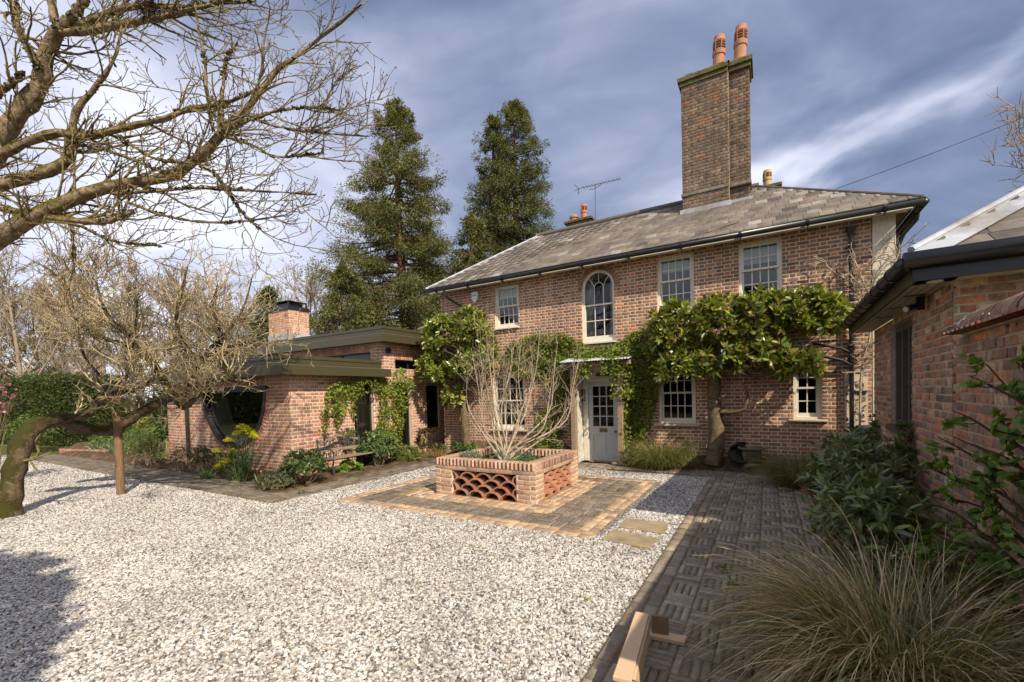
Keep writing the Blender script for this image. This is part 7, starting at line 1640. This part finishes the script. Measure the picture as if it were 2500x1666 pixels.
for i, (x, y, h, rr, c, L, W, lb, nc) in enumerate(LB):
    shrub('border_shrub', lb, 'shrub', (x, y, .02), (x, y, h * .95), (rr[0], rr[1], h), nc, 7, L, W, c, 'leaf', LEAF if W > .018 else DIAM, 300 + i, 'shrubs in the garden room bed', .4, -.6, 'bark_crown', (20, 80), .006)
for i, (x, y) in enumerate(((-10.9, 4.98), (-11.05, 5.06), (-18.6, 6.0), (-19.3, 6.1), (-20.0, 6.2), (-20.7, 6.0))):
    grass_clump('tulip_leaves', ('broad grey-green tulip leaves left of the euphorbia, nearer', 'broad grey-green tulip leaves left of the euphorbia, farther', 'strappy leaves at the right end of the far curved bed', 'strappy leaves second from right in the far curved bed', 'strappy leaves second from left in the far curved bed', 'strappy leaves at the left end of the far curved bed')[i], (x, y, .12 if i > 1 else .0), 22 if i < 2 else 40, .08 if i < 2 else .2, .28 if i < 2 else .4, [(.13, .20, .09), (.17, .24, .10)], 320 + i, .02, .7, 'tufts of bulb leaves')
# curved brick edging of the far bed
em = []; ec = []
for i in range(40):
    t = i / 39; x = -22.2 + 3.0 * t; y = 5.42 + .9 * t * t; d = nrm(np.array([3.0, 1.8 * t, 0])); p = np.array([-d[1], d[0], 0]); em.append(mat4((x, y, 0), d * .07, p * .10, np.array([0, 0, .17]))); ec.append(i % 8)
be = empty('bed_edging', (0, 0, 0)); tag(be, 'curved brick edging of the far flower bed by the lawn', 'edging'); pieces(be, 'brick', BRICK, em, ec, EPAL, M['brick'], 'brick_courses', 60)
shrub('border_shrub', 'grey-leaved low shrub behind the curved brick edging', 'shrub', (-19.6, 6.6, .15), (-19.6, 6.6, .4), (1.0, .4, .3), 160, 7, .07, .02, [(.14, .16, .10), (.10, .125, .07)], 'leaf', LEAF, 331)
shrub('border_shrub', 'green leafy plants in the left half of the far curved bed', 'shrub', (-21.4, 6.4, .15), (-21.4, 6.4, .38), (.9, .4, .28), 140, 7, .10, .03, [(.10, .17, .04), (.14, .21, .05)], 'leaf', LEAF, 332)

# ------------------------------------------------------------------ background garden
def hedge(name, label, x0, x1, y0, y1, h, n, cols, seed, L=.09, W=.05, rz=0.0):
    rng = np.random.default_rng(seed); root = empty(name, ((x0 + x1) / 2, (y0 + y1) / 2, 0), rz); tag(root, label, 'hedge'); a, b = (x1 - x0) / 2, (y1 - y0) / 2
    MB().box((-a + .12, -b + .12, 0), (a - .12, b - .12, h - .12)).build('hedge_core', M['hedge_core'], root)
    f = rng.integers(0, 5, n); u = rng.uniform(-1, 1, n); v = rng.uniform(0, 1, n); P = np.zeros((n, 3)); N = np.zeros((n, 3))
    for k, (ax, s) in enumerate(((0, 1), (0, -1), (1, 1), (1, -1))):
        m = f == k; P[m, ax] = s * (a if ax == 0 else b); P[m, 1 - ax] = u[m] * (b if ax == 0 else a); P[m, 2] = v[m] * h; N[m, ax] = s
    m = f == 4; P[m, 0] = u[m] * a; P[m, 1] = (v[m] * 2 - 1) * b; P[m, 2] = h; N[m, 2] = 1
    P += rng.normal(0, .05, P.shape) + N * .05 * np.sin(P.sum(1) * 3)[:, None]; D = nrm(N * .5 + rng.normal(0, .6, P.shape) + [0, 0, .2])
    foliage('foliage', DIAM, P, D, L * rng.uniform(.6, 1.3, n), W, cols, M['leaf'], root, N + .1, rng, .5, .35)
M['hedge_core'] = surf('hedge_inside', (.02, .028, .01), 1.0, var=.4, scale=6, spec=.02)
hedge('yew_hedge', 'big dark clipped yew hedge beyond the gravel at far left', -33.5, -26.2, 5.9, 8.4, 3.0, 26000, [(.075, .095, .025), (.095, .115, .03), (.055, .075, .02)], 341, .11, .045, .12)
hedge('box_hedge', 'low square-clipped box hedge on the far lawn', -27.0, -24.3, 10.4, 12.0, 1.35, 3000, [(.06, .085, .02), (.08, .10, .025)], 342, .09, .06)
shrub('golden_shrub', 'golden variegated shrub in front of the clipped box hedge', 'shrub', (-27.5, 9.6, 0), (-27.5, 9.6, .75), (.85, .6, .7), 200, 7, .09, .055, [(.30, .31, .05), (.22, .25, .05), (.36, .35, .09)], 'leaf', LEAF, 343)
shrub('evergreen_bush', 'tall mid-green bush between the yew hedge and the garden room', 'shrub', (-28, 12, 0), (-28, 12, 1.9), (1.9, 1.5, 2.0), 420, 8, .20, .10, [(.05, .085, .02), (.07, .11, .025)], 'leaf', LEAF, 344)
shrub('evergreen_bush', 'dark spreading bush behind the left end of the garden room', 'shrub', (-21, 10.5, 0), (-21, 10.5, 1.1), (1.6, 1.2, 1.2), 360, 8, .16, .08, [(.045, .075, .02), (.065, .095, .025)], 'leaf', LEAF, 345)
shrub('pink_currant', 'pink-flowering shrub at the left edge behind the leaning trunk', 'shrub', tuple(at(-30, 1110, 9.5) * [1, 1, 0]), at(-22, 985, 9.5), (.42, .4, .72), 170, 6, .06, .04, [(.50, .22, .32), (.58, .30, .38), (.10, .15, .04), (.12, .18, .05), (.42, .15, .25)], 'petal', LEAF, 346)
shrub('green_bush', 'light green bush behind the leaning trunk at far left', 'shrub', (-24.5, 5.2, 0), (-24.5, 5.2, .7), (1.6, .6, .75), 300, 7, .12, .05, [(.11, .16, .035), (.15, .20, .05), (.08, .12, .03)], 'leaf', LEAF, 347)

# conifers: tall wellingtonias with drooping sprays
def conifer(name, label, base, H, prof, seed, cols, nb, per, lean=0.0, spray=.55, twin=None):
    """prof: list of (height fraction, radius)"""
    rng = np.random.default_rng(seed); root = empty(name, tuple(base)); tag(root, label, 'conifer', 'tall conifers behind the house')
    tz = np.linspace(0, 1, 12); tp = np.stack([lean * tz * H + .1 * np.sin(tz * 6), .1 * np.cos(tz * 5), tz * H], 1); V, F = tubes(tp[None], (H * .022 * (1 - tz * .97) + .02)[None], 8); link('trunk', mesh_np('trunk', V, F, M['bark_conifer']), root)
    f = np.linspace(.07, .985, nb) + rng.normal(0, .012, nb); f = np.clip(f, .05, .99); az = np.arange(nb) * 2.39996 + rng.normal(0, .35, nb); hf, rf = zip(*prof)
    R = np.interp(f, hf, rf) * rng.uniform(.60, 1.14, nb) * (1 + .20 * np.sin(az * 2 + f * 11) * np.sin(f * 17)); z0 = f * H; st = np.stack([np.interp(f, tz, tp[:, 0]), np.interp(f, tz, tp[:, 1]), z0], 1)
    d = np.stack([np.cos(az), np.sin(az), np.where(f > .85, .45, .02) + rng.normal(0, .10, nb)], 1)
    t = np.linspace(0, 1, 6); droop = -.42 * R[:, None] * (t[None] ** 1.5) + .30 * R[:, None] * (t[None] ** 3.2)
    Pb = st[:, None] + d[:, None] * (R[:, None] * t[None])[..., None]; Pb[..., 2] += droop; V, F = tubes(Pb, np.linspace(.07, .015, 6)[None] * np.clip(R / 3, .3, 1.3)[:, None], 4); link('branch', mesh_np('branch', V, F, M['bark_conifer']), root)
    # pads of hanging sprays along the outer part of each bough
    nc = np.maximum(3, np.round(R * 2.1)).astype(int); src = np.repeat(np.arange(nb), nc); u = rng.uniform(.28, 1.02, len(src)) ** .7; i = np.minimum((u * 5).astype(int), 4); fr = (u * 5 - i)[:, None]
    cc = Pb[src, i] * (1 - fr) + Pb[src, i + 1] * fr; tan = nrm(Pb[src, i + 1] - Pb[src, i]); w_ = (.20 + .085 * R[src]) * rng.uniform(.55, 1.25, len(src))
    cc = cc + rng.normal(0, .4, cc.shape) * w_[:, None] * [1.5, 1.5, .4]; tone = rng.uniform(.70, 1.32, len(src))
    q = np.repeat(np.arange(len(src)), per); K = len(q); off = rand_dir(K, rng) * (rng.uniform(.2, 1, (K, 1)) ** .6) * w_[q][:, None] * [1.15, 1.15, .95]; off[:, 2] -= (off[:, 0] ** 2 + off[:, 1] ** 2) / np.maximum(w_[q], .1) * .45
    p = cc[q] + off; dd = nrm(tan[q] * .5 + nrm(off) * .55 + rng.normal(0, .3, (K, 3)) + np.array([0, 0, -.35])); V, F = scatter(DIAM, p, dd, spray * rng.uniform(.5, 1.35, K), spray * .34, None, rng, .8)
    col = tint(K, 2, cols, rng, .2) * np.repeat(tone[q], 2)[:, None]; o = link('foliage', mesh_np('foliage', V, F, M['needle'], col), root); o['kind'] = 'stuff'
    return root
M['bark_conifer'] = bark_mat('conifer_bark', (.16, .09, .05), (.09, .05, .03), None)
CC = [(.145, .142, .045), (.11, .115, .038), (.19, .178, .055), (.08, .088, .032)]; CD = [(.11, .118, .044), (.08, .092, .036), (.15, .15, .054)]
cb = at(993, 1000, 32); conifer('wellingtonia', 'tallest conifer, broad and loose, left behind the house roof', (cb[0], cb[1], 0), 22.9, [(0, 4.4), (.12, 5.2), (.30, 5.0), (.48, 4.7), (.62, 4.1), (.75, 3.2), (.87, 1.9), (.95, .9), (1, .15)], 351, CC, 330, 85, spray=.17)
cb = at(1275, 1000, 36); conifer('wellingtonia', 'slimmer dark conifer with twin tips right behind the house roof', (cb[0], cb[1], 0), 25.4, [(0, 3.6), (.3, 3.7), (.5, 3.6), (.65, 3.5), (.78, 3.0), (.88, 1.9), (.95, .9), (1, .15)], 352, CD, 330, 85, spray=.17)
cb = at(1224, 1000, 35); conifer('wellingtonia', 'lower companion tip left of the slim dark conifer', (cb[0], cb[1], 0), 23.6, [(0, 2.2), (.4, 2.3), (.6, 2.2), (.78, 1.9), (.9, 1.1), (1, .12)], 353, CD, 170, 55, spray=.22)
cb = at(1165, 1000, 30); conifer('wellingtonia', 'short shaggy conifer filling the gap between the two tall conifers', (cb[0], cb[1], 0), 14.0, [(0, 2.8), (.4, 2.6), (.7, 1.9), (.9, .9), (1, .15)], 354, CC, 170, 55, spray=.21)
cb = at(668, 1000, 27); conifer('cypress', 'small dark conifer behind the garden room chimney', (cb[0], cb[1], 0), 8.6, [(0, 1.6), (.4, 1.5), (.75, 1.0), (.92, .5), (1, .08)], 355, [(.07, .095, .032), (.09, .12, .04)], 130, 42, spray=.17)
cb = at(850, 1000, 27); conifer('cypress', 'feathery conifer with low branches behind the garden room roof', (cb[0], cb[1], 0), 9.8, [(0, 2.6), (.4, 2.3), (.75, 1.6), (.92, .8), (1, .1)], 356, CC, 150, 48, spray=.19)

# bare deciduous trees beyond
def bare_tree_meshes(seed, H, spread, n1=14, rng=None):
    rng = np.random.default_rng(seed); t = np.linspace(0, 1, 9); tp = np.stack([.15 * np.sin(t * 4), .12 * np.cos(t * 3) - .12, t * H * .78], 1); tr = H * .016 * (1 - .85 * t) + .015
    g = grow(tp[None], tr[None], [dict(n=n1, t0=.22, ang=(25, 60), len=H * .42 * spread, m=8, wob=.10, trop=(0, 0, .09), rr=.55, rmax=.12, rend=.3, taper=.45), dict(n=2.2 * 8 / H, per_m=True, min=5, t0=.15, ang=(22, 58), len=H * .17, m=6, wob=.13, trop=(0, 0, .09), rr=.55, rmin=.020, rend=.45),
             dict(n=3.8 * 8 / H, per_m=True, min=4, t0=.15, ang=(22, 55), len=H * .085, m=5, wob=.15, trop=(0, 0, .09), rr=.6, rmin=.017, rend=.6), dict(n=5.0 * 8 / H, per_m=True, min=3, t0=.15, ang=(20, 55), len=H * .045, m=3, wob=.18, trop=(0, 0, .06), rr=.7, rmin=.0145, rend=.7)], rng)
    V1, F1 = join_tubes(g[:2], [8, 6]); V2, F2 = join_tubes(g[2:], [3, 3, 3]); return V1, F1, V2, F2
protos = {}
def bare_tree(label, pos, H, kind, rz, mat='bark_far', sc=1.0, group='bare trees beyond the garden'):
    if (kind, mat) not in protos:
        sd, spread = {0: (401, 1.0), 1: (402, .85), 2: (403, 1.15)}[kind]; V1, F1, V2, F2 = bare_tree_meshes(sd, 10.0, spread); protos[(kind, mat)] = (mesh_np('trunk', V1, F1, M[mat]), mesh_np('crown', V2, F2, M[mat]))
    a, b = protos[(kind, mat)]; root = empty('bare_tree', tuple(pos), rz); tag(root, label, 'tree', group); root.scale = (H / 10 * sc, H / 10 * sc, H / 10); link('trunk', a, root); link('crown', b, root)
def ga(px, D): p = at(px, 1000, D); return (p[0], p[1], -.05)
bare_tree('rounded bare tree, tallest of those behind the leaning tree', ga(255, 26), 12.0, 0, .3); bare_tree('bare tree at the far left edge of the garden', ga(45, 24), 9.8, 2, 1.4, 'bark_grey'); bare_tree('bare tree just right of the rounded one, partly hidden by the leaning crown', ga(420, 27), 10.2, 1, 2.2)
bare_tree('bare tree with grey trunk standing before the yew hedge', ga(212, 20.5), 6.6, 1, .9, 'bark_grey'); bare_tree('bare tree behind the garden room chimney', ga(760, 31), 10.4, 0, 3.6); bare_tree('bare tree between the garden room chimney and the tallest conifer', ga(860, 34), 10.2, 2, 5.0); bare_tree('bare tree left of the small dark conifer', ga(560, 33), 8.8, 0, 4.4)
for (px_, D_, H_, k_, r_z, lb_) in ((90, 31, 10.2, 0, 2.0, 'bare tree second from the left edge, behind the yew hedge'), (330, 30, 10.6, 2, 4.1, 'bare tree behind the left part of the leaning crown'), (170, 29, 9.6, 1, 5.1, 'bare tree rising straight behind the yew hedge'), (500, 30, 9.4, 2, .6, 'bare tree behind the right part of the leaning crown'), (-30, 28, 9.2, 0, 3.3, 'bare tree half cut by the left edge of the view'), (620, 38, 10.4, 1, 2.7, 'bare tree just left of the garden room chimney'), (920, 38, 11.0, 0, 1.2, 'bare tree at the foot of the tallest conifer')):
    bare_tree(lb_, ga(px_, D_), H_, k_, r_z)
bare_tree('bare tree in the gap above the garden room roof', ga(690, 36), 11.0, 1, .2); bare_tree('bare tree behind the outbuilding roof at the right edge', ga(2560, 27), 18.2, 0, 2.6, 'bark_far', .8); bare_tree('far bare tree at left, low behind the yew hedge', ga(130, 40), 11.5, 1, 2.9); bare_tree('far bare tree low behind the leaning crown', ga(340, 42), 12.0, 2, 1.0); bare_tree('far bare tree filling the skyline left of the garden room', ga(480, 44), 12.5, 0, 5.5); bare_tree('bare tree low between the two tall conifers', ga(1085, 42), 16.0, 1, 4.0)
# soft mass of undergrowth closing the view
rng = np.random.default_rng(361); n = 9000; th = rng.uniform(-1.45, .3, n); rr = rng.uniform(46, 58, n); P = np.stack([np.sin(th) * rr - 6, np.cos(th) * rr, np.abs(rng.normal(0, 1.9, n)) * (1 + .6 * np.sin(th * 17))], 1)
fw = foliage('far_wood', DIAM, P, nrm(rng.normal(0, .6, (n, 3)) + [0, 0, .5]), rng.uniform(.6, 1.6, n), rng.uniform(.3, .7, n), [(.085, .075, .04), (.06, .065, .03), (.045, .06, .025), (.11, .09, .055)], M['leaf'], None, None, rng, .8, .3); tag(fw, 'brown and green undergrowth closing the view behind the garden', 'wood', kind='stuff')

# behind the photographer: unseen tree added to shade the gravel; hedges show in panes
shrub('added_shade_tree', 'dense unseen evergreen tree added behind the photographer to shade the gravel', 'tree', (-1.2, -2.9, 0), (-1.2, -2.9, 5.0), (2.4, 1.35, 1.5), 3000, 8, .22, .13, [(.06, .09, .025), (.045, .07, .02)], 'gloss_leaf', DIAM, 371, None, .15, -.9, 'bark_twig', (30, 90), .05, .3, 0, .4, 60)
for (x0, x1, y0, y1, h, sd, lb) in ((-34, 14, -17, -15, 4.6, 372, 'tall clipped hedge closing the garden behind the photographer'), (-36, -34, -15, 3.5, 4.2, 373, 'tall clipped hedge along the left side of the drive')):
    hedge('boundary_hedge', lb, x0, x1, y0, y1, h, 9000, [(.06, .08, .022), (.045, .062, .018)], sd, .32, .18)

# a few fallen leaves on the gravel
for i, (px_, py_, c, lb) in enumerate(((1427, 1462, (.45, .36, .03), 'yellow fallen leaf on the gravel near the timber stand'), (915, 1357, (.20, .27, .05), 'green fallen leaf on the open gravel left of centre'), (1166, 1335, (.38, .30, .05), 'yellowed fallen leaf on the gravel in front of the paved square'))):
    p = on_z(px_, py_, .022); V, F = scatter(LEAF, p[None], np.array([[.8, .5, .15]]), .05, .03, None, np.random.default_rng(i), .3); o = link('fallen_leaf', mesh_np('fallen_leaf', V - p, F, M['leaf'], np.tile(c, (8, 1)))); o.location = p; tag(o, lb, 'leaf')

for i, (px_, py_, lb) in enumerate(((1765, 1399, 'small green weed in a joint of the brick path, nearer the sedge'), (1800, 1432, 'tiny weed sprig in the brick path just right of the other weed'), (735, 1205, 'low weed at the edge of the path before the bench'))):
    p = on_z(px_, py_, .02); shrub('weed', lb, 'weed', tuple(p), p + [0, 0, .02], (.07, .05, .03), 10, 5, .035, .02, [(.13, .24, .04), (.10, .19, .035)], 'leaf', LEAF, 390 + i, 'weeds in the paving', .3, -.2, None)
